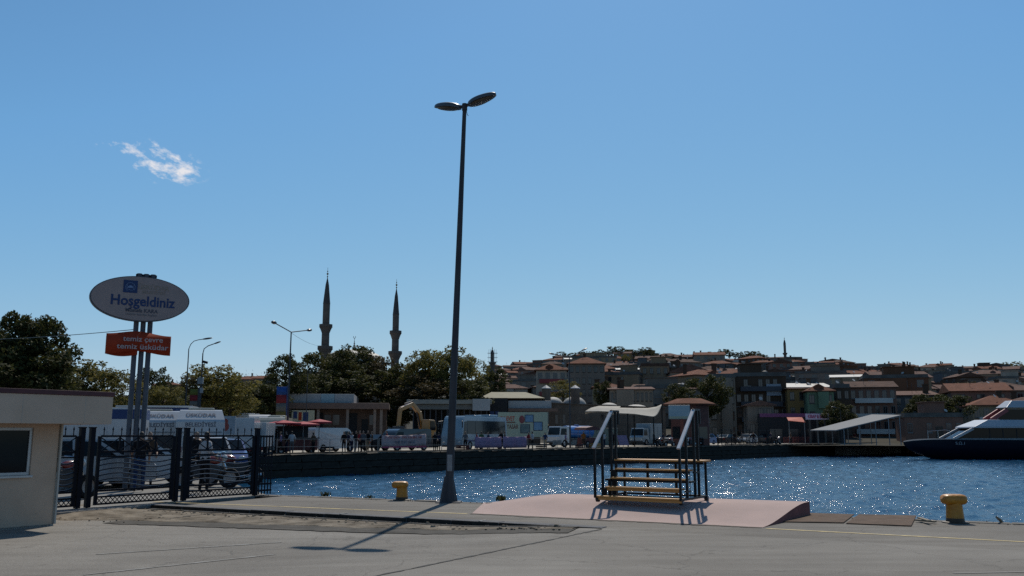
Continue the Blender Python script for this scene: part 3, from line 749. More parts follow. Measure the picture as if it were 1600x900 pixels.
# ribbon banner
bc = loc_(at(215, 537, SY) - Vector((sb0.x, SY, 0))); bw, bh = 47 * mp / math.cos(th - R(22)), 15.5 * mp
P = []; Pb = []
for i in range(41):
    f = i / 40; x = bc.x + lerp(-bw, bw, f)
    dy = -.10 * math.sin(2 * math.pi * f * 1.0 + .3) ; dz = .055 * math.cos(2 * math.pi * f)*-1
    P.append([(x, -.16 + dy, bc.z - bh + dz), (x, -.16 + dy, bc.z + bh + dz)])
rbn = MB().grid(P); ro = rbn.build('ribbon_banner', M['orange_banner'], sg, smooth=True)
sm = ro.modifiers.new('solid', 'SOLIDIFY'); sm.thickness = .02
ret = MB().grid([[(bc.x - bw - .0 + f * .9, -.12 + .16 * math.sin(f * 3.1), bc.z - bh - .06 - .05 * math.sin(f * 3.14)), (bc.x - bw + f * .9, -.12 + .16 * math.sin(f * 3.1), bc.z + bh - .12)] for f in np.linspace(0, 1, 14)]).build('ribbon_return', M['orange_banner'], sg, smooth=True)
sm = ret.modifiers.new('solid', 'SOLIDIFY'); sm.thickness = .02
t1 = text('lettering', 'temiz çevre', .26, M['banner_letter'], ro, (bc.x + .10, -.30, bc.z + .10), rx, bold=.003); t1.scale = (.92, .85, 1)
t1 = text('lettering', 'temiz üsküdar', .26, M['banner_letter'], ro, (bc.x + .10, -.30, bc.z - .13), rx, bold=.003); t1.scale = (.98, .85, 1)
# ================================================================== far quay, hill, water side buildings
QE0, QE1 = on(430, 711, QZ), on(1300, 693.6, QZ)
QD = (QE1 - QE0).normalized(); QN = Vector((-QD.y, QD.x, 0))        # QN points inland (away from the water)
if QN.x > 0: QN = -QN
def qe(s_): return QE0 + QD * s_
QL = (QE1 - QE0).length
def q_at(px):            # distance along the far quay edge seen at a pixel column
    lo, hi = -60.0, 300.0
    for _ in range(50):
        mid = (lo + hi) / 2; p = qe(mid)
        x = p.x / (p.y * math.cos(PITCH) + (QZ - H) * math.sin(PITCH)) * F + 800
        if x < px: lo = mid
        else: hi = mid
    return lo
def qp(px, inland=0.0):
    lo, hi = -60.0, 400.0
    for _ in range(50):
        mid = (lo + hi) / 2; p = qe(mid) + QN * inland
        if p.x / (p.y * math.cos(PITCH) + (QZ - H) * math.sin(PITCH)) * F + 800 < px: lo = mid
        else: hi = mid
    return qe(lo) + QN * inland

# land behind the fence and the far quay as one sheet with the terrain rising behind it
gm('far_pavement', (.29, .265, .225), .9, spec=.1, col2=(.39, .36, .31), scale=.25, bump=.2)
gm('hill_earth', (.035, .034, .026), .95, spec=.05, col2=(.07, .064, .052), scale=.05)
p0, p1 = qe(-4) + QN * .32, qe(QL + 160) + QN * .32
o = MB().prismz([(p0.x, p0.y), (p1.x, p1.y), (p1.x - 40, p1.y + 60), (-250, 330), (-250, 60), (-30, 60)], -.6, QZ).build('far_quay', [M['far_pavement']]); fix_normals(o)
tag(o, 'pale sunlit pavement of the far quay across the water', kind='structure')
# yard behind the fence
mb = MB().prismz([(EDGE0.x - .15, EDGE0.y + .05), (p0.x - 3.5, p0.y - 2), (-34, 62), (-250, 62), (-250, 8), (KERB1.x - 3, KERB1.y - 5), (KERB1.x, KERB1.y)], -3.5, -.008)
o = mb.build('yard', M['back_asphalt']); fix_normals(o); tag(o, 'asphalt yard behind the iron fence', kind='structure')

# far quay wall of rough dark blocks
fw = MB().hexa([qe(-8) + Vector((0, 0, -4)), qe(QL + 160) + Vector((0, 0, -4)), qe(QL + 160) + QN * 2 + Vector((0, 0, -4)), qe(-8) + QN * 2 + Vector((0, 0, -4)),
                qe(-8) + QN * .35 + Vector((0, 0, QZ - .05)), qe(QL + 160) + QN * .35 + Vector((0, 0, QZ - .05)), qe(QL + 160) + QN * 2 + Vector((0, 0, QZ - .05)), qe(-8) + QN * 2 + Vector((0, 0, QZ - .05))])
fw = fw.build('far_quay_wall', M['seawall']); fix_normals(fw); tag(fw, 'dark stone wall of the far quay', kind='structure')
stones = []
for v_ in range(6):
    mb = MB(); J = lambda a: random.uniform(-a, a)
    mb.hexa([(J(.06), J(.05) - .12, J(.04)), (1 + J(.06), J(.05) - .12, J(.04)), (1, .5, 0), (0, .5, 0), (J(.06), J(.08) - .05, 1 + J(.06)), (1 + J(.06), J(.08) - .05, 1 + J(.06)), (1, .5, 1), (0, .5, 1)])
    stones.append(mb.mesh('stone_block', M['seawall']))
s_ = -6.0; rows = [(QZ - .02, .52), (-.40, .5), (-.92, .62)]
qa = math.atan2(QD.y, QD.x)
for r_, (zt, hh) in enumerate(rows):
    s_ = -6.0 - r_ * .5
    while s_ < QL + 2:
        ln = random.uniform(.9, 1.9); q = qe(s_) + QN * .07
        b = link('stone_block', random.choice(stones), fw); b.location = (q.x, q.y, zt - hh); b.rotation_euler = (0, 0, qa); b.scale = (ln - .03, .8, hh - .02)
        s_ += ln
cop_m = []
for v_ in range(4):
    mb = MB(); J = lambda a: random.uniform(-a, a)
    mb.hexa([(0, -.1 + J(.1), 0), (1, -.1 + J(.1), 0), (1, .55, 0), (0, .55, 0), (0, -.05 + J(.1), .085 + J(.012)), (1, -.05 + J(.1), .085 + J(.012)), (1, .55, .085), (0, .55, .085)])
    cop_m.append(mb.mesh('coping_stone', gm('coping', (.08, .072, .06), .9, spec=.05, col2=(.14, .127, .105), scale=1.5)))
s_ = -6.0
while s_ < QL + 2:
    ln = random.uniform(1.2, 2.6); q = qe(s_); b = link('coping_stone', random.choice(cop_m), fw); b.location = (q.x, q.y, QZ - .02); b.rotation_euler = (0, 0, qa); b.scale = (ln - .04, 1, .9); s_ += ln
# lower landing at the boat end
a, b = qe(q_at(1302)), qe(q_at(1520))
o = MB().hexa([a - QN * 3.2 + Vector((0, 0, -3)), b - QN * 3.2 + Vector((0, 0, -3)), b - QN * .2 + Vector((0, 0, -3)), a - QN * .2 + Vector((0, 0, -3)), a - QN * 3.2 + Vector((0, 0, -.42)), b - QN * 3.2 + Vector((0, 0, -.42)), b - QN * .2 + Vector((0, 0, -.42)), a - QN * .2 + Vector((0, 0, -.42))]).build('landing_stage', M['concrete']); fix_normals(o)
tag(o, 'low concrete landing stage beside the dark boat', kind='structure')

# ---- terrain
SKY = [(-600, 640), (0, 640), (300, 606), (380, 602), (470, 604), (700, 600), (765, 588), (800, 585), (850, 583), (880, 573), (950, 567), (1000, 567), (1050, 571), (1100, 571), (1150, 571), (1180, 575), (1250, 574), (1300, 578), (1350, 583), (1400, 585), (1480, 586), (1510, 592), (1560, 586), (1600, 592), (2000, 600), (2600, 630)]
SX = np.array([a for a, b in SKY], float); SYy = np.array([b for a, b in SKY], float)
D0, D1 = 150.0, 520.0
def terr(x, y):
    px = 800 + F * x / max(1., y) * 1.0133
    ys = float(np.interp(px, SX, SYy)); t_ = (y - D0) / (D1 - D0)
    if t_ < 0: return QZ - .02
    tt = min(1.0, t_); yp = 691.5 + (ys - 691.5) * (tt ** .78)
    z = H + (at(px, yp, min(y, D1 + 60)).z - H)
    if y > D1 + 60: z -= (y - D1 - 60) * .10
    return max(z, QZ)
pxs = np.arange(-500, 2300, 28); ds = np.concatenate([np.arange(126, 600, 12), np.arange(620, 1000, 60)])
P = [[((px - 800) / F / 1.0133 * d, d, terr((px - 800) / F / 1.0133 * d, d) - .12) for d in ds] for px in pxs]
o = MB().grid(P).build('hill', M['hill_earth'], smooth=True, ang=80); fix_normals(o)
if o.data.polygons[100].normal.z < 0: o.data.flip_normals()
tag(o, 'hillside under the houses', kind='structure')

# ---- houses
WALLS = {'cream': (.40, .35, .27), 'grey': (.27, .265, .26), 'pale pink': (.38, .28, .25), 'white': (.52, .50, .47), 'beige': (.36, .30, .23), 'ochre': (.38, .27, .13),
         'brown brick': (.20, .115, .08), 'slate blue': (.15, .18, .22), 'pale green': (.22, .36, .27), 'dusky rose': (.29, .19, .17), 'dark brown': (.11, .085, .07), 'light concrete': (.36, .34, .31)}
WALLS = {k: (v[0] * .76, v[1] * .64, v[2] * .54) for k, v in WALLS.items()}
WM = {k: gm('wall ' + k, tuple(c * .72 for c in v), .9, spec=.15, col2=v, scale=.35, stretch=(1, 1, .35), bump=.1, bscale=8) for k, v in WALLS.items()}
def tile_mat(name, col):
    m = mat(name, tuple(c * .6 for c in col), .9, spec=.12, col2=col, scale=.9)
    t = m.node_tree; p = t.nodes['Principled BSDF']; tc = [n for n in t.nodes if n.type == 'TEX_COORD'][0]
    wv = t.nodes.new('ShaderNodeTexWave'); wv.inputs['Scale'].default_value = 3.5; wv.bands_direction = 'X'; t.links.new(tc.outputs['Object'], wv.inputs[0])
    b = t.nodes.new('ShaderNodeBump'); b.inputs['Strength'].default_value = .5; b.inputs['Distance'].default_value = .06
    t.links.new(wv.outputs['Fac'], b.inputs['Height']); t.links.new(b.outputs[0], p.inputs['Normal']); return m
ROOFS = {'terracotta': tile_mat('tiles terracotta', (.20, .082, .05)), 'weathered brown tile': tile_mat('tiles brown', (.125, .072, .054)), 'faded pinkish tile': tile_mat('tiles faded', (.18, .105, .082)), 'grey flat': gm('roof flat', (.08, .075, .07), .9, spec=.1, col2=(.14, .135, .125), scale=.5), 'pale sheet': gm('roof sheet', (.34, .32, .29), .6, var=.15)}
gm('win_glass', (.012, .015, .02), .12, var=.3, spec=.6); gm('win_frame', (.16, .155, .15), .7, var=.1); gm('win_dark', (.05, .045, .04), .7, var=.2)
def window_mesh(fr):
    mb = MB(); f = .065
    for a, b, c, d in ((-.5, .5, 0, f), (-.5, .5, 1 - f, 1), (-.5, -.5 + f, f, 1 - f), (.5 - f, .5, f, 1 - f), (-.03, .03, f, 1 - f)): mb.box(a, b, -.06, .02, c, d, 0)
    mb.box(-.5 + f, .5 - f, -.025, .0, f, 1 - f, 1); mb.box(-.56, .56, -.10, .01, -.07, -.005, 0)
    return mb.mesh('window', [fr, M['win_glass']])
WMESH = [window_mesh(M['win_frame']), window_mesh(M['win_dark'])]
DOORM = MB().box(-.5, .5, -.05, .02, 0, 1, 0).box(-.42, .42, -.065, -.049, .06, .94, 1).mesh('door', [M['win_dark'], gm('door_brown', (.06, .035, .02), .6)])
CHIM = MB().box(-.5, .5, -.35, .35, 0, 1).box(-.6, .6, -.45, .45, 1.003, 1.12).mesh('chimney', WM['dark brown'])
DISH = MB().lathe([(.02, 0), (.17, .03), (.30, .09), (.31, .10)], 12).mesh('satellite_dish', gm('dish_white', (.35, .34, .33), .7)); 
PLACED = []
ANT = MB().path([(0, 0, 0), (0, 0, 2.2)], .03, 4).path([(-.5, 0, 2.0), (.5, 0, 2.0)], .02, 4).path([(-.35, 0, 1.75), (.35, 0, 1.75)], .02, 4).mesh('antenna', M['galv_dark'])
ACU = MB().box(-.4, .4, -.3, 0, 0, .55, 0).box(-.3, .3, -.32, -.301, .1, .45, 1).mesh('air_conditioner', [M['win_frame'], M['win_glass']])
TANK = MB().lathe([(.5, 0), (.5, 1.0), (.2, 1.15)], 10).mesh('water_tank', M['win_frame'])
DORM = {}
BALC = MB().box(-.5, .5, -1, 0, 0, .12).box(-.5, .5, -1, -.94, .122, 1).box(-.5, -.46, -.938, 0, .122, 1).box(.46, .5, -.938, 0, .122, 1)
BALM = {}
def balcony_mesh(key, m):
    if key not in BALM: BALM[key] = BALC.mesh('balcony', m)
    return BALM[key]
def house(cx, cy, zb, wd, dp, hh, rz, wall, roofk, kind, storeys, label, group='hillside houses', win=None, cols=None, dark=None, balc=None, over=.45, wcat='house', name='hillside_house', rise=None):
    t_ = thing(name, label, wcat, (cx, cy, zb), rz, group)
    wm_ = WM[wall]
    MB().box(-wd / 2, wd / 2, -dp / 2, dp / 2, -3.5, hh).build('wall', wm_, t_)
    rm = ROOFS[roofk]; rs = rise if rise is not None else min(wd, dp) * .17
    mb = MB(); a, b = wd / 2 + over, dp / 2 + over
    if kind == 'hip':
        rl = max(.2, a - b) if a > b else .2; rw = max(.2, b - a) if b > a else .2
        mb.hexa([(-a, -b, hh + .003), (a, -b, hh + .003), (a, b, hh + .003), (-a, b, hh + .003), (-a, -b, hh + .18), (a, -b, hh + .18), (a, b, hh + .18), (-a, b, hh + .18)])
        mb.add([(-a, -b, hh + .18), (a, -b, hh + .18), (a, b, hh + .18), (-a, b, hh + .18), (-rl, -rw, hh + .18 + rs), (rl, -rw, hh + .18 + rs), (rl, rw, hh + .18 + rs), (-rl, rw, hh + .18 + rs)],
               [(0, 1, 5, 4), (1, 2, 6, 5), (2, 3, 7, 6), (3, 0, 4, 7), (4, 5, 6, 7)])
    elif kind == 'gable':
        mb.prism([(-a, hh + .003), (a, hh + .003), (a, hh + .16), (0, hh + .16 + rs), (-a, hh + .16)], -b, b)
    elif kind == 'eaves':     # ridge parallel to the street
        vs = [(-a, y, z) for y, z in ((-b, hh + .003), (b, hh + .003), (b, hh + .16), (0, hh + .16 + rs), (-b, hh + .16))]; vs += [(a, y, z) for _, y, z in vs]
        mb.add(vs, [(0, 4, 3, 2, 1), (5, 6, 7, 8, 9), (0, 1, 6, 5), (1, 2, 7, 6), (2, 3, 8, 7), (3, 4, 9, 8), (4, 0, 5, 9)])
    elif kind == 'shed':
        vs = [(-a, y, z) for y, z in ((-b, hh + .003), (b, hh + .003), (b, hh + rs), (-b, hh + .12))]; vs += [(a, y, z) for _, y, z in vs]
        mb.add(vs, [(0, 3, 2, 1), (4, 5, 6, 7), (0, 1, 5, 4), (1, 2, 6, 5), (2, 3, 7, 6), (3, 0, 4, 7)])
    else:
        mb.box(-wd / 2 - .15, wd / 2 + .15, -dp / 2 - .15, dp / 2 + .15, hh + .003, hh + .22)
        for q in ((-wd / 2, wd / 2, -dp / 2, -dp / 2 + .2), (-wd / 2, wd / 2, dp / 2 - .2, dp / 2), (-wd / 2, -wd / 2 + .2, -dp / 2 + .2, dp / 2 - .2), (wd / 2 - .2, wd / 2, -dp / 2 + .2, dp / 2 - .2)): mb.box(*q, hh + .222, hh + .75)
    ro = mb.build('roof', rm, t_)
    fix_normals(ro)
    r_ = random.random()
    if r_ < .75:
        for _ in range(random.choice((1, 1, 2))):
            ch = link('chimney', CHIM, ro); ch.location = (random.uniform(-.35, .35) * wd, random.uniform(-.1, .3) * dp, hh + .1); ch.scale = (random.uniform(.6, 1), 1, (rs if kind not in ('flat',) else .8) + random.uniform(.5, 1.3))
    if r_ > .6:
        d_ = link('satellite_dish', DISH, ro); d_.location = (random.uniform(-.4, .4) * wd, -dp * .3, hh + .9 + (rs * .5 if kind != 'flat' else .2)); d_.rotation_euler = (R(random.uniform(40, 70)), 0, R(random.uniform(-60, 60)))
    if random.random() < .55:
        for _ in range(random.choice((1, 2))):
            q_ = link('antenna', ANT, ro); q_.location = (random.uniform(-.4, .4) * wd, random.uniform(-.3, .2) * dp, hh + .3); q_.rotation_euler = (0, 0, random.uniform(0, 3))
    if kind == 'flat' and random.random() < .7:
        pw, pd = wd * random.uniform(.3, .6), dp * random.uniform(.35, .6); px_ = random.uniform(-.18, .18) * wd
        ph = MB().box(px_ - pw / 2, px_ + pw / 2, -pd / 2, pd / 2, hh + .224, hh + 2.5).box(px_ - pw / 2 - .25, px_ + pw / 2 + .25, -pd / 2 - .3, pd / 2 + .25, hh + 2.503, hh + 2.65).build('penthouse', wm_, t_)
        if random.random() < .5: q_ = link('water_tank', TANK, ro); q_.location = (px_ + pw / 2 + .9, 0, hh + .225)
    if kind in ('hip', 'eaves') and random.random() < .35:
        dx = random.uniform(-.2, .2) * wd; MB().prism([(dx - .9, hh + .2), (dx + .9, hh + .2), (dx + .9, hh + 1.0), (dx, hh + 1.5), (dx - .9, hh + 1.0)], -dp * .42, -.05 * dp).build('dormer', rm, ro)
    if random.random() < .5:
        for f_ in range(1, storeys): MB().box(-wd / 2 - .05, wd / 2 + .05, -dp / 2 - .07, -dp / 2 - .002, f_ * hh / storeys - .10, f_ * hh / storeys + .06).build('string_course', M['win_frame'] if random.random() < .4 else wm_, t_)
    wk = win if win is not None else random.choice((0, 0, 1)); sh = hh / storeys
    nc = cols or max(2, int(wd / random.uniform(2.4, 3.4)))
    bal = set()
    if balc is None and random.random() < .35 and nc >= 3: bal = {random.randrange(nc)}
    ww = min(1.5, wd / nc * .58) * random.uniform(.8, 1.05); wh = min(1.55, sh * .52)
    def place(me, nm, lx, ly, lz, rr, sx, sz):
        o_ = link(nm, me, t_); o_.location = (lx, ly, lz); o_.rotation_euler = (0, 0, rr); o_.scale = (sx, 1, sz); return o_
    for f_ in range(storeys):
        for c_ in range(nc):
            x = lerp(-wd / 2, wd / 2, (c_ + .5) / nc)
            if f_ == 0 and c_ == nc // 2: place(DOORM, 'door', x, -dp / 2, 0, 0, 1.1, min(2.1, sh * .8)); continue
            if random.random() < .06: continue
            place(WMESH[wk], 'window', x, -dp / 2, f_ * sh + sh * .3, 0, ww, wh)
            if random.random() < .07: q_ = link('air_conditioner', ACU, t_); q_.location = (x + ww * .75, -dp / 2, f_ * sh + sh * .2)
            if f_ and c_ in bal:
                b_ = link('balcony', balcony_mesh(wall, wm_), t_); b_.location = (x, -dp / 2, f_ * sh + .05); b_.scale = (wd / nc * .95, 1.0, .95)
        if balc and f_:
            b_ = link('balcony', balcony_mesh(balc, gm('balcony ' + balc, {'red': (.22, .03, .03), 'white': (.5, .48, .45), 'dark': (.05, .05, .06)}[balc], .7)), t_); b_.location = (0, -dp / 2, f_ * sh + .02); b_.scale = (wd * .8, 1.0, .9)
    # the side that shows
    for sgn_ in (-1, 1):
        nrm = Vector((math.cos(rz) * sgn_, math.sin(rz) * sgn_, 0))
        if nrm.dot(Vector((-cx, -cy, 0)).normalized()) > .12:
            for f_ in range(storeys):
                for c_ in range(max(1, int(dp / 4.5))):
                    y = lerp(-dp / 2, dp / 2, (c_ + .5) / max(1, int(dp / 4.5)))
                    if random.random() < .25: continue
                    place(WMESH[wk], 'window', sgn_ * wd / 2, y, f_ * sh + sh * .3, sgn_ * math.pi / 2, ww * .9, wh)
    if balc is None and storeys > 1 and random.random() < .22:
        bx_ = random.uniform(-.2, .2) * wd; MB().box(bx_ - wd * .2, bx_ + wd * .2, -dp / 2 - .75, -dp / 2 - .11, hh / storeys, hh - .05).box(bx_ - wd * .13, bx_ + wd * .13, -dp / 2 - .77, -dp / 2 - .751, hh / storeys + .9, hh - .7).build('bay', [wm_], t_)
    PLACED.append((cx, cy, max(wd, dp) * .5))
    return t_
def solve_depth(px, py, h_, dmin=152, dmax=560):
    best = None
    for d in np.arange(dmin, dmax, 2.0):
        q = at(px, py, d); e = abs(terr(q.x, d) + h_ - q.z)
        if best is None or e < best[0]: best = (e, d)
    return best[1]
NUMW = {1: 'one', 2: 'two', 3: 'three', 4: 'four', 5: 'five', 6: 'six'}
def house_px(x0, x1, ye, storeys, wall, roofk, kind, label, sh=2.9, d=None, rzd=0, dpf=.9, zmin=None, **k):
    pc = (x0 + x1) / 2; hh = storeys * sh
    d = d or solve_depth(pc, ye, hh); q = at(pc, ye, d); wd = (x1 - x0) * m_per_px(d); dp = min(12, max(6, wd * dpf))
    rz = math.atan2(-q.x, q.y) * .5 + R(rzd)
    zb = q.z - hh
    return house(q.x, d + dp / 2, zb, wd, dp, hh, rz, wall, roofk, kind, storeys, label, **k)

HP = house_px
HP(838, 886, 579, 3, 'white', 'terracotta', 'hip', 'white three-storey block banded by dark red balconies', d=205, balc='red', cols=4, rise=1.6)
HP(889, 946, 569, 4, 'grey', 'terracotta', 'hip', 'big pale grey four-storey block with wide terracotta hip roof above the bath domes', d=222, win=1, cols=6, rise=1.9)
HP(948, 986, 586, 2, 'brown brick', 'terracotta', 'hip', 'orange brick house with tiled hip roof beside the big grey block', d=240)
HP(966, 1002, 578, 4, 'slate blue', 'pale sheet', 'shed', 'slate blue apartment house under a tilted sheet roof', d=262)
HP(1003, 1047, 572, 4, 'beige', 'weathered brown tile', 'flat', 'beige four-storey block with dark stairwell strip', d=235, cols=4, win=1)
HP(1050, 1112, 582, 4, 'light concrete', 'faded pinkish tile', 'gable', 'plain windowless looking concrete gable house behind the terracotta kiosk', d=225, cols=2, rise=2.0)
HP(1110, 1151, 590, 5, 'light concrete', 'grey flat', 'flat', 'pale concrete five-storey block next to the dark slate block', d=168, cols=3, win=1)
dk = HP(1153, 1232, 588, 5, 'dark brown', 'grey flat', 'flat', 'large dark apartment block carrying a blank grey hoarding', d=172, cols=7, win=1, balc='dark')
HP(1266, 1306, 612, 2, 'pale green', 'terracotta', 'hip', 'mint green two-storey house with tiled hip roof above the kebab shop', d=163, cols=3, win=1, sh=3.0, rise=1.2)
HP(1234, 1263, 608, 3, 'ochre', 'weathered brown tile', 'shed', 'narrow ochre house squeezed beside the mint green house', d=168, cols=2, win=1)
HP(1172, 1212, 634, 2, 'grey', 'faded pinkish tile', 'gable', 'small grey gabled house in front of the dark apartment block', d=152, cols=3, sh=2.6)
HP(1310, 1332, 606, 3, 'dark brown', 'grey flat', 'flat', 'narrow dark brown house beside the mint green house', d=166, cols=2)
HP(1334, 1404, 606, 4, 'dusky rose', 'weathered brown tile', 'eaves', 'long dusky rose terrace with rows of balconies', d=170, cols=6, balc='white')
HP(1405, 1470, 618, 3, 'slate blue', 'faded pinkish tile', 'shed', 'slate blue house under a long slanting roof', d=176, cols=5)
HP(1532, 1612, 634, 3, 'cream', 'terracotta', 'hip', 'cream house with bright tile roof and white balcony rows behind the boat', d=160, cols=6, balc='white', rise=1.8)
HP(1488, 1532, 612, 2, 'white', 'terracotta', 'eaves', 'low white house with glinting tile roof over the boat', d=215, cols=4)
HP(1425, 1510, 652, 1, 'dusky rose', 'grey flat', 'flat', 'low pinkish flat-roofed quay building beside the boat', d=148, cols=6, sh=3.6)
HP(1202, 1250, 568, 3, 'grey', 'grey flat', 'flat', 'grey ridge building at the foot of the lone slim minaret', d=430, cols=5)
HP(1288, 1312, 570, 2, 'pale pink', 'terracotta', 'eaves', 'pink ridge house with a light terrace near the lone minaret', d=500)
HP(1542, 1576, 578, 2, 'dusky rose', 'faded pinkish tile', 'flat', 'square rose house standing up from the ridge above the boat', d=500)
HP(1092, 1122, 562, 2, 'slate blue', 'pale sheet', 'shed', 'slate blue ridge house with a white tilted sheet roof', d=500)
HP(1140, 1165, 566, 2, 'white', 'pale sheet', 'gable', 'white ridge house with a pale zigzag gable roof', d=480)
HP(880, 918, 558, 2, 'grey', 'grey flat', 'flat', 'grey flat house on the ridge under the dark trees', d=500)
HP(955, 1022, 609, 2, 'light concrete', 'faded pinkish tile', 'shed', 'long low building with pink sheet roof and white window strip behind the sail canopy', d=160, cols=10, rise=.9)
HP(928, 975, 606, 2, 'cream', 'terracotta', 'hip', 'cream low house with tile roof behind the bath building', d=185)
dkp = at(1209, 609, 171.3)
o = MB().box(-1.35, 1.35, -.06, .04, -1.1, 1.1).build('hoarding', gm('hoard_grey', (.24, .26, .30), .7), loc=(dkp.x, dkp.y, dkp.z)); o.rotation_euler = (0, 0, dk.rotation_euler.z); tag(o, 'blank grey hoarding fixed to the dark apartment block', 'hoarding')

# fill the slope, row by row
used = {}
ZON = [(700, 850, 'above the bus'), (850, 960, 'above the bath domes'), (960, 1060, 'above the sail canopy'), (1060, 1170, 'above the kiosk'), (1170, 1290, 'below the lone minaret'), (1290, 1420, 'above the slanted shelter'), (1420, 1530, 'above the boat bow'), (1530, 1800, 'above the boat cabin')]
ROWN = ['at hill foot', 'low on hill', 'low mid hill', 'half way up', 'high on hill', 'under the ridge', 'on ridge']
nh = 0
for ri, d in enumerate([158, 178, 198, 218, 238, 258, 280, 304, 330, 358, 388, 420, 452, 484, 512, 534]):
    px = 760 + random.uniform(-10, 20)
    if d < 190: px = 1400
    elif d < 230: px = 990
    while px < 1650:
        wd = random.uniform(8.5, 16); wp = wd / m_per_px(d)
        dd = d + random.uniform(-8, 8); q = at(px + wp / 2, 600, dd); x, y = q.x, dd
        storeys = random.choice((2, 2, 3, 3, 3, 4)) if ri < 13 else random.choice((1, 2, 2))
        dp = random.uniform(7, 11)
        if all((x - a) ** 2 + (y - b) ** 2 > (r * .80 + wd * .40) ** 2 for a, b, r in PLACED) and random.random() < .96:
            wall = random.choice(list(WALLS)); 
            if wall in ('pale green', 'ochre') and random.random() < .75: wall = 'grey'
            kind, roofk = random.choice((('hip', 'terracotta'), ('hip', 'weathered brown tile'), ('eaves', 'terracotta'), ('eaves', 'faded pinkish tile'), ('gable', 'weathered brown tile'), ('flat', 'grey flat'), ('flat', 'grey flat'), ('shed', 'weathered brown tile'), ('shed', 'pale sheet') if random.random() < .4 else ('hip', 'faded pinkish tile')))
            pc = px + wp / 2; zone = next((z for a, b, z in ZON if a <= pc < b), ZON[-1][2])
            kd = {'hip': 'hip', 'eaves': 'pitched', 'gable': 'gabled', 'flat': '', 'shed': 'slanting'}[kind]
            lab = f"{NUMW[storeys]}-storey {wall} house, {roofk}{' ' + kd if kd else ''} roof, {ROWN[min(6, ri * 7 // 16)]}, {zone}"
            house(x, y, terr(x, y) - .3, wd, dp, storeys * 2.8, math.atan2(-x, y) * .5 + R(random.gauss(0, 14)), wall, roofk, kind, storeys, lab)
            nh += 1
        px += wp * random.uniform(.85, 1.15)
print('houses', len(PLACED))
# ================================================================== trees
def leaf_mat(name, c1, c2, tr=.35):
    m = mat(name, c1, .75, col2=c2, scale=3.2, transl=tr, mix_lo=.3, mix_hi=.7, spec=.25); return m
LEAF = {'dark': leaf_mat('leaf dark', (.018, .026, .007), (.075, .072, .020)), 'olive': leaf_mat('leaf olive', (.055, .06, .015), (.21, .17, .045), .42), 'brown': leaf_mat('leaf brownish', (.035, .03, .01), (.075, .052, .02)), 'pine': leaf_mat('leaf pine', (.012, .02, .01), (.03, .04, .018), .15)}
gm('bark', (.05, .038, .028), .9, var=.4, scale=3, stretch=(4, 4, .6), bump=.6)
def crown_mesh(name, seed, nclump, per, leaf, m, shape='round', gap=.0):
    r = np.random.default_rng(seed); cs = []
    while len(cs) < nclump:
        p = r.uniform(-1, 1, 3); rr = np.linalg.norm(p)
        if rr > 1: continue
        if shape == 'round' and rr < .45 and r.random() < .7: continue
        if shape == 'cone' and np.hypot(p[0], p[1]) > .95 * (1 - (p[2] + 1) / 2) + .08: continue
        cs.append(p * np.array([.9, .9, .86]) * r.uniform(.82, 1.16))
    vs = []; 
    for c in cs:
        cr = r.uniform(.10, .235) if shape == 'round' else r.uniform(.08, .16)
        k = int(per * (cr / .2) ** 2)
        d = r.normal(size=(k, 3)); d /= np.linalg.norm(d, axis=1)[:, None]
        rad = cr * r.uniform(.35, 1.0, k) ** .5 * (1 + .35 * r.random(k))
        ctr = c + d * rad[:, None] * np.array([1, 1, .75])
        n = r.normal(size=(k, 3)) + d * .8 + np.array([0, 0, .5]); n /= np.linalg.norm(n, axis=1)[:, None]
        a = np.cross(n, r.normal(size=(k, 3))); a /= np.linalg.norm(a, axis=1)[:, None]; b = np.cross(n, a)
        s = leaf * r.uniform(.6, 1.3, k)[:, None]
        vs.append(np.stack([ctr - a * s, ctr - b * s * .6, ctr + a * s, ctr + b * s * .6], 1))
    v = np.concatenate(vs).reshape(-1, 3); f = np.arange(len(v)).reshape(-1, 4)
    return np_mesh(name, v, f, m, False)
def stem_mesh(seed):
    r = random.Random(seed)
    return MB().path([(0, 0, -1.0), (r.uniform(-.02, .02), 0, -.62), (r.uniform(-.04, .04), r.uniform(-.04, .04), -.25), (0, 0, .02)], [.085, .06, .045, .03], 8).mesh('trunk', M['bark'], smooth=True)
def limb_mesh(seed, limbs=9):
    r = random.Random(seed); mb = MB()
    for k in range(limbs):
        a = 2 * math.pi * k / limbs + r.uniform(-.3, .3); z0 = r.uniform(-.75, -.05); l = r.uniform(.5, .8)
        mb.path([(0, 0, z0), (math.cos(a) * l * .45, math.sin(a) * l * .45, z0 + .25), (math.cos(a) * l, math.sin(a) * l, z0 + r.uniform(.35, .6))], [.038, .024, .006], 6)
    mb.path([(0, 0, -.8), (.03, 0, -.2), (0, .04, .55)], [.05, .035, .008], 6)
    return mb.mesh('limbs', M['bark'], smooth=True)
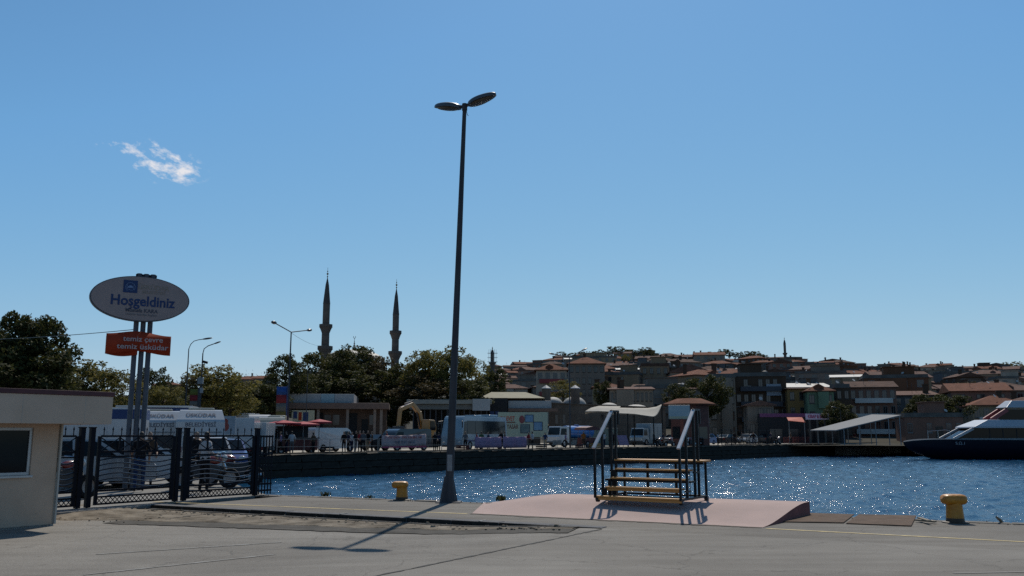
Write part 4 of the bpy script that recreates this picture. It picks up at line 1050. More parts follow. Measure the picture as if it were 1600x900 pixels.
# crown units: radius 1, centre at origin; the trunk reaches down from it
CROWN = {}
for key, args in {'plane_dark': (1, 82, 140, .042, LEAF['dark']), 'plane_dark2': (2, 76, 145, .042, LEAF['dark']), 'olive': (3, 76, 125, .042, LEAF['olive']), 'olive2': (4, 50, 95, .042, LEAF['olive']), 'brown': (5, 60, 110, .042, LEAF['brown']),
                  'near': (6, 84, 190, .045, LEAF['dark']), 'bush': (7, 34, 60, .07, LEAF['olive']), 'bushd': (8, 34, 60, .07, LEAF['dark']), 'thin': (9, 30, 30, .035, LEAF['brown'])}.items():
    CROWN[key] = crown_mesh('crown', *args)
CROWN['cypress'] = crown_mesh('crown', 12, 60, 26, .05, LEAF['pine'], 'cone')
TRUNK = [stem_mesh(s) for s in range(4)]
LIMBS = [limb_mesh(s) for s in range(4)]
def wood(t_, zc, rx_, rz_):
    q = link('trunk', random.choice(TRUNK), t_); q.location = (0, 0, zc); q.scale = (rx_ * .9, rx_ * .9, zc); q.rotation_euler = (0, 0, random.uniform(0, 6.28))
    l_ = link('limbs', random.choice(LIMBS), q); l_.scale = (1 / .9, 1 / .9, rz_ / zc)
def tree(px, py_c, d, rx_, rz_, kind, label, group, zb=None, cat='tree', name='broadleaf_tree', rot=None):
    """crown centre at a pixel column/row and distance, radii in metres"""
    c = at(px, py_c, d); zb = zb if zb is not None else QZ
    t_ = thing(name, label, cat, (c.x, c.y, zb), 0, group)
    cr_ = link('crown', CROWN[kind], t_); cr_.location = (0, 0, c.z - zb); cr_.scale = (rx_ * 1.22, rx_ * 1.22, rz_ * 1.2); cr_.rotation_euler = (0, 0, random.uniform(0, 6.28) if rot is None else rot)
    wood(t_, c.z - zb, rx_, rz_)
    return t_
T = tree
g1 = 'trees around the yard behind the fence'
T(45, 560, 46, 1.95, 2.2, 'near', 'dark leafy tree rising over the cabin roof', g1, 0, rot=1.0)
T(18, 590, 45, 2.2, 1.9, 'near', 'dark spreading tree low behind the cabin roof', g1, 0)
T(-12, 540, 47, 1.0, .95, 'near', 'small dark tree top showing beside the cabin tree', g1, 0)
T(70, 605, 50, 1.6, 1.3, 'plane_dark', 'dark round tree behind the cabin roof end', g1, 0)
T(128, 600, 60, 2.2, 1.5, 'olive', 'olive green tree between cabin and welcome sign', g1, 0)
T(168, 608, 62, 1.3, 1.7, 'thin', 'thin half bare tree just before the welcome sign poles', g1, 0)
T(192, 620, 60, 1.6, 1.5, 'olive2', 'olive bush-like tree directly behind the welcome sign poles', g1, 0)
T(237, 612, 64, 1.5, 1.6, 'plane_dark2', 'dark tree just past the welcome sign poles', g1, 0)
T(255, 628, 60, 1.3, 1.0, 'olive', 'low olive tree over the municipal trucks', g1, 0)
g2 = 'trees in front of the mosque'
T(302, 612, 84, 1.6, 1.4, 'brown', 'brownish tree by the curved street lamp', g2)
T(338, 608, 86, 3.0, 2.2, 'olive', 'sunny olive tree by the lamp with the camera', g2)
T(362, 622, 88, 2.2, 1.7, 'olive2', 'pale olive tree beside the lamp with the camera', g2)
T(398, 622, 104, 3.2, 2.0, 'plane_dark', 'low dark tree in the gap before the double lamp', g2)
T(447, 590, 110, 2.6, 2.6, 'plane_dark2', 'round dark tree behind the double-armed street lamp', g2)
T(478, 608, 118, 3.2, 2.4, 'plane_dark', 'dark tree between double lamp and mosque trees', g2)
T(516, 582, 128, 4.0, 3.6, 'plane_dark', 'big dark plane tree below the taller minaret', g2)
T(556, 580, 134, 4.6, 3.5, 'plane_dark2', 'big dark plane tree under the mosque dome', g2)
T(548, 606, 126, 5.2, 2.7, 'plane_dark', 'wide dark plane tree low before the mosque', g2)
T(600, 592, 132, 3.6, 3.4, 'brown', 'brownish plane tree below the shorter minaret', g2)
T(625, 604, 128, 3.8, 3.0, 'plane_dark2', 'dark plane tree just past the shorter minaret', g2)
T(668, 588, 124, 3.2, 3.4, 'olive', 'light olive plane tree beside the tall lamp post', g2)
T(700, 584, 126, 3.8, 3.6, 'olive', 'light olive plane tree behind the tall lamp post', g2)
T(738, 596, 130, 2.5, 3.3, 'olive2', 'airy olive tree towards the scaffolded minaret', g2)
T(655, 610, 120, 3.6, 2.2, 'brown', 'low brownish tree over the excavator', g2)
T(722, 614, 120, 3.4, 2.1, 'plane_dark', 'low dark tree over the long shelter roof', g2)
T(308, 640, 96, 3.0, 2.4, 'plane_dark', 'low dark tree right behind the flag banner poles', g2)
T(350, 645, 100, 3.4, 2.2, 'plane_dark2', 'low dark tree over the lorry with its tail lift', g2)
T(395, 642, 108, 3.4, 2.4, 'plane_dark', 'low dark tree over the parked coach roofs', g2)
T(430, 640, 116, 3.0, 2.4, 'plane_dark2', 'low dark tree at the corner of the brown building', g2)
T(110, 640, 66, 2.2, 1.6, 'plane_dark', 'low dark tree behind the blue striped lorry', g1, 0)
T(270, 645, 76, 2.4, 1.7, 'plane_dark2', 'low dark tree over the municipal truck roofs', g1, 0)
T(215, 648, 72, 2.2, 1.6, 'plane_dark', 'low dark tree behind the three sign poles', g1, 0)
T(620, 640, 122, 2.6, 2.2, 'plane_dark', 'low dark tree behind the excavator arm', g2)
T(772, 602, 150, 2.7, 2.6, 'plane_dark2', 'dark tree at the edge of the hillside houses', g2)
g3 = 'trees between the hillside houses'
for px, py, d, a, b, k, lab in ((1105, 615, 160, 3.6, 3.6, 'plane_dark', 'dark tree behind the terracotta kiosk'), (1060, 622, 156, 2.6, 2.2, 'plane_dark2', 'dark low tree between sail canopy and kiosk'),
        (880, 612, 168, 2.9, 1.9, 'olive2', 'olive tree between the two bath turrets'), (942, 612, 165, 1.7, 2.2, 'plane_dark', 'slim dark tree past the bath turrets'),
        (1308, 648, 146, 2.6, 2.0, 'plane_dark2', 'dark tree over the end of the slanted shelter'), (1475, 636, 155, 4.0, 2.6, 'plane_dark', 'dark dense tree over the pinkish quay building'),
        (1440, 640, 158, 3.0, 2.4, 'plane_dark2', 'dark tree beside the slanted shelter and pinkish building'), (1505, 615, 200, 4.0, 2.6, 'brown', 'brownish trees between the tiled roofs over the boat'),
        (1545, 612, 205, 3.6, 2.2, 'plane_dark', 'dark tree patch under the rose ridge house')):
    T(px, py, d, a, b, k, lab, g3, terr(at(px, 600, d).x, d) - .2)
random.seed(23)
def TREE_LAB(px, d):
    zone = next((z for a, b, z in ZON if a <= px < b), ZON[-1][2])
    return 'small round garden tree between houses ' + ROWN[min(6, int((d - 158) / 376 * 7))] + ', ' + zone
for i in range(34):
    px = random.uniform(770, 1610); d = random.uniform(190, 500); x = at(px, 600, d).x
    if any((x - a) ** 2 + (d - b) ** 2 < (r * .9) ** 2 for a, b, r in PLACED): continue
    z = terr(x, d); rr = random.uniform(1.8, 3.4); kk = random.choice(('bush', 'bushd', 'bushd'))
    t_ = thing('broadleaf_tree', TREE_LAB(px, d), 'tree', (x, d, z - .2), 0, g3)
    c_ = link('crown', CROWN[kk], t_); c_.location = (0, 0, rr + 2.2); c_.scale = (rr, rr, rr); c_.rotation_euler = (0, 0, random.uniform(0, 6))
    wood(t_, rr + 2.2, rr, rr)
# ridge wood: rows of single trees on the skyline
random.seed(5)
for a, b, step, lab, kd in ((876, 918, 9, 'dark tree in the clump at the start of the ridge', 'bushd'), (925, 1020, 8, 'dark tree of the wood on the hilltop', 'bushd'), (1120, 1200, 8, 'dark tree on the ridge before the lone minaret', 'bushd'), (1575, 1610, 8, 'green tree at the end of the ridge over the boat', 'bush')):
    px = a
    while px < b:
        d = random.uniform(515, 560); x = at(px, 600, d).x; z = terr(x, d); rr = random.uniform(2.2, 4.2)
        t_ = thing('ridge_tree', lab, 'tree', (x, d, z), 0, lab.replace('dark tree', 'dark trees').replace('green tree', 'green trees'))
        c_ = link('crown', CROWN[kd], t_); c_.location = (0, 0, rr * .9 + 4.2); c_.scale = (rr, rr, rr * .8); c_.rotation_euler = (0, 0, random.uniform(0, 6))
        wood(t_, rr * .9 + 4.2, rr, rr)
        px += step * random.uniform(.7, 1.3)
# cypresses on the far ridge seen over the yard trees
for i, px in enumerate((268, 276, 284, 290, 372, 378, 384, 388, 394, 400, 408, 417)):
    d = 520; x = at(px, 600, d).x; z = terr(x, d); rr = random.uniform(1.2, 1.8); hh = random.uniform(3, 5.2)
    lab = 'dark cypress on the distant ridge past the welcome sign' if px < 300 else 'dark cypress on the distant ridge near the double-armed lamp'
    t_ = thing('cypress_tree', lab, 'cypress', (x, d, z), 0, 'cypresses on the distant ridge' + (' past the sign' if px < 300 else ' near the lamp'))
    c_ = link('crown', CROWN['cypress'], t_); c_.location = (0, 0, hh); c_.scale = (rr, rr, hh)
    q = link('trunk', TRUNK[2], t_); q.location = (0, 0, hh * .5); q.scale = (rr * .5, rr * .5, hh * .5)
random.seed(31)
for i, px in enumerate((262, 375, 392, 410)):
    d = 470 + i * 6; x = at(px, 600, d).x
    house(x, d, terr(x, d), 14, 9, 5.8, 0, ('dusky rose', 'pale pink', 'cream', 'grey')[i], 'terracotta', 'hip', 2, ('two-storey rose house far behind the welcome sign', 'pink house on the distant ridge under the cypresses', 'cream house on the distant ridge under the cypresses', 'grey house on the distant ridge close to the double-armed lamp')[i], 'houses on the distant ridge')
# ================================================================== mosque and minarets
gm('ottoman_stone', (.10, .083, .072), .9, col2=(.15, .125, .107), scale=.6, stretch=(1, 1, 3), bump=.3, bscale=5, spec=.1)
gm('lead', (.20, .21, .22), .6, col2=(.30, .30, .31), scale=.8); gm('lead_dark', (.075, .068, .066), .8, spec=.15, var=.2, scale=.8)
gm('gilt', (.12, .09, .03), .5, var=.2)
def minaret(px, top_y, base_z, d, ys, rads, label, finial_h=2.0, nsides=16):
    """ys: pixel rows [cone base, upper balcony top, upper balcony foot, lower balcony top, lower balcony foot]; rads in metres"""
    Z = [at(px, y, d).z for y in ys]; c = at(px, 500, d); tz = at(px, top_y, d).z
    t_ = thing('minaret', label, 'minaret', (c.x, d, base_z))
    z = lambda a: a - base_z
    r1, r2, r3 = rads
    MB().lathe([(r3 * 1.5, 0), (r3 * 1.45, 5), (r3, 8), (r3 * .98, z(Z[4]))], nsides).build('shaft', M['ottoman_stone'], t_)
    for za, zb_, r in ((Z[3], Z[4], r3), (Z[1], Z[2], r2)):
        b = MB().lathe([(r * 1.02, z(zb_)), (r * 1.22, z(lerp(zb_, za, .25))), (r * 1.30, z(lerp(zb_, za, .35))), (r * 1.55, z(lerp(zb_, za, .6))), (r * 1.72, z(lerp(zb_, za, .68)))], nsides).build('balcony', M['ottoman_stone'], t_)
        fl = MB()
        for k in range(nsides):
            a0, a1 = 2 * math.pi * k / nsides, 2 * math.pi * (k + .94) / nsides
            rr = r * 1.68; h0, h1 = z(lerp(zb_, za, .684)), z(za)
            fl.hexa([(rr * math.cos(a0), rr * math.sin(a0), h0), (rr * math.cos(a1), rr * math.sin(a1), h0), (rr * .94 * math.cos(a1), rr * .94 * math.sin(a1), h0), (rr * .94 * math.cos(a0), rr * .94 * math.sin(a0), h0),
                     (rr * math.cos(a0), rr * math.sin(a0), h1), (rr * math.cos(a1), rr * math.sin(a1), h1), (rr * .94 * math.cos(a1), rr * .94 * math.sin(a1), h1), (rr * .94 * math.cos(a0), rr * .94 * math.sin(a0), h1)])
        fix_normals(fl.build('parapet', M['ottoman_stone'], b))
    MB().lathe([(r2 * 1.0, z(Z[4]) if False else z(lerp(Z[4], Z[3], .68))), (r2 * .98, z(Z[2]))], nsides).build('shaft', M['ottoman_stone'], t_)
    MB().lathe([(r1, z(lerp(Z[2], Z[1], .68))), (r1, z(Z[0])), (r1 * 1.06, z(Z[0]) + .05)], nsides).build('shaft', M['ottoman_stone'], t_)
    MB().lathe([(r1 * 1.04, z(Z[0]) + .052), (r1 * .97, z(Z[0]) + .5), (r1 * .5, z(lerp(Z[0], tz, .52))), (.06, z(tz) - finial_h)], nsides).build('spire', M['lead_dark'], t_)
    f = MB().path([(0, 0, z(tz) - finial_h - .1), (0, 0, z(tz))], [.06, .03], 6)
    for q, rr in ((.1, .16), (.38, .22), (.62, .13)): f.ell((0, 0, z(tz) - finial_h * (1 - q)), (rr, rr, rr), 8, 6)
    f.build('finial', M['gilt'], t_)
    return t_
MD = 185
minaret(509.5, 418, 1.5, MD, [475, 507, 520, 541, 556], (.74, .82, .94), 'taller stone minaret with pointed spire and two balconies over the plane trees', 2.2)
minaret(618.5, 436, 1.5, MD + 14, [492, 517, 530, 549, 562], (.72, .80, .92), 'shorter stone minaret with two balconies over the plane trees', 2.2)
mq = at(533, 600, 190); mt = thing('mosque', 'shallow lead mosque dome peeping over the plane trees', 'mosque', (mq.x + 1.5, 196, 1.5))
dz = at(533, 546, 196).z - 1.5
MB().box(-11, 11, -8, 8, 0, dz - 5.4).build('wall', M['ottoman_stone'], mt)
MB().lathe([(7.0, dz - 5.4), (7.0, dz - 3.2), (7.2, dz - 3.1)], 24).build('drum', M['ottoman_stone'], mt)
MB().lathe([(7.0, dz - 3.1)] + [(6.9 * math.cos(a), dz - 3.1 + 3.1 * math.sin(a)) for a in np.linspace(.05, math.pi / 2 - .02, 10)], 28).build('dome', gm('dome_pale', (.42, .39, .34), .6, var=.15, scale=1), mt, smooth=True)
f = MB().path([(0, 0, dz), (0, 0, dz + 2.6)], [.10, .04], 6)
for zz, rr in ((.25, .34), (.8, .26), (1.25, .2), (1.65, .14)): f.ell((0, 0, dz + zz), (rr, rr, rr * .8), 8, 6)
f.path([(.26 * math.cos(t_), 0, dz + 2.75 + .26 * math.sin(t_)) for t_ in np.linspace(R(-230), R(50), 12)], .05, 5)
f.build('finial', M['lead_dark'], mt)
# slim minaret on the slope
minaret(1224, 526, at(1224, 585, 440).z - 2, 440, [538, 551.5, 555, 570, 574], (.62, .70, .80), 'lone slim minaret rising from the houses on the ridge', 1.6, 12)
# scaffolded minaret
sm_ = minaret(769.5, 541, at(769, 600, 330).z - 6, 330, [553, 566, 571, 586, 592], (.62, .8, .9), 'white minaret wrapped in scaffolding at the hillside end', 1.2, 12)
sc_ = thing('scaffolding', 'tube scaffolding around the white minaret', 'scaffolding', (at(769.5, 560, 330).x, 330, at(769, 600, 330).z - 6))
zt = at(769, 546, 330).z - (at(769, 600, 330).z - 6)
for a in range(6):
    x, y = 1.35 * math.cos(a * math.pi / 3), 1.35 * math.sin(a * math.pi / 3); MB().path([(x, y, 0), (x, y, zt)], .045, 5).build('standard', M['galv'], sc_)
zz = 3.0
while zz < zt:
    for k in (-1, 1): MB().path([(-1.9, k * 1.2, zz), (1.9, k * 1.2, zz)], .05, 5).build('ledger', M['galv'], sc_)
    MB().box(-1.6, 1.6, .7, 1.3, zz - .06, zz - .01).build('deck_board', M['wood_scrap'], sc_)
    zz += 1.6

# ================================================================== buildings along the far quay
def wb(name, label, cat, px, d, zb=QZ, rz=None):
    q = at(px, 690, d); return thing(name, label, cat, (q.x, d, zb), math.atan2(-q.x, d) * .6 if rz is None else rz)
gm('brown_stone', (.095, .062, .048), .85, col2=(.135, .09, .07), scale=1.2, spec=.1); gm('panel_white', (.26, .27, .28), .6, var=.1); gm('panel_teal', (.20, .30, .34), .5, var=.1)
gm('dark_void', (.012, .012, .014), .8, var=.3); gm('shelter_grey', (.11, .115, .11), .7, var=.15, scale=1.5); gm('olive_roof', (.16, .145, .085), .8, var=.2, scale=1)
# terminal building
d = 112; mpx = m_per_px(d); X = lambda px: (px - 505) * mpx; Zp = lambda py: at(505, py, d).z - QZ
tb = wb('terminal_building', 'brown stone quay building with white and teal roof band', 'building', 505, d)
MB().box(X(412), X(602), .8, 14, 0, Zp(640)).build('wall', M['brown_stone'], tb)
MB().box(X(408), X(606), -1.6, 14.4, Zp(639.5), Zp(630)).build('fascia', gm('fascia_brown', (.14, .085, .065), .8, var=.12), tb, bevel=.05)
for k, (a, b, m_) in enumerate(((449, 500, 'panel_white'), (500.3, 521, 'panel_teal'), (521.3, 551, 'panel_white'))): MB().box(X(a), X(b), -.9, 12, Zp(629.8), Zp(616)).build('roof_band', M[m_], tb, bevel=.03)
for px in (415, 452, 495, 540, 582, 592): MB().box(X(px), X(px + 4), -1.2, -.6, 0, Zp(640)).build('column', gm('col_stone', (.20, .15, .12), .8, var=.15), tb)
for a, b, y0 in ((492, 503, 645), (540, 556, 645), (563, 573, 655)): MB().box(X(a), X(b), .70, .79, 0, Zp(y0)).build('doorway', M['dark_void'], tb)
for a, b in ((505, 515), (518, 528), (575, 581)): MB().box(X(a), X(b), .72, .79, Zp(664), Zp(648)).build('window', M['win_glass'], tb)
po = wb('poster_board', 'cream notice board with blue and dark pictures on the brown building', 'notice board', 472, 110); mp2 = m_per_px(110); zq = lambda py: at(472, py, 110).z - QZ
pp = MB().box(-17.5 * mp2, 17.5 * mp2, -.03, .03, zq(662), zq(641)).build('board', gm('cream_board', (.45, .40, .27), .7), po)
for a, b, y0, y1, m_ in ((-15, -9, 654, 643, 'sign_blue'), (-7, -2, 657, 644, 'orange_banner'), (0, 8, 658, 644, 'sign_blue')): MB().box(a * mp2, b * mp2, -.045, -.031, zq(y0), zq(y1)).build('picture', M[m_], pp)
for x in (-14, 14): MB().box(x * mp2 - .05, x * mp2 + .05, -.02, .02, 0, zq(662)).build('leg', M['galv_dark'], po)
# long shelter behind excavator and bus
d = 118; mpx = m_per_px(d); X = lambda px: (px - 705) * mpx; Zp = lambda py: at(705, py, d).z - QZ
ls = wb('bus_shelter', 'long grey shelter with flat roof and slatted front behind the bus', 'shelter', 705, d)
MB().box(X(640), X(764), -1, 7, Zp(640), Zp(632)).build('fascia', M['shelter_grey'], ls, bevel=.04)
MB().box(X(636), X(768), -1.6, 8, Zp(631.8), Zp(625)).build('roof', gm('roof_canopy', (.20, .20, .18), .7, var=.15), ls, bevel=.05)
MB().box(X(642), X(762), 4, 4.2, 0, Zp(640)).build('back_wall', M['dark_void'], ls)
for k in range(14):
    px = 645 + k * 8.8; MB().box(X(px), X(px + 1.6), -.6, -.4, 0, Zp(640)).build('post', M['galv_dark'], ls)
for k in range(4): MB().box(X(650), X(755), 3.7, 3.9, .6 + k * .75, .75 + k * .75).build('slat', M['shelter_grey'], ls)
MB().box(X(738), X(765), -1.8, -1.62, Zp(642), Zp(624)).build('end_panel', M['panel_white'], ls)
# dark block tower and shallow roof
d = 122; mpx = m_per_px(d); X = lambda px: (px - 800) * mpx; Zp = lambda py: at(800, py, d).z - QZ
kt = wb('market_hall', 'market hall with shallow olive roof and dark square tower', 'building', 800, d)
MB().box(X(757), X(845), 2, 14, 0, Zp(622)).build('wall', M['brown_stone'], kt)
MB().hexa([(X(748), 0, Zp(622) + .004), (X(852), 0, Zp(622) + .004), (X(852), 15, Zp(622) + .004), (X(748), 15, Zp(622) + .004), (X(766), 5, Zp(610)), (X(822), 5, Zp(610)), (X(822), 10, Zp(610)), (X(766), 10, Zp(610))]).build('roof', M['olive_roof'], kt)
MB().box(X(764), X(793), -.6, 1.9, 0, Zp(622)).build('tower', M['dark_void'], kt)
MB().box(X(794), X(862), .2, 1.9, Zp(638), Zp(626)).build('white_band', M['panel_white'], kt, bevel=.03)
MB().box(X(794), X(872), -.3, 1.9, Zp(643), Zp(638.3)).build('fascia', M['fascia_brown'], kt)
for px in (766, 774): MB().box(X(px), X(px + 6), -.7, -.61, Zp(652), Zp(643)).build('blue_notice', M['sign_blue'], kt)
# billboard with red lettering and pictures
d = 108; mpx = m_per_px(d); Zb = lambda py: at(825, py, d).z - QZ
bb = wb('billboard', 'pale green billboard with red lettering and blue pictures beside the bus', 'billboard', 827, d); Xb = lambda px: (px - 827) * mpx
bp = MB().box(Xb(778), Xb(856), 0, .12, Zb(683), Zb(644)).build('panel', gm('board_green', (.28, .33, .26), .7, var=.08), bb)
for px in (784, 815, 850): MB().box(Xb(px), Xb(px + 2), .13, .28, 0, Zb(644)).build('post', M['galv_dark'], bb)
gm('letter_red', (.30, .05, .035), .7, var=.1); gm('letter_brown', (.12, .06, .045), .7, var=.1)
rx = (R(90), 0, 0)
text('lettering', 'BU EVET', .74, M['letter_red'], bp, (Xb(793), -.01, Zb(654.5)), rx, bold=.02).scale = (.62, 1, 1)
MB().box(Xb(788), Xb(805), -.012, -.002, Zb(661), Zb(659)).build('text_rule', M['letter_brown'], bp)
text('lettering', 'IN YASAR', .74, M['letter_brown'], bp, (Xb(797), -.01, Zb(667)), rx, bold=.02).scale = (.62, 1, 1)
MB().prism([(Xb(815.5) + 4.2 * mpx * math.cos(t_), Zb(655.5) + 6.2 * mpx * math.sin(t_)) for t_ in np.linspace(0, 2 * math.pi, 22)[:-1]], -.03, -.002).build('round_picture', gm('pic_maroon', (.16, .04, .045), .7, var=.4, scale=4), bp)
gm('pic_blue', (.06, .14, .26), .6, col2=(.14, .26, .36), scale=1.2); gm('pic_green', (.04, .09, .09), .6, col2=(.14, .18, .19), scale=1.2); gm('pic_dark', (.015, .03, .06), .7, var=.3)
for a, b, y0, y1, m_ in ((820, 834, 660, 648, 'pic_blue'), (813, 828, 677, 663, 'pic_green'), (833.5, 848, 673, 659, 'pic_blue')):
    fr_ = MB().box(Xb(a), Xb(b), -.03, -.002, Zb(y0), Zb(y1)).build('picture_frame', M['pic_dark'], bp); MB().box(Xb(a + 1), Xb(b - 1), -.04, -.031, Zb(y0 - 1), Zb(y1 + 1)).build('picture', M[m_], fr_)
# bath house with domes
d = 126; mpx = m_per_px(d); X = lambda px: (px - 930) * mpx; Zp = lambda py: at(930, py, d).z - QZ
hm = wb('bath_house', 'old stone bath house with white domes and dark turrets', 'building', 930, d)
gm('hamam_stone', (.10, .075, .06), .9, col2=(.16, .125, .10), scale=.8, bump=.4, spec=.1); gm('dome_white', (.30, .285, .26), .7, col2=(.22, .21, .19), scale=1.2)
MB().hexa([(X(858), 0, 0), (X(1040), 0, 0), (X(1040), 16, 0), (X(858), 16, 0), (X(858), 0, Zp(630)), (X(1040), 0, Zp(638)), (X(1040), 16, Zp(636)), (X(858), 16, Zp(628))]).build('wall', M['hamam_stone'], hm)
MB().hexa([(X(856), -.25, Zp(630) + .004), (X(1042), -.25, Zp(638) + .004), (X(1042), 16, Zp(636) + .004), (X(856), 16, Zp(628) + .004), (X(856), -.25, Zp(628.6)), (X(1042), -.25, Zp(636.8)), (X(1042), 16, Zp(634.8)), (X(856), 16, Zp(626.6))]).build('eaves', M['hamam_stone'], hm)
for px, y, yb, yt, rr in ((864, 5, 632, 618, 17), (899, 5, 633, 617, 20), (956, 6, 636, 627, 16), (1000, 6, 640, 630, 22)):
    zb_, ht = Zp(yb), Zp(yt) - Zp(yb)
    MB().lathe([(rr * mpx, zb_)] + [(rr * mpx * math.cos(a), zb_ + ht * math.sin(a)) for a in np.linspace(.03, math.pi / 2 - .03, 9)], 24, (X(px), y, 0)).build('dome', M['dome_white'], hm, smooth=True)
for px, w2, y0, y1 in ((854, 7, 630, 607), (900, 7, 630, 607)):
    tr = MB().lathe([(w2 * mpx, Zp(y0)), (w2 * mpx, Zp(y1))], 8, (X(px), .9, 0)).build('turret', M['hamam_stone'], hm)
    MB().lathe([(w2 * mpx * 1.15, Zp(y1) + .003), (w2 * mpx * 1.1, Zp(y1) + .1), (w2 * mpx * .5, Zp(y1 - 4)), (.05, Zp(y1 - 6))], 8, (X(px), .9, 0)).build('turret_cap', M['lead'], tr)
for px in (868, 880, 940, 965, 1008): MB().box(X(px), X(px + 4), -.06, -.002, Zp(662), Zp(648)).build('window', M['win_glass'], hm)
hw = wb('garden_wall', 'low teal painted wall at the foot of the bath house', 'wall', 925, 118); mw = m_per_px(118)
MB().box(-35 * mw, 40 * mw, 0, .25, 0, 2.2).build('panel', gm('teal_wall', (.10, .15, .15), .8, var=.15), hw); MB().box(-35.5 * mw, 40.5 * mw, -.04, .29, 2.203, 2.3).build('coping', M['concrete'], hw)
# sail canopy
d = 108; q0 = at(990, 640, d); cs = thing('sail_canopy', 'white curved sail canopy on slim dark posts', 'canopy', (q0.x, d, QZ), 0)
gm('canvas', (.30, .285, .25), .8, col2=(.38, .36, .32), scale=1.5, transl=.25)
pt = lambda px, py, dd: at(px, py, dd) - Vector((q0.x, d, QZ))
P = []
for i in range(21):
    f = i / 20; a = pt(lerp(947, 1034, f), float(np.interp(f, [0, .1, .25, .5, .75, .9, 1], [645, 640, 637, 637.5, 637.5, 635.5, 631.5])), d + 3); b = pt(lerp(947.5, 1021, f), float(np.interp(f, [0, .3, .6, 1], [646, 645.5, 646.5, 651])), d - 3)
    P.append([tuple(lerp(a, b, g_) + Vector((0, 0, -.35 * math.sin(g_ * math.pi)))) for g_ in np.linspace(0, 1, 9)])
so = MB().grid(P).build('sail', M['canvas'], cs, smooth=True); md = so.modifiers.new('s', 'SOLIDIFY'); md.thickness = .05
P2 = [[tuple(Vector(q) + Vector((-2.2, 4, .35))) for q in r_[::2]] for r_ in P[:14]]
so2 = MB().grid(P2).build('sail', M['canvas'], cs, smooth=True); md = so2.modifiers.new('s', 'SOLIDIFY'); md.thickness = .05
for i, j in ((1, 8), (9, 8), (20, 8), (20, 0), (10, 0), (2, 0)):
    q = P[i][j]; MB().path([(q[0], q[1], 0), (q[0], q[1], q[2])], .07, 8).build('post', M['black_paint'], cs)
# kiosk
d = 116; kx = at(1078, 650, d).x; mpx = m_per_px(d); kk = thing('kiosk', 'red brick kiosk with eight-sided terracotta roof', 'kiosk', (kx, d, QZ), R(8)); Zp = lambda py: at(1078, py, d).z - QZ
MB().lathe([(31 * mpx, 0), (31 * mpx, Zp(633))], 8).build('wall', gm('kiosk_brick', (.09, .035, .028), .85, col2=(.14, .055, .045), scale=2), kk)
MB().lathe([(44 * mpx, Zp(633) + .003), (43.5 * mpx, Zp(631.5)), (20 * mpx, Zp(623)), (.3, Zp(622.3))], 8).build('roof', ROOFS['terracotta'], kk)
for k in range(8):
    a = 2 * math.pi * (k + .5) / 8; rr = 31 * mpx * math.cos(math.pi / 8) + .01
    o = MB().box(-.7, .7, -.04, .02, .9, 2.4).build('window', M['win_glass'], kk); o.location = (rr * math.cos(a), rr * math.sin(a), 0); o.rotation_euler = (0, 0, a + math.pi / 2)
fm = MB().path([(0, 0, Zp(622.3) - .1), (0, 0, Zp(622.3) + .5)], [.08, .02], 6).build('finial', M['lead_dark'], kk)
# advertising panel on an orange post
d = 106; ax = at(1062, 645, d); mpx = m_per_px(d); ad = thing('advertising_panel', 'white advertising panel on a thick orange post in front of the kiosk', 'billboard', (ax.x, d, QZ), R(-6)); Zp = lambda py: at(1062, py, d).z - QZ
pn = MB().box(-17.5 * mpx, 16 * mpx, -.2, .2, Zp(655), Zp(633)).build('panel_box', M['galv'], ad, bevel=.03)
MB().box(-16.8 * mpx, 15.2 * mpx, -.215, -.203, Zp(654.3), Zp(633.8)).build('panel_face', gm('ad_face', (.30, .34, .36), .5, col2=(.42, .44, .42), scale=.7), pn)
MB().box(-16.8 * mpx, 15.2 * mpx, -.222, -.216, Zp(654.2), Zp(650.5)).build('panel_strip', M['cream_board'], pn)
MB().box(1 * mpx, 5.4 * mpx, -.15, .15, 0, Zp(655)).build('post', gm('orange_post', (.30, .055, .02), .6, var=.15), ad, bevel=.02)
# slanted white shelter
c4 = [at(1266, 672.5, 118), at(1306, 672.5, 112), at(1408, 648, 118), at(1366, 647, 126)]
c4 = [at(1266, 672, 132), at(1306, 672, 122), at(1408, 648.3, 122), at(1362, 647.5, 132)]
b0 = (c4[0] + c4[2]) / 2; sl = thing('slanted_shelter', 'long white slanted shelter roof on thin posts near the boat', 'shelter', (b0.x, b0.y, QZ))
lv = [q - Vector((b0.x, b0.y, QZ)) for q in c4]
o = MB().hexa([tuple(q - Vector((0, 0, .12))) for q in lv] + [tuple(q) for q in lv]).build('roof_slab', gm('sheet_pale', (.21, .21, .21), .8, spec=.1, var=.08), sl); fix_normals(o)
for f in (.12, .35, .6, .8, .97):
    for a, b in ((0, 3), (1, 2)):
        q = lerp(lv[a], lv[b], f); 
        if q.z > 1.2: MB().path([(q.x, q.y, 0), (q.x, q.y, q.z - .12)], .06, 6).build('post', M['galv'], sl)
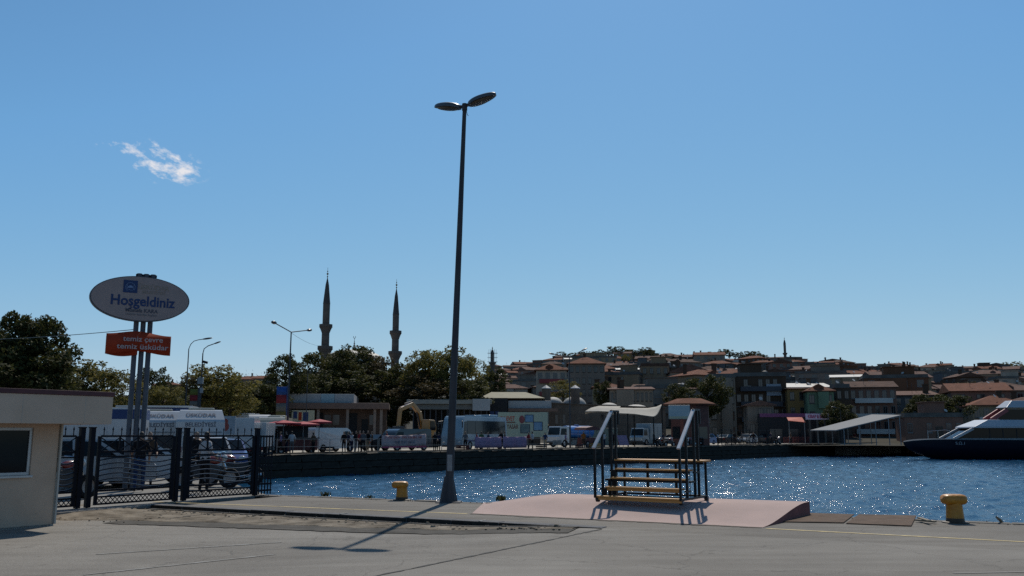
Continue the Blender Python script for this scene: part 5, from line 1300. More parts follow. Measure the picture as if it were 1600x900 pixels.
# kebab shop sign, awning
d = 146; ks = at(1277, 651, d); mpx = m_per_px(d); kb_ = thing('shop_sign', 'white shop sign with red lettering reading KEBAP below the mint house', 'sign', (ks.x, d, ks.z), 0)
sp_ = MB().box(-18.5 * mpx, 18 * mpx, -.08, .08, -4.6 * mpx, 4.6 * mpx).build('panel', gm('sign_lilac', (.58, .45, .55), .6), kb_)
gm('shop_red', (.30, .012, .07), .6, var=.1)
text('lettering', 'KEBAP & BALIK', .78, M['shop_red'], sp_, (0, -.09, 0), rx, bold=.025).scale = (.60, .95, 1)
for x in (-12, 0, 12): MB().box(x * mpx - .15, x * mpx + .15, .1, .3, -ks.z + QZ, -4.65 * mpx).build('post', M['win_dark'], kb_)
aw = at(1240, 653, 144); a_ = thing('shop_awning', 'orange red awning beside the white shop sign', 'awning', (aw.x, 144, QZ)); zz = aw.z - QZ; mpx = m_per_px(144)
MB().hexa([(-13 * mpx, -1.5, zz - .5), (13 * mpx, -1.5, zz - .75), (15 * mpx, .6, zz + .05), (-9 * mpx, .6, zz + .05), (-13 * mpx, -1.5, zz - .44), (13 * mpx, -1.5, zz - .69), (15 * mpx, .6, zz + .11), (-9 * mpx, .6, zz + .11)]).build('cloth', gm('awning_red', (.55, .10, .05), .7, transl=.3), a_)
for x in (-12, 12): MB().path([(x * mpx, -1.4, 0), (x * mpx, -1.4, zz - .5)], .04, 6).build('post', M['galv'], a_)
sh_ = at(1255, 648, 147); s2 = thing('corner_shop', 'dark shop with purple fascia behind the orange awning', 'shop', (sh_.x, 149, QZ))
MB().box(-6.5, 7.5, 0, 1.8, 0, sh_.z - QZ + .2).build('wall', M['dark_void'], s2); MB().box(-6.6, 3.2, -.15, -.003, sh_.z - QZ - .35, sh_.z - QZ + .25).build('fascia', gm('fascia_purple', (.13, .03, .10), .6), s2)
for x in (-5, -2, 1, 4): MB().box(x, x + 2, -.08, -.002, .3, 2.3).build('shop_window', M['win_glass'], s2)
# ================================================================== vehicles
gm('tyre', (.012, .012, .013), .85, var=.2, spec=.2); gm('rim', (.22, .22, .23), .4, var=.1, metal=.7); gm('car_glass', (.005, .007, .009), .08, var=.2, spec=.22)
gm('headlamp', (.5, .5, .48), .15, var=.05); gm('taillamp', (.22, .01, .01), .3, var=.1); gm('bumper', (.03, .03, .032), .6, var=.2); gm('plate_white', (.5, .5, .48), .6)
PAINT = {}
def paint(key, col, rough=.3):
    if key not in PAINT: PAINT[key] = mat('paint ' + key, col, rough, var=.08, scale=1.5, coat=.5)
    return PAINT[key]
paint('white', (.38, .39, .40)); paint('silver', (.26, .27, .28)); paint('dark', (.015, .016, .02)); paint('red', (.17, .016, .016)); paint('blue', (.02, .06, .20)); paint('navy', (.012, .02, .06)); paint('cream', (.36, .33, .26)); paint('grey', (.10, .10, .11)); paint('skyblue', (.16, .24, .30)); paint('yellow', (.25, .115, .012), .5); paint('tankblue', (.02, .11, .34))
WHEELS = {}
def wheel(parent, x, y, r, w2=.11):
    k = round(r, 3)
    if k not in WHEELS:
        ty = MB(); n = 18
        prof = [(r * .62, -w2), (r * .94, -w2), (r, -w2 * .6), (r, w2 * .6), (r * .94, w2), (r * .62, w2)]
        vs = [(a * math.cos(2 * math.pi * j / n), b, a * math.sin(2 * math.pi * j / n)) for a, b in prof for j in range(n)]
        ty.add(vs, [(i * n + j, i * n + (j + 1) % n, (i + 1) * n + (j + 1) % n, (i + 1) * n + j) for i in range(5) for j in range(n)])
        rm = MB(); pr = [(r * .64, w2 * .7), (r * .5, w2 * .55), (r * .18, w2 * .75), (.01, w2 * .75)]
        for sg_ in (1, -1):
            vs = [(a * math.cos(2 * math.pi * j / n), b * sg_, a * math.sin(2 * math.pi * j / n)) for a, b in pr for j in range(n)]
            rm.add(vs, [(i * n + j, i * n + (j + 1) % n, (i + 1) * n + (j + 1) % n, (i + 1) * n + j) for i in range(3) for j in range(n)])
        WHEELS[k] = (ty.mesh('tyre', M['tyre'], True), rm.mesh('rim', M['rim'], True))
    e = bpy.data.objects.new('wheel', None); C.objects.link(e); e.parent = parent; e.location = (x, y, r); e.empty_display_size = .1
    link('tyre', WHEELS[k][0], e); link('rim', WHEELS[k][1], e)
def hw(z, W, zs, top):    # half width at height z: sides lean in above zs
    return W / 2 if z <= zs else W / 2 - (z - zs) * top
def body_mesh(prof, W, zs, top):
    n = len(prof); mb = MB(); vs = []
    for x, z in prof:
        h_ = hw(z, W, zs, top); vs += [(x, -h_, z), (x, h_, z)]
    mb.add(vs, [(2 * i, 2 * i + 1, 2 * ((i + 1) % n) + 1, 2 * ((i + 1) % n)) for i in range(n)])
    mb.add(vs, [tuple(2 * i for i in range(n)), tuple(2 * i + 1 for i in range(n))[::-1]]); return mb
def side_panels(poly, W, zs, top, off=.012, th=.03):
    n = len(poly); res = []
    for sg_ in (-1, 1):
        vs = [(x, sg_ * (hw(z, W, zs, top) + off), z) for x, z in poly] + [(x, sg_ * (hw(z, W, zs, top) - th), z) for x, z in poly]
        res.append(MB().add(vs, [tuple(range(n)), tuple(range(2 * n - 1, n - 1, -1))] + [(i, i + n, (i + 1) % n + n, (i + 1) % n) for i in range(n)]))
    return res
def panels(name, m, parent, *a):
    for q in side_panels(*a): fix_normals(q.build(name, m, parent))
def cross_panel(x0, z0, x1, z1, W, zs, top, inset=.08, off=.012):   # a pane across the car between two profile points
    d = Vector((x1 - x0, 0, z1 - z0)); nrm = Vector((d.z, 0, -d.x)).normalized()
    if nrm.x * (x0 + x1) < 0: nrm = -nrm
    a, b = hw(z0, W, zs, top) - inset, hw(z1, W, zs, top) - inset
    p = [Vector((x0, -a, z0)), Vector((x0, a, z0)), Vector((x1, b, z1)), Vector((x1, -b, z1))]
    return MB().hexa([q - nrm * .02 for q in p] + [q + nrm * off for q in p])
def vehicle(name, label, cat, pos, rz, prof, W, zs, top, pnt, sides, fronts, wheels, r, lamps=None, group=None, bevel=.06, z=None):
    t_ = thing(name, label, cat, (pos.x, pos.y, pos.z), rz, group)
    bo = body_mesh(prof, W, zs, top).build('body', PAINT[pnt], t_, bevel=bevel); fix_normals(bo)
    for poly in sides: panels('side_window', M['car_glass'], t_, poly, W, zs, top)
    for i, f in enumerate(fronts): fix_normals(cross_panel(*f, W, zs, top).build('windscreen' if i == 0 else 'rear_window', M['car_glass'], t_))
    for x in wheels:
        for s_ in (-1, 1): wheel(t_, x, s_ * (W / 2 - .09), r)
    xf = max(p[0] for p in prof); xr = min(p[0] for p in prof)
    lz = lamps or .65
    for s_ in (-1, 1):
        MB().ell((xf - .04, s_ * W * .36, lz), (.08, .15, .09), 10, 6).build('headlight', M['headlamp'], t_, smooth=True)
        MB().box(xr - .015, xr + .06, s_ * W * .40 - .10, s_ * W * .40 + .10, lz, lz + .2).build('tail_light', M['taillamp'], t_)
    MB().box(xf - .06, xf + .05, -W * .44, W * .44, .28, .46).build('bumper', M['bumper'], t_, bevel=.02)
    MB().box(xr - .05, xr + .06, -W * .44, W * .44, .28, .46).build('bumper', M['bumper'], t_, bevel=.02)
    MB().box(xf + .052, xf + .062, -.26, .26, .33, .44).build('number_plate', M['plate_white'], t_)
    return t_
def car(pos, rz, pnt, label, group=None, kind='sedan'):
    if kind == 'sedan':
        pr = [(-2.15, .25), (2.15, .25), (2.18, .62), (1.95, .80), (1.0, .93), (.35, 1.40), (-.75, 1.44), (-1.45, 1.02), (-2.12, .95)]
        sd_ = [[(.78, .95), (.25, 1.34), (-.2, 1.37), (-.2, .95)], [(-.28, .95), (-.28, 1.37), (-.72, 1.37), (-1.22, .99)]]; fr = [(.98, .96, .38, 1.38), (-1.42, 1.04, -.78, 1.42)]
    else:
        pr = [(-1.95, .25), (1.95, .25), (1.98, .65), (1.75, .86), (.95, 1.0), (.25, 1.48), (-1.35, 1.52), (-1.85, 1.05), (-1.97, .9)]
        sd_ = [[(.75, 1.0), (.18, 1.42), (-.4, 1.44), (-.4, 1.0)], [(-.48, 1.0), (-.48, 1.44), (-1.25, 1.44), (-1.6, 1.05)]]; fr = [(.93, 1.02, .28, 1.46), (-1.83, 1.07, -1.4, 1.48)]
    return vehicle('parked_car', label, 'car', pos, rz, pr, 1.74, .9, .30, pnt, sd_, fr, (-1.28, 1.32), .31, group=group)
def van(pos, rz, pnt, label, L=4.9, Hh=2.0, W=1.85):
    a = L / 2; pr = [(-a, .3), (a, .3), (a, .85), (a - .25, 1.05), (a - .95, Hh * .93), (a - 1.25, Hh), (-a + .1, Hh), (-a, Hh - .2)]
    sd_ = [[(a - .45, 1.1), (a - 1.0, Hh * .86), (a - 1.6, Hh * .86), (a - 1.6, 1.1)]]
    return vehicle('parked_van', label, 'van', pos, rz, pr, W, 1.1, .10, pnt, sd_, [(a - .28, 1.1, a - .92, Hh * .9)], (-a + .9, a - .85), .33, group=None)
def bus(pos, rz, pnt, label, L=8.0, Hh=3.15, W=2.3, name='coach', stripe=None, group=None):
    a = L / 2; pr = [(-a, .35), (a, .35), (a + .05, .95), (a, 1.3), (a - .35, Hh - .25), (a - .6, Hh), (-a + .15, Hh), (-a, Hh - .25)]
    sd_ = []; nwin = max(3, int((L - 1.6) / 1.35)); xs_ = np.linspace(-a + .35, a - 1.0, nwin + 1)
    for i in range(nwin): sd_.append([(xs_[i] + .03, 1.5), (xs_[i] + .03, Hh - .45), (xs_[i + 1] - .03, Hh - .45), (xs_[i + 1] - .03, 1.5)])
    sd_.append([(a - .95, 1.25), (a - .95, Hh - .5), (a - .5, Hh - .55), (a - .2, 1.25)])
    t_ = vehicle(name, label, 'bus', pos, rz, pr, W, 1.4, .06, pnt, sd_, [(a - .02, 1.25, a - .36, Hh - .35), (-a, 1.8, -a, Hh - .5)], (-a + 1.6, a - 1.5), .42, lamps=.75, group=group, bevel=.1)
    MB().box(-a + 1.2, -a + 3.0, -W * .3, W * .3, Hh + .003, Hh + .22).build('roof_unit', PAINT[pnt], t_, bevel=.06)
    MB().box(-.2, 1.2, -W * .25, W * .25, Hh + .003, Hh + .14).build('roof_hatch', PAINT[pnt], t_, bevel=.05)
    for s_ in (-1, 1): MB().path([(a - .1, s_ * W * .46, Hh - .5), (a + .28, s_ * W * .56, Hh - .55), (a + .3, s_ * W * .58, Hh - 1.1)], .06, 6).build('wing_mirror', M['bumper'], t_)
    if stripe: panels('stripe', stripe, t_, [(-a + .3, .7), (-a + .3, .8), (a - .4, .95), (a - .4, .8)], W, 1.4, .06, .008)
    return t_
def lorry(pos, rz, pnt, label, L=6.2, boxh=2.75, W=2.2, cab_l=1.7, box_paint=None, name='lorry', band=None, group=None):
    a = L / 2; t_ = thing(name, label, 'truck', tuple(pos), rz, group); ch = 2.25
    pr = [(a - cab_l, .45), (a, .45), (a + .03, 1.1), (a - .18, 1.25), (a - .42, ch), (a - cab_l, ch)]
    fix_normals(body_mesh(pr, W * .94, 1.2, .06).build('cab', PAINT[pnt], t_, bevel=.06))
    panels('side_window', M['car_glass'], t_, [(a - .32, 1.3), (a - .5, ch - .2), (a - 1.25, ch - .2), (a - 1.25, 1.3)], W * .94, 1.2, .06)
    fix_normals(cross_panel(a - .2, 1.3, a - .40, ch - .12, W * .94, 1.2, .06).build('windscreen', M['car_glass'], t_))
    bx = MB().box(-a, a - cab_l - .12, -W / 2, W / 2, .75, boxh).build('cargo_box', PAINT[box_paint or pnt], t_, bevel=.03)
    if band: MB().box(-a - .01, a - cab_l - .11, -W / 2 - .012, W / 2 + .012, boxh - .42, boxh - .06).build('band', band, bx)
    for k in range(4): MB().box(-a + .4 + k * (L - cab_l - .8) / 3, -a + .46 + k * (L - cab_l - .8) / 3, -W / 2 - .02, W / 2 + .02, .8, boxh - .45).build('rib', PAINT[box_paint or pnt], bx)
    MB().box(-a + .1, a - .2, -W * .3, W * .3, .5, .74).build('chassis', M['bumper'], t_)
    for x in (-a + 1.1, a - .95):
        for s_ in (-1, 1): wheel(t_, x, s_ * (W / 2 - .14), .42, .13)
    for s_ in (-1, 1):
        MB().ell((a + .0, s_ * W * .36, .8), (.06, .14, .1), 10, 6).build('headlight', M['headlamp'], t_, smooth=True)
        MB().box(-a - .03, -a, s_ * W * .4 - .12, s_ * W * .4 + .12, .55, .72).build('tail_light', M['taillamp'], t_)
    MB().box(a - .03, a + .08, -W * .46, W * .46, .42, .62).build('bumper', M['bumper'], t_, bevel=.02)
    return t_
def g_at(px, d, z=QZ): q = at(px, 690, d); return Vector((q.x * 1.0, d, z))

# yard behind the fence
YG = 'white municipal trucks behind the fence'
lorry(g_at(112, 34, 0), R(198), 'white', 'white box lorry with a blue band along its top edge', L=5.2, boxh=2.62, box_paint='white', band=M['sign_blue'])
def refuse_truck(px, d, label):
    p = g_at(px, d, 0); rz = math.atan2(p.y, p.x); t_ = thing('refuse_truck', label, 'truck', tuple(p), rz, YG)     # rear end turned to the fence
    W = 2.3; pr = [(-2.3, .75), (2.0, .75), (2.0, 2.55), (1.8, 2.80), (-1.75, 2.80), (-2.3, 2.28)]
    bo = body_mesh(pr, W, 2.1, .28).build('body', PAINT['white'], t_, bevel=.07); fix_normals(bo)
    sl_ = math.atan2(.52, .55); gm('letter_slate', (.07, .08, .11), .7)
    text('lettering', 'ÜSKÜDAR', .30, M['letter_slate'], bo, (-2.04, 0, 2.545), (sl_, 0, -math.pi / 2), bold=.004)
    text('lettering', 'BELEDİYESİ', .27, M['letter_slate'], bo, (-2.31, 0, 2.08), (math.pi / 2, 0, -math.pi / 2), bold=.004)
    MB().box(-2.33, -2.301, -W * .42, W * .42, 1.70, 1.76).build('trim', M['galv'], bo)
    MB().box(-2.32, -2.302, -.75, .75, .95, 1.55).build('hopper_door', M['bumper'], bo)
    MB().box(-1.6, 1.7, -.6, .6, 2.803, 2.90).build('roof_ridge', PAINT['cream'], bo, bevel=.04)
    fix_normals(body_mesh([(2.1, .5), (3.6, .5), (3.62, 1.2), (3.35, 2.4), (2.1, 2.4)], 2.2, 1.2, .06).build('cab', PAINT['white'], t_, bevel=.06))
    for pan in side_panels([(3.35, 1.3), (3.2, 2.1), (2.4, 2.1), (2.4, 1.3)], 2.2, 1.2, .06): fix_normals(pan.build('side_window', M['car_glass'], t_))
    MB().box(-2.1, 3.4, -.7, .7, .46, .748).build('chassis', M['bumper'], t_)
    for x in (-1.2, 2.8):
        for s_ in (-1, 1): wheel(t_, x, s_ * 1.0, .45, .14)
    for s_ in (-1, 1): MB().box(-2.34, -2.30, s_ * .9 - .1, s_ * .9 + .1, .8, 1.05).build('tail_light', M['taillamp'], t_)
    return t_
refuse_truck(247, 47, 'white municipal refuse truck seen from behind, next to the sign poles')
refuse_truck(312, 45, 'white municipal refuse truck seen from behind, past the middle gate posts')
# blue and white stall roof
k0 = g_at(244, 48, 0); mk = thing('blue_stall', 'navy blue stall with white roof edge behind the refuse trucks', 'stall', tuple(k0), R(12)); zt = at(244, 636, 48).z
MB().box(-1.9, 1.9, -1.2, 1.2, zt - .06, zt + .04).build('roof', PAINT['white'], mk, bevel=.02)
fb = MB().box(-1.8, 1.8, -1.12, 1.1, zt - .46, zt - .063).build('fascia', M['sign_blue'], mk)
for k in range(9): MB().path([(-1.5 + k * .33 + .12 * math.cos(t_), -1.125, zt - .27 + .10 * math.sin(t_)) for t_ in np.linspace(0, math.pi, 6)], .018, 4).build('pattern_arc', M['emblem_pale'], fb)
MB().box(-1.7, 1.7, -1.0, 1.0, 0, 1.0).build('counter', M['panel_white'], mk)
for x in (-1.7, 1.7):
    for y in (-1.0, 1.0): MB().box(x - .05, x + .05, y - .05, y + .05, 1.003, zt - .465).build('post', M['galv'], mk)
# further vehicles behind the fence end
lorry(g_at(376, 62, .0), R(100), 'white', 'white lorry seen end-on with its tail raised', L=5.6, boxh=2.7, W=2.3)
lorry(g_at(402, 66, .0), R(95), 'white', 'white box lorry parked beside the raised tail lorry', L=5.5, boxh=2.45, W=2.2)
bus(g_at(430, 76), R(-82), 'cream', 'cream minibus facing the quay behind the red stall', L=6.5, Hh=2.85, W=2.2, name='minibus')
bus(g_at(390, 88), R(-60), 'white', 'white coach behind the lorries near the fence end', L=8, Hh=3.3, name='coach')
pb = g_at(351, 56, 0); pn = thing('poster_stand', 'pale panel with a red figure print beside the white lorries', 'poster', tuple(pb), R(10)); zc = at(351, 664, 56).z
q_ = MB().box(-.6, .6, -.04, .04, zc - .55, zc + .55).build('panel', gm('pan', (.30, .31, .33), .6), pn)
MB().ell((0, -.045, zc + .22), (.16, .012, .17), 10, 6).ell((.02, -.045, zc - .1), (.2, .012, .28), 10, 6).build('figure_print', M['letter_red'], q_)
for x in (-.5, .5): MB().box(x - .03, x + .03, -.02, .02, 0, zc - .553).build('leg', M['galv'], pn)
CG = 'cars parked behind the fence'
car(g_at(322, 36, 0), R(112), 'white', 'white car right behind the wavy fence panel', CG, 'hatch')
car(g_at(352, 40, 0), R(-70), 'blue', 'blue car behind the plain bars of the fence end', CG)
car(g_at(215, 29.5, 0), R(30), 'white', 'white car parked at the foot of the sign poles', CG, 'hatch')
car(g_at(130, 27.5, 0), R(40), 'silver', 'silver car behind the fence next to the cabin', CG, 'hatch')
# far quay
van(qp(514, 6) , qa + R(8), 'white', 'plain white van parked beside the red stall')
car(qp(596, 8), qa + R(4), 'dark', 'dark car next to the white van', None)
van(qp(632, 6.5), qa + R(180), 'dark', 'black van behind the white printed banner', L=5.0, Hh=1.95)
bus(qp(743, 6.6), qa + R(196), 'skyblue', 'pale blue-white coach behind the lilac banner', L=9.4, Hh=3.2, stripe=M['sign_blue'])
# tanker
p = qp(893, 9); tk = thing('tank_truck', 'white cab truck carrying a blue water tank', 'truck', tuple(p), qa + R(172))
fix_normals(body_mesh([(1.3, .5), (2.9, .5), (2.93, 1.2), (2.8, 1.35), (2.6, 2.35), (1.3, 2.35)], 2.1, 1.2, .05).build('cab', PAINT['white'], tk, bevel=.06))
panels('side_window', M['car_glass'], tk, [(2.68, 1.4), (2.5, 2.12), (1.7, 2.12), (1.7, 1.4)], 2.1, 1.2, .05); fix_normals(cross_panel(2.80, 1.4, 2.62, 2.22, 2.1, 1.2, .05).build('windscreen', M['car_glass'], tk))
mb = MB(); n = 20; prof = [(-3.0, .0), (-2.98, .55), (-2.85, .72), (1.0, .72), (1.13, .55), (1.15, .0)]
vs = [(x, r * 1.25 * math.cos(2 * math.pi * j / n), 1.72 + r * math.sin(2 * math.pi * j / n)) for x, r in prof for j in range(n)]
mb.add(vs, [(i * n + j, i * n + (j + 1) % n, (i + 1) * n + (j + 1) % n, (i + 1) * n + j) for i in range(5) for j in range(n)]); fix_normals(mb.build('tank', PAINT['tankblue'], tk, smooth=True))
MB().lathe([(.3, 2.40), (.3, 2.56), (.1, 2.58)], 12, (-.8, 0, 0)).build('hatch', PAINT['tankblue'], tk); MB().box(-2.9, 2.7, -.7, .7, .6, .95).build('chassis', M['bumper'], tk)
for x in (-2.0, 2.0):
    for s_ in (-1, 1): wheel(tk, x, s_ * .95, .44, .13)
for s_ in (-1, 1): MB().ell((2.93, s_ * .75, .85), (.06, .14, .1), 10, 6).build('headlight', M['headlamp'], tk, smooth=True)
MB().box(2.9, 3.02, -1.0, 1.0, .45, .65).build('bumper', M['bumper'], tk)
lorry(qp(1010, 11), qa + R(184), 'skyblue', 'light blue-white box truck beside the sail canopy', L=5.2, boxh=2.85, W=2.1)
# excavator
p = qp(655, 17); ex = thing('excavator', 'yellow excavator with folded arm standing behind the black van', 'excavator', tuple(p), qa + R(10))
Y_ = PAINT['yellow']
for s_ in (-1, 1):
    tr_ = MB().prism([(-1.9, .35), (-1.6, .05), (1.6, .05), (1.9, .35), (1.7, .8), (-1.7, .8)], s_ * 1.15 - .28, s_ * 1.15 + .28).build('track', M['rubber'], ex, bevel=.05)
MB().box(-.9, .9, -.85, .85, .45, .95).build('undercarriage', M['bumper'], ex)
MB().prism([(-2.2, 1.0), (1.2, 1.0), (1.2, 1.5), (.2, 1.9), (-1.9, 1.95), (-2.3, 1.7)], -1.2, 1.2).build('house', Y_, ex, bevel=.08)
cbx = MB().prism([(.1, 1.5), (1.35, 1.5), (1.45, 2.2), (1.15, 3.0), (.15, 3.05)], -1.22, -.2).build('cab', Y_, ex, bevel=.06); MB().prism([(.28, 1.9), (1.25, 1.9), (1.3, 2.25), (1.05, 2.85), (.28, 2.88)], -1.25, -.17).build('cab_glass', M['car_glass'], cbx)
MB().bar((1.0, .35, 1.6), (.3, .35, 3.9), .42, .5).bar((.3, .35, 3.8), (-1.0, .35, 4.75), .4, .45).build('boom', Y_, ex, bevel=.05)
MB().bar((-.9, .35, 4.7), (-2.9, .35, 4.1), .34, .42).bar((-2.9, .35, 4.2), (-3.2, .35, 2.2), .32, .40).build('arm', Y_, ex, bevel=.05)
MB().path([(.6, .35, 2.2), (-.2, .35, 4.1)], .09, 8).path([(-.9, .35, 5.0), (-2.2, .35, 4.7)], .08, 8).build('hydraulic_ram', M['galv_dark'], ex)
MB().prism([(-3.5, 2.3), (-2.8, 2.3), (-2.7, 1.5), (-3.0, 1.15), (-3.7, 1.4)], -.2, .9).build('bucket', M['bumper'], ex, bevel=.04)
# parked cars in the row behind the right part of the quay
RG = 'cars parked along the shop street'
for px, inl, pnt, kd, lab, rr in ((1055, 10, 'silver', 'sedan', 'silver car behind the motorcycles', 5), (1100, 11, 'blue', 'hatch', 'blue car in front of the kiosk door', 175), (1136, 14, 'dark', 'sedan', 'dark car behind the black railing start', 0), (1168, 13, 'white', 'hatch', 'white car behind the black railing', 180), (1196, 13, 'dark', 'sedan', 'black car behind the black railing end', 10),
        (1222, 15, 'silver', 'sedan', 'silver car with sun on its screen before the shop', 170), (1250, 13, 'grey', 'hatch', 'grey car under the orange awning', 0), (1276, 14, 'blue', 'sedan', 'blue car in front of the shop sign', 190), (1322, 16, 'dark', 'sedan', 'dark car below the slanted shelter', 5), (1346, 15, 'white', 'hatch', 'white car below the slanted shelter', 0), (1380, 16, 'silver', 'sedan', 'silver car past the slanted shelter posts', 175), (1412, 15, 'white', 'sedan', 'white car beside the boat bow', 0), (1445, 18, 'dark', 'hatch', 'dark car behind the boat bow', 0), (1470, 18, 'silver', 'sedan', 'silver car behind the boat deck rail', 180)):
    car(qp(px, inl), qa + R(rr), pnt, lab, RG, kd)

# boat
bo0 = at(1500, 716, 112); btr = thing('motor_yacht', 'motor yacht with dark navy hull, white deckhouse and red raked mast', 'boat', (bo0.x, 113, WZ), R(3))
Xb = lambda px: (px - 1500) * m_per_px(113); Zb = lambda py: at(1500, py, 113).z - WZ
gm('hull_navy', (.003, .0045, .013), .4, var=.2, spec=.25); gm('yacht_white', (.34, .34, .36), .35, var=.05, coat=.3); gm('yacht_red', (.28, .05, .05), .5, var=.1); gm('teak', (.20, .16, .11), .7, var=.2)
st_ = []
xs_ = [(1418, 0.0, 690.5, .72), (1430, .55, 688.5, .45), (1450, 1.1, 687, .2), (1475, 1.6, 686.5, .05), (1510, 2.05, 686.8, 0), (1560, 2.3, 687.2, 0), (1640, 2.3, 687.5, 0), (1780, 2.2, 688, 0)]
P = []
for px, wd, yt, rise in xs_:
    zt = Zb(yt); zk = lerp(-.4, zt, rise * .9); x = Xb(px)
    P.append([(x, -wd - .02, zt), (x, -wd * .93, lerp(zt, zk, .35)), (x + .3, -wd * .75, lerp(zt, zk, .75)), (x + .5, -.01, zk), (x + .5, .01, zk), (x + .3, wd * .75, lerp(zt, zk, .75)), (x, wd * .93, lerp(zt, zk, .35)), (x, wd + .02, zt)])
h_ = MB().grid(P); nP = len(P); h_.add([P[-1][j] for j in range(8)], [tuple(range(8))]); hu = h_.build('hull', M['hull_navy'], btr, smooth=True, ang=50); fix_normals(hu)
MB().grid([[(Xb(px), -wd - .03, Zb(yt) + .01), (Xb(px), wd + .03, Zb(yt) + .01)] for px, wd, yt, r in xs_]).build('deck', M['teak'], btr)
for s_ in (-1, 1): MB().path([(Xb(px), s_ * (wd + .03), Zb(yt) + .03) for px, wd, yt, r in xs_], .06, 6).build('gunwale', M['galv'], btr, smooth=True)
# deckhouse: raked white front pillar, dark windows, roof, mast
hs_ = [(1486, 685.5), (1520, 668), (1790, 668), (1790, 687)]
dh = fix_normals(body_mesh([(Xb(1488), Zb(686.4)), (Xb(1522), Zb(669)), (Xb(1790), Zb(669)), (Xb(1790), Zb(686.4))], 3.2, 0, .0).build('deckhouse', M['glass_dark'], btr))
for s_ in (-1, 1): MB().bar((Xb(1487), s_ * 1.63, Zb(686)), (Xb(1520), s_ * 1.63, Zb(669.5)), .12, .34, up=(0, 0, 1)).build('front_pillar', M['yacht_white'], dh, bevel=.03)
for px in (1545, 1566, 1588, 1610):
    MB().box(Xb(px), Xb(px) + .1, -1.625, 1.625, Zb(685.5), Zb(670)).build('mullion', M['hull_navy'], dh)
MB().box(Xb(1500), Xb(1790), -1.66, 1.66, Zb(687.2), Zb(684.6)).build('coaming', M['galv'], btr, bevel=.03)
rf = [(1518, 667.5), (1546, 655.6), (1800, 655.6), (1800, 668.8), (1522, 669.2)]
rr_ = MB(); w1, w2 = 2.2, 1.5
rr_.hexa([(Xb(1517), -w1, Zb(669)), (Xb(1800), -w1, Zb(669)), (Xb(1800), w1, Zb(669)), (Xb(1517), w1, Zb(669)), (Xb(1518), -w1, Zb(667)), (Xb(1800), -w1, Zb(667)), (Xb(1800), w1, Zb(667)), (Xb(1518), w1, Zb(667))])
rr_.hexa([(Xb(1518), -w1, Zb(667) + .002), (Xb(1800), -w1, Zb(667) + .002), (Xb(1800), w1, Zb(667) + .002), (Xb(1518), w1, Zb(667) + .002), (Xb(1545), -w2, Zb(656)), (Xb(1800), -w2, Zb(656)), (Xb(1800), w2, Zb(656)), (Xb(1545), w2, Zb(656))])
rfo = rr_.build('deckhouse_roof', M['yacht_white'], btr, bevel=.05); fix_normals(rfo)
for s_ in (-1, 1): MB().bar((Xb(1556), s_ * .8, Zb(656)), (Xb(1583), s_ * .8, Zb(640)), .25, .5).build('raked_strut', M['yacht_red'], btr, bevel=.03)
MB().prism([(Xb(1566), Zb(656) + .003), (Xb(1583), Zb(640)), (Xb(1640), Zb(640)), (Xb(1640), Zb(656) + .003)], -.7, .7).build('wheelhouse', M['glass_dark'], btr)
fl = MB().hexa([(Xb(1579), -1.2, Zb(637)), (Xb(1680), -1.2, Zb(637)), (Xb(1680), 1.2, Zb(637)), (Xb(1579), 1.2, Zb(637)), (Xb(1592), -.7, Zb(626)), (Xb(1680), -.7, Zb(626)), (Xb(1680), .7, Zb(626)), (Xb(1592), .7, Zb(626))]).build('flybridge_roof', M['yacht_white'], btr, bevel=.05)
for px in (1450, 1466, 1485): MB().path([(Xb(px), -1.2, Zb(686)), (Xb(px) + (0.02), -1.2, Zb(672.5))], .02, 5).build('stanchion', M['chrome'], btr)
MB().path([(Xb(1450), -1.2, Zb(674)), (Xb(1478), -1.2, Zb(671.8)), (Xb(1484), -1.2, Zb(673)), (Xb(1487), -1.2, Zb(686))], .025, 5).build('deck_rail', M['chrome'], btr)
text('lettering', 'S.Ω.1', .55, gm('hull_letter', (.30, .30, .33), .5), hu, (Xb(1495), -2.02, Zb(692.5)), rx).scale = (1.1, .85, 1)
# ================================================================== street lamps, flags, railings, banners
def street_lamp(px, py_top, d, label, arms, hgt_z=None, base_z=QZ, r0=.09, lum=(.75, .26, .12)):
    tp = at(px, py_top, d); t_ = thing('street_lamp', label, 'street lamp', (tp.x, d, base_z)); h_ = tp.z - base_z
    MB().path([(0, 0, 0), (0, 0, h_ * .5), (0, 0, h_)], [r0, r0 * .8, r0 * .55], 8).build('pole', M['galv_dark'], t_, smooth=True)
    for pts in arms:
        P = [Vector((0, 0, h_))] + [at(a, b, dd) - Vector((tp.x, d, base_z)) for a, b, dd in pts]
        ar = MB().path(P, r0 * .45, 6).build('arm', M['galv_dark'], t_, smooth=True)
        e, f = P[-1], (P[-1] - P[-2]).normalized()
        sx = Vector((0, 0, 1)).cross(f).normalized(); rot = Matrix((f, sx, f.cross(sx))).transposed()
        MB().ell(e + f * lum[0] * .4, (lum[0] / 2, lum[1] / 2, lum[2] / 2), 12, 8, rot=rot).build('lamp_head', M['lamp_shell'], ar, smooth=True)
    return t_
street_lamp(455, 519, 70, 'street lamp with two unequal raised arms before the brown building', [[(430, 505, 66)], [(481, 516, 73)]], lum=(.75, .38, .24))
street_lamp(295, 545, 60, 'street lamp with a single wide curved arm past the welcome sign', [[(298, 538, 60), (303, 533, 60), (310, 531, 60), (317, 530, 60)]], r0=.06, base_z=0)
sl2 = street_lamp(317, 552, 58, 'street lamp carrying a camera and a small sign', [[(319, 545, 58), (325, 540.5, 58), (335, 537, 58)]], r0=.07, base_z=0, lum=(.5, .2, .1))
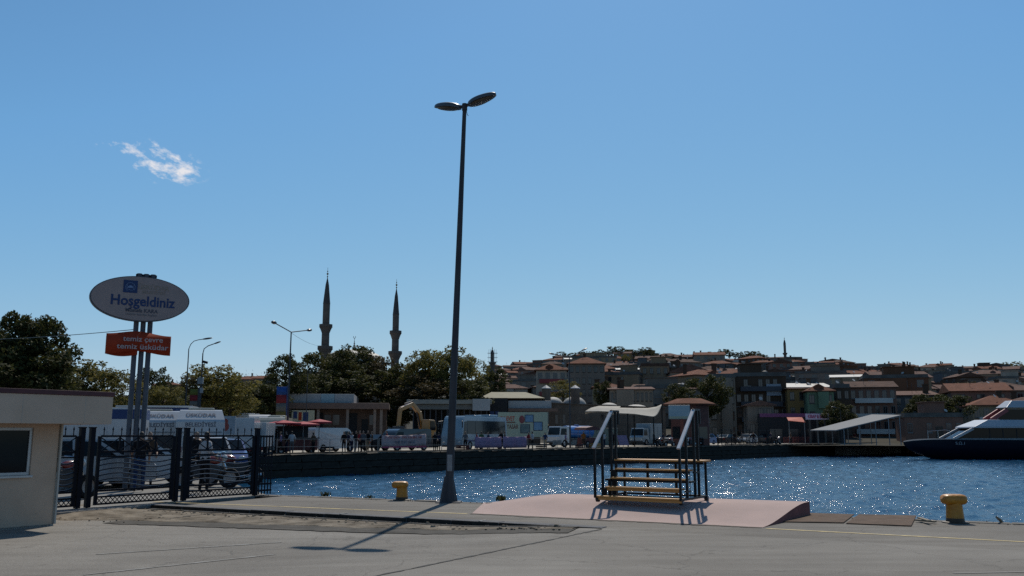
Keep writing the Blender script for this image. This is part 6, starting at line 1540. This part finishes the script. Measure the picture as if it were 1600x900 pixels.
hb = at(317, 565, 58); cm_ = MB().box(-.05, .28, -.12, .12, -.08, .08).build('camera_box', M['dark_iron'], sl2, bevel=.01); cm_.location = (0.05, 0, hb.z); cm_.rotation_euler = (0, R(15), 0)
MB().box(-.22, .12, -.1, .1, at(317, 600, 58).z, at(317, 590, 58).z).build('control_box', M['galv'], sl2, bevel=.01)
MB().box(-.14, .18, -.11, -.08, at(317, 614, 58).z, at(317, 606, 58).z).build('small_sign', M['panel_white'], sl2)
street_lamp(889.5, 558, 100, 'street lamp with two spread arms in front of the bath house', [[(866, 553.5, 98)], [(909, 548, 101)]], r0=.1, lum=(1.0, .36, .18))
street_lamp(481, 580, 104, 'short lamp with two small pale heads against the plane trees', [[(488, 576, 104)]], r0=.06, lum=(.7, .3, .14))
street_lamp(103, 606, 60, 'small curved lamp between cabin roof and olive tree', [[(105, 600, 60), (109, 596, 60), (113, 594.5, 60)]], r0=.04, base_z=0, lum=(.3, .15, .08))
street_lamp(1313, 640, 140, 'small bright lamp over the white slanted shelter', [[(1310, 638, 140), (1306, 637, 140)]], r0=.05, lum=(.8, .3, .14))
# flag banners
def flag_banner(px, d, y0, y1, cols, label, wpx=12, bz=QZ):
    b = at(px, 690, d); t_ = thing('flag_banner', label, 'banner', (b.x, d, bz)); zt = at(px, y0, d).z - bz; zb_ = at(px, y1, d).z - bz; w2 = wpx * m_per_px(d)
    MB().path([(w2 * .55, 0, 0), (w2 * .55, 0, zt + .1)], .06, 8).build('pole', M['sign_blue'] if bz else M['galv_dark'], t_)
    for k, c in enumerate(cols):
        a, b_ = lerp(zt, zb_, k / len(cols)), lerp(zt, zb_, (k + 1) / len(cols)) + .004
        P = [[(x, .05 * math.sin(x * 5 + k), a), (x, .05 * math.sin(x * 5 + k + .6), b_)] for x in np.linspace(-w2 * .5, w2 * .5, 8)]
        o = MB().grid(P).build('cloth_field', c, t_, smooth=True); md = o.modifiers.new('s', 'SOLIDIFY'); md.thickness = .012
gm('flag_blue', (.015, .08, .28), .8, transl=.3); gm('flag_red', (.20, .02, .03), .8, transl=.3); gm('flag_gold', (.18, .13, .03), .8, transl=.3); gm('flag_grey', (.14, .14, .13), .8, transl=.3); gm('flag_green', (.12, .14, .03), .8, transl=.3)
flag_banner(437, 84, 604, 656, [M['flag_blue'], M['flag_red'], M['flag_grey'], M['flag_gold']], 'tall banner with blue, red and gold fields at the brown building corner', 16)
flag_banner(299, 56, 608, 645, [M['flag_green'], M['flag_red'], M['flag_grey'], M['flag_gold']], 'faded green and gold banner by the curved street lamp', 13, 0)
# wires
def wire(a, b, sag, label):
    pts = [lerp(a, b, f) - Vector((0, 0, sag * 4 * f * (1 - f))) for f in np.linspace(0, 1, 24)]
    return tag(MB().path(pts, .012, 5).build('overhead_wire', M['black_paint']), label, 'wire')
wire(at(-40, 531, 40), at(213, 514.5, 27.2), .06, 'thin overhead wire from the welcome sign to the cabin trees')
wire(at(455, 520, 70), at(503, 540, 120), .3, 'thin overhead wire from the double lamp to the mosque trees')

# railings on the far quay
gm('rail_pale', (.22, .20, .18), .7, var=.2); gm('rail_red', (.16, .03, .025), .7, var=.2); gm('rail_black', (.008, .008, .01), .6, spec=.2)
def railing(px0, px1, inl, hgt, m, label, group, step, rails=(.5, 1.0), bars=0, r=.03):
    a, b = qp(px0, inl), qp(px1, inl); n = max(1, round((b - a).length / step)); L_ = (b - a).length
    t_ = thing('railing', label, 'railing', tuple(a), math.atan2((b - a).y, (b - a).x), group)
    pm = MB().path([(0, 0, 0), (0, 0, hgt)], r, 6).mesh('post', m)
    for k in range(n + 1): link('post', pm, t_).location = (L_ * k / n, 0, 0)
    for z in rails: MB().path([(0, 0, hgt * z * .97), (L_, 0, hgt * z * .97)], r * .55, 5).build('rail', m, t_)
    if bars:
        bm_ = MB().box(-.012, .012, -.012, .012, hgt * .12, hgt * .95).mesh('bar', m)
        for k in range(int(L_ / bars)): link('bar', bm_, t_).location = (bars * (k + .5), 0, 0)
    return t_
railing(432, 590, .6, 1.15, M['rail_pale'], 'pale post and rail guard in front of the red stall', 'quay guard rails', 2.2)
railing(592, 690, .6, 1.15, M['rail_pale'], 'pale post and rail guard under the white printed banner', 'quay guard rails', 2.6)
railing(712, 850, .6, 1.1, M['rail_pale'], 'pale post and rail guard under the lilac banner', 'quay guard rails', 2.6)
railing(1128, 1212, .8, 2.1, M['rail_black'], 'tall black iron railing on the quay before the parked cars', 'black iron railings', 2.4, (.1, .5, .97), 0, .05)
railing(1133, 1208, 3.0, 1.1, M['rail_black'], 'low black railing with close bars behind the tall one', 'black iron railings', 2.0, (.1, .97), .35, .04)
for k, (a, b) in enumerate(((1225, 1262), (1264, 1301), (1303, 1340), (1342, 1379), (1381, 1415))):
    railing(a, b, 7.5, 1.05, M['rail_red'], 'dark red crowd barrier ' + ('before the orange awning', 'before the white shop sign', 'at the low end of the slanted shelter', 'at the middle of the slanted shelter', 'between shelter and boat bow')[k], 'dark red crowd barriers', 1.6, (.1, .55, .97), .28, .035)
# banners on the railings
def print_rows(o, x0, x1, z, h_, m, seed):
    """far too small to read in the photograph: rows of upright strokes like the print there"""
    r = random.Random(seed); mb = MB(); x = x0
    while x < x1:
        w2 = r.uniform(.08, .16)
        if r.random() > .16:
            mb.box(x, x + .035, -.03, -.015, z, z + h_)
            if r.random() < .6: mb.box(x + .036, x + w2, -.03, -.015, z + h_ * r.choice((0, .4, .75)), z + h_ * r.choice((.25, .62, 1)) if False else z + h_ * .95) if r.random() < .3 else mb.box(x + .036, x + w2, -.03, -.015, z + h_ * .4, z + h_ * .6)
        x += w2 + .05
    return mb.build('printing', m, o)
gm('banner_white', (.40, .31, .31), .8, var=.06, transl=.25); gm('banner_lilac', (.29, .20, .30), .8, var=.12, transl=.3)
def banner(px0, px1, z0, z1, m, label, d_in=.45, dz=0.0, seed=1):
    a, b = qp(px0, d_in), qp(px1, d_in); L_ = (b - a).length
    t_ = thing('cloth_banner', label, 'banner', tuple(a), math.atan2((b - a).y, (b - a).x))
    P = []
    for i in range(41):
        x = L_ * i / 40; f = i / 40; P.append([(x + (dz * .6 * (1 - g_) * (1 - f) * 0), .04 * math.sin(x * 2.2) + .03 * math.sin(x * 5 + g_ * 3), lerp(z0, z1, g_) + dz * f - .05 * math.sin(f * math.pi) * g_) for g_ in (0, .33, .66, 1)])
    o = MB().grid(P).build('cloth', m, t_, smooth=True); md = o.modifiers.new('s', 'SOLIDIFY'); md.thickness = .012
    return t_, o, L_
bt, bo_, L_ = banner(596, 665, .38, 1.38, M['banner_white'], 'white cloth banner with red and dark printing on the quay rail', dz=.12)
print_rows(bt, .3, L_ - .5, 1.05, .2, M['letter_red'], 3).location = (0, -.09, .08); print_rows(bt, 1.0, L_ - 1.3, .68, .22, M['letter_slate'], 4).location = (0, -.09, .06)
P = [[(x, -.1, .38), (x, -.1, .52)] for x in np.linspace(0, L_, 10)]; MB().box(0, L_, -.11, -.095, .38, .5).build('red_hem', M['shop_red'], bt)
banner(742, 784, .25, 1.25, M['banner_lilac'], 'lilac cloth banner on the rail, half nearer the coach front'); banner(786, 823, .2, 1.28, M['banner_lilac'], 'lilac cloth banner on the rail, half next to the billboard')
p = qp(976, 2.0); lb = thing('lilac_board', 'small lilac board leaning on the quay under the sail canopy', 'board', tuple(p), qa); MB().hexa([(-.9, 0, .25), (.9, 0, .25), (.9, .05, .25), (-.9, .05, .25), (-.9, .35, 1.35), (.9, .35, 1.35), (.9, .4, 1.35), (-.9, .4, 1.35)]).build('face', M['banner_lilac'], lb)
for x in (-.8, .8): MB().path([(x, .1, 0), (x, .38, 1.3)], .03, 5).path([(x, .8, 0), (x, .38, 1.3)], .03, 5).build('leg', M['rail_red'], lb)

# red stall with parasols
p = qp(462, 3.0); sr = thing('red_stall', 'dark red street stall under red parasols', 'stall', tuple(p), qa)
gm('stall_red', (.10, .018, .014), .7, var=.3, scale=2); gm('parasol_red', (.42, .035, .05), .7, var=.1, transl=.35)
MB().box(-2.2, 1.6, -.6, .6, .25, 1.15).build('counter', M['stall_red'], sr, bevel=.03); MB().box(-2.3, 1.7, -.7, .7, 1.153, 1.22).build('counter_top', M['win_dark'], sr)
MB().box(-2.0, 1.4, .45, .55, 1.223, 2.1).build('back_shelf', M['dark_void'], sr)
for x in (-1.7, 1.1): wheel(sr, x, -.55, .28, .05)
for x, z, rr in ((-1.2, 2.5, 1.35), (.6, 2.42, 1.3), (2.1, 2.62, 1.0)):
    MB().path([(x, 0, 0), (x, 0, z)], .035, 6).build('parasol_pole', M['galv'], sr)
    pz = MB(); n = 8; vs = [(x, 0, z + .05)] + [(x + rr * math.cos(2 * math.pi * k / n), rr * math.sin(2 * math.pi * k / n), z - .17) for k in range(n)] + [(x + rr * math.cos(2 * math.pi * k / n), rr * math.sin(2 * math.pi * k / n), z - .28) for k in range(n)]
    pz.add(vs, [(0, 1 + k, 1 + (k + 1) % n) for k in range(n)] + [(1 + k, 9 + k, 9 + (k + 1) % n, 1 + (k + 1) % n) for k in range(n)]); o = pz.build('parasol', M['parasol_red'], sr); md = o.modifiers.new('s', 'SOLIDIFY'); md.thickness = .015
def crate(p, m, label, s_=.5, cat='crate'):
    t_ = thing('crate', label, cat, tuple(p), qa + R(random.uniform(-20, 20)), 'boxes on the far quay')
    for z in (0.02, .2, .38): 
        MB().box(-s_ / 2, s_ / 2, -s_ / 2, -s_ / 2 + .02, z, z + .13).box(-s_ / 2, s_ / 2, s_ / 2 - .02, s_ / 2, z, z + .13).box(-s_ / 2, -s_ / 2 + .02, -s_ / 2 + .021, s_ / 2 - .021, z, z + .13).box(s_ / 2 - .02, s_ / 2, -s_ / 2 + .021, s_ / 2 - .021, z, z + .13).build('slat_ring', m, t_)
    MB().box(-s_ / 2 + .02, s_ / 2 - .02, -s_ / 2 + .02, s_ / 2 - .02, 0, .03).build('floor', m, t_)
crate(qp(512, 1.2), M['dark_iron'], 'dark box on the quay beside the white van', .8); crate(qp(846, 1.4), M['dark_iron'], 'dark box on the quay past the lilac banner', .8)
crate(qp(722, 1.5), M['stall_red'], 'red box at the coach front', .9); crate(qp(905, 1.4), M['stall_red'], 'red box under the tank truck', .6); crate(qp(930, 1.2), M['stair_wood'], 'brown box by the stair rail on the far quay', .9)
# red cart
p = qp(918, 2.4); ct = thing('red_cart', 'dark red covered cart behind the boarding stairs rail', 'cart', tuple(p), qa)
MB().box(-1.1, 1.1, -.5, .5, .45, 1.1).build('box', M['stall_red'], ct, bevel=.03); MB().prism([(-1.3, 1.9), (1.3, 1.9), (1.1, 2.15), (0, 2.3), (-1.1, 2.15)], -.8, .8).build('canopy', M['stall_red'], ct)
for x in (-1.0, 1.0):
    for y in (-.45, .45): MB().path([(x, y, 1.1), (x, y, 1.9)], .025, 5).build('post', M['galv'], ct)
for x in (-.6, .6): wheel(ct, x, -.5, .4, .04); 
# motorcycles and a bicycle by the quay
def motorcycle(p, rz, label):
    t_ = thing('motorcycle', label, 'motorcycle', tuple(p), rz, 'motorcycles parked on the far quay')
    wheel(t_, -.68, 0, .31, .06); wheel(t_, .68, 0, .31, .05)
    MB().prism([(-.35, .35), (.3, .3), (.42, .62), (.1, .78), (-.5, .72)], -.16, .16).build('engine', M['bumper'], t_, bevel=.03)
    MB().ell((.18, 0, .86), (.3, .15, .14), 10, 6).build('tank', PAINT['red'], t_, smooth=True); MB().prism([(-.85, .86), (-.1, .78), (-.1, .84), (-.55, .90), (-.85, .98)], -.14, .14).build('seat', M['rubber'], t_, bevel=.02)
    MB().path([(.68, 0, .31), (.42, 0, .95), (.36, 0, 1.08)], .04, 6).build('fork', M['chrome'], t_); MB().path([(.25, -.36, 1.08), (.38, 0, 1.06), (.25, .36, 1.08)], .02, 6).build('handlebar', M['chrome'], t_)
    MB().ell((.52, 0, .93), (.08, .1, .1), 8, 6).build('headlight', M['headlamp'], t_); MB().path([(-.2, .17, .3), (-.9, .2, .38)], .045, 6).build('exhaust', M['chrome'], t_)
motorcycle(qp(1030, 1.6), qa + R(15), 'red motorcycle parked on the quay left of the orange post'.replace('left of', 'before')); motorcycle(qp(1046, 2.0), qa + R(-10), 'motorcycle parked on the quay beside the orange post'); motorcycle(qp(1080, 1.8), qa + R(170), 'motorcycle parked on the quay below the kiosk'); motorcycle(qp(1098, 2.2), qa + R(30), 'motorcycle at the kiosk end of the motorcycle row')
motorcycle(qp(1216, 1.2), qa + R(5), 'dark motorcycle standing at the end of the black railing')
motorcycle(g_at(102, 22.9, 0), R(60), 'motorcycle parked behind the fence beside the cabin'); motorcycle(g_at(325, 27.5, 0), R(25), 'motorcycle parked behind the wavy fence panel past the gate posts'); motorcycle(g_at(365, 29, 0), R(200), 'motorcycle parked behind the fence close to the plain bars')
# plastic chairs
def chair(p, rz, label, m):
    t_ = thing('chair', label, 'chair', tuple(p), rz, 'chairs on the far quay')
    MB().box(-.22, .22, -.22, .22, .42, .46).build('seat', m, t_); MB().box(-.22, .22, .20, .235, .463, .88).build('backrest', m, t_)
    for x in (-.19, .19):
        for y in (-.19, .19): MB().path([(x, y, 0), (x, y, .42)], .018, 5).build('leg', m, t_)
for px, inl, lab in ((866, 1.5, 'pale plastic chair before the tank truck wheels'), (874, 1.8, 'pale plastic chair before the tank truck cab'), (1016, 1.3, 'pale plastic chair under the light box truck'), (897, 1.5, 'pale plastic chair next to the red cart')): chair(qp(px, inl), qa + R(random.uniform(0, 360)), lab, M['rail_pale'])

# ================================================================== people
def person_mesh(seed, pose):
    r = random.Random(seed); v = []; e = []; rad = []
    def n_(p, rr, par=None):
        v.append(p); rad.append(rr); i = len(v) - 1
        if par is not None: e.append((par, i))
        return i
    sw = {'stand': .04, 'walk': .26, 'lean': .08}[pose]
    pel = n_((0, 0, .93), (.155, .115)); wst = n_((0, -.01, 1.10), (.14, .10), pel); ch = n_((0, 0, 1.30), (.165, .115), wst); nk = n_((0, -.005, 1.45), (.07, .065), ch); hd0 = n_((0, -.02, 1.53), (.062, .07), nk); hd = n_((0, -.03, 1.63), (.082, .10), hd0); n_((0, -.02, 1.73), (.06, .075), hd)
    for s in (-1, 1):
        sh = n_((s * .17, 0, 1.40), (.065, .06), ch); bend = r.uniform(.02, .25); el = n_((s * (.22 + r.uniform(0, .04)), .02 - s * sw * .3, 1.13), (.047, .047), sh)
        wr = n_((s * .24, -.06 - bend * .5 - s * sw * .4, .90 + bend * .6), (.034, .03), el); hn = n_((s * .24, -.09 - bend * .6 - s * sw * .4, .83 + bend * .62), (.038, .024), wr)
        n_((s * .24, -.11 - bend * .6 - s * sw * .4, .76 + bend * .64), (.022, .012), hn); n_((s * .21, -.13 - bend * .6 - s * sw * .4, .82 + bend * .62), (.014, .012), hn)
        hp = n_((s * .09, 0, .86), (.092, .095), pel); kn = n_((s * .10, -.03 + s * sw * .5, .49), (.062, .065), hp); an = n_((s * .10, .02 + s * sw * 1.0, .09), (.042, .045), kn); n_((s * .11, -.13 + s * sw * 1.0, .035), (.045, .03), an)
    me = bpy.data.meshes.new('figure'); me.from_pydata(v, e, []); o = bpy.data.objects.new('figure', me); C.objects.link(o)
    sk = o.modifiers.new('skin', 'SKIN'); sk.use_smooth_shade = True
    for i, q in enumerate(rad): me.skin_vertices[0].data[i].radius = q
    me.skin_vertices[0].data[0].use_root = True
    ss = o.modifiers.new('sub', 'SUBSURF'); ss.levels = 1; ss.render_levels = 1
    dg = bpy.context.evaluated_depsgraph_get(); m2 = bpy.data.meshes.new_from_object(o.evaluated_get(dg)); bpy.data.objects.remove(o)
    m2.materials.clear()
    for k in range(4): m2.materials.append(M['skin'])
    for p_ in m2.polygons:
        c = p_.center; z = c.z; k = 0
        if z < .10: k = 3
        elif z < .98: k = 2 if abs(c.x) < .19 else 0
        elif z < 1.46: k = 1 if not (abs(c.x) > .19 and z < 1.12) else 0
        elif z > 1.66 or (z > 1.52 and c.y > .0): k = 3
        p_.material_index = k; p_.use_smooth = True
    return m2
gm('skin', (.26, .15, .10), .6, var=.08)
CL = {k: gm('cloth ' + k, c, .9, var=.15, spec=.1) for k, c in {'black': (.012, .012, .014), 'white': (.36, .36, .37), 'red': (.20, .02, .025), 'blue': (.018, .035, .085), 'navy': (.012, .018, .045), 'grey': (.10, .10, .105), 'beige': (.24, .19, .13), 'green': (.04, .09, .05), 'lilac': (.22, .15, .24), 'brown': (.07, .045, .03), 'orange': (.30, .09, .02)}.items()}
FIG = {(p_, s): person_mesh(s, p_) for p_ in ('stand', 'walk', 'lean') for s in (1, 2)}
gm('hair', (.01, .008, .007), .7)
def person(p, rz, top, legs, label, pose='stand', s=1, sc_=1.0, group='people on the far quay'):
    o = link('person', FIG[(pose, s)]); o.location = p; o.rotation_euler = (0, 0, rz); o.scale = (sc_, sc_, sc_)
    tag(o, label, 'person', group)
    for i, m in enumerate((M['skin'], CL[top], CL[legs], M['hair'])): o.material_slots[i].link = 'OBJECT'; o.material_slots[i].material = m
    return o
spots = [(438, 1.5, 'lilac', 'black', 'in lilac top by the end of the iron fence'), (447, 1.8, 'black', 'navy', 'in black standing before the red stall counter'), (455, 1.3, 'white', 'grey', 'in white shirt at the red stall'), (489, 1.6, 'brown', 'black', 'in brown at the far end of the red stall'),
  (537, 3.0, 'black', 'black', 'in black beside the white van front'), (544, 2.2, 'navy', 'black', 'in navy top beside the white van front'), (549, 3.4, 'white', 'navy', 'with white shirt in the group past the van'), (555, 2.4, 'black', 'grey', 'in black and grey in the group past the van'), (562, 3.2, 'red', 'black', 'in red top in the group past the van'), (567, 2.0, 'grey', 'black', 'in grey top in the group past the van'), (574, 2.6, 'black', 'beige', 'in black top and beige trousers near the dark car'), (581, 2.2, 'brown', 'black', 'in brown top near the dark car'),
  (604, 4.5, 'red', 'black', 'in red behind the white printed banner'), (679, 1.4, 'black', 'black', 'in black between printed banner and lamp post'), (685, 1.8, 'navy', 'black', 'in navy between printed banner and lamp post'), (727, 1.6, 'grey', 'black', 'in grey beside the coach front wheel'), (745, 1.8, 'red', 'red', 'in red behind the lilac banner end'), (752, 2.0, 'green', 'black', 'in green behind the lilac banner'), (763, 2.2, 'blue', 'black', 'in blue behind the lilac banner'), (783, 1.7, 'black', 'black', 'in black at the seam of the lilac banner'), (789, 1.8, 'brown', 'black', 'in brown at the seam of the lilac banner'),
  (826, 1.8, 'red', 'brown', 'in red past the lilac banner'), (832, 2.6, 'white', 'black', 'in white before the billboard'), (852, 3.0, 'blue', 'beige', 'in blue shirt beside the tank truck cab'), (884, 2.0, 'lilac', 'black', 'in lilac under the bath house lamp'), (912, 2.0, 'orange', 'brown', 'in orange next to the dark red cart'), (944, 2.4, 'white', 'navy', 'in white under the sail canopy'), (958, 3.0, 'black', 'black', 'in black under the sail canopy'), (1022, 3.0, 'black', 'black', 'in black at the light truck tail'), (1036, 3.6, 'navy', 'black', 'in navy by the motorcycles'), (1071, 3.0, 'lilac', 'brown', 'in lilac beside the orange post'), (1090, 3.0, 'red', 'black', 'in red by the kiosk'),
  (1122, 2.0, 'white', 'black', 'in white at the start of the black railing'), (1148, 5.0, 'black', 'black', 'in black behind the tall black railing'), (1160, 5.4, 'grey', 'black', 'in grey behind the tall black railing'), (1178, 5.0, 'black', 'navy', 'in black and navy behind the tall black railing'), (1205, 4.0, 'navy', 'black', 'in navy at the end of the tall black railing'), (1236, 6.0, 'brown', 'black', 'in brown at the orange awning'), (1262, 9.5, 'red', 'black', 'in red before the shop sign'), (1290, 9.0, 'black', 'black', 'in black at the low end of the slanted shelter'), (1318, 9.0, 'brown', 'black', 'in brown under the slanted shelter'), (1336, 9.5, 'red', 'navy', 'in red under the slanted shelter'), (1360, 9.0, 'black', 'grey', 'in black under the slanted shelter'), (1386, 9.5, 'red', 'black', 'in red at the high end of the slanted shelter'), (1395, 9.0, 'black', 'black', 'in black at the high end of the slanted shelter'), (1405, 9.5, 'navy', 'black', 'in navy near the boat bow')]
random.seed(77)
for i, (px, inl, a, b, lab) in enumerate(spots):
    person(qp(px, inl), random.uniform(0, 6.28), a, b, 'person ' + lab, random.choice(('stand', 'stand', 'walk', 'lean')), random.choice((1, 2)), random.uniform(.94, 1.04))
GP = 'people behind the iron fence'
person(g_at(221, 26.2, 0), R(200), 'black', 'blue', 'person in black top and jeans below the sign poles', 'lean', 1, 1.0, GP)
person(g_at(322, 25.6, 0), R(150), 'white', 'black', 'person in white shirt behind the fence past the gate posts', 'stand', 2, 1.0, GP)
person(g_at(234, 29, 0), R(20), 'brown', 'navy', 'person in brown behind the fence below the truck lettering', 'stand', 1, 1.0, GP)
person(g_at(308, 29, 0), R(340), 'black', 'black', 'person in black behind the second truck lettering', 'walk', 1, 1.0, GP)
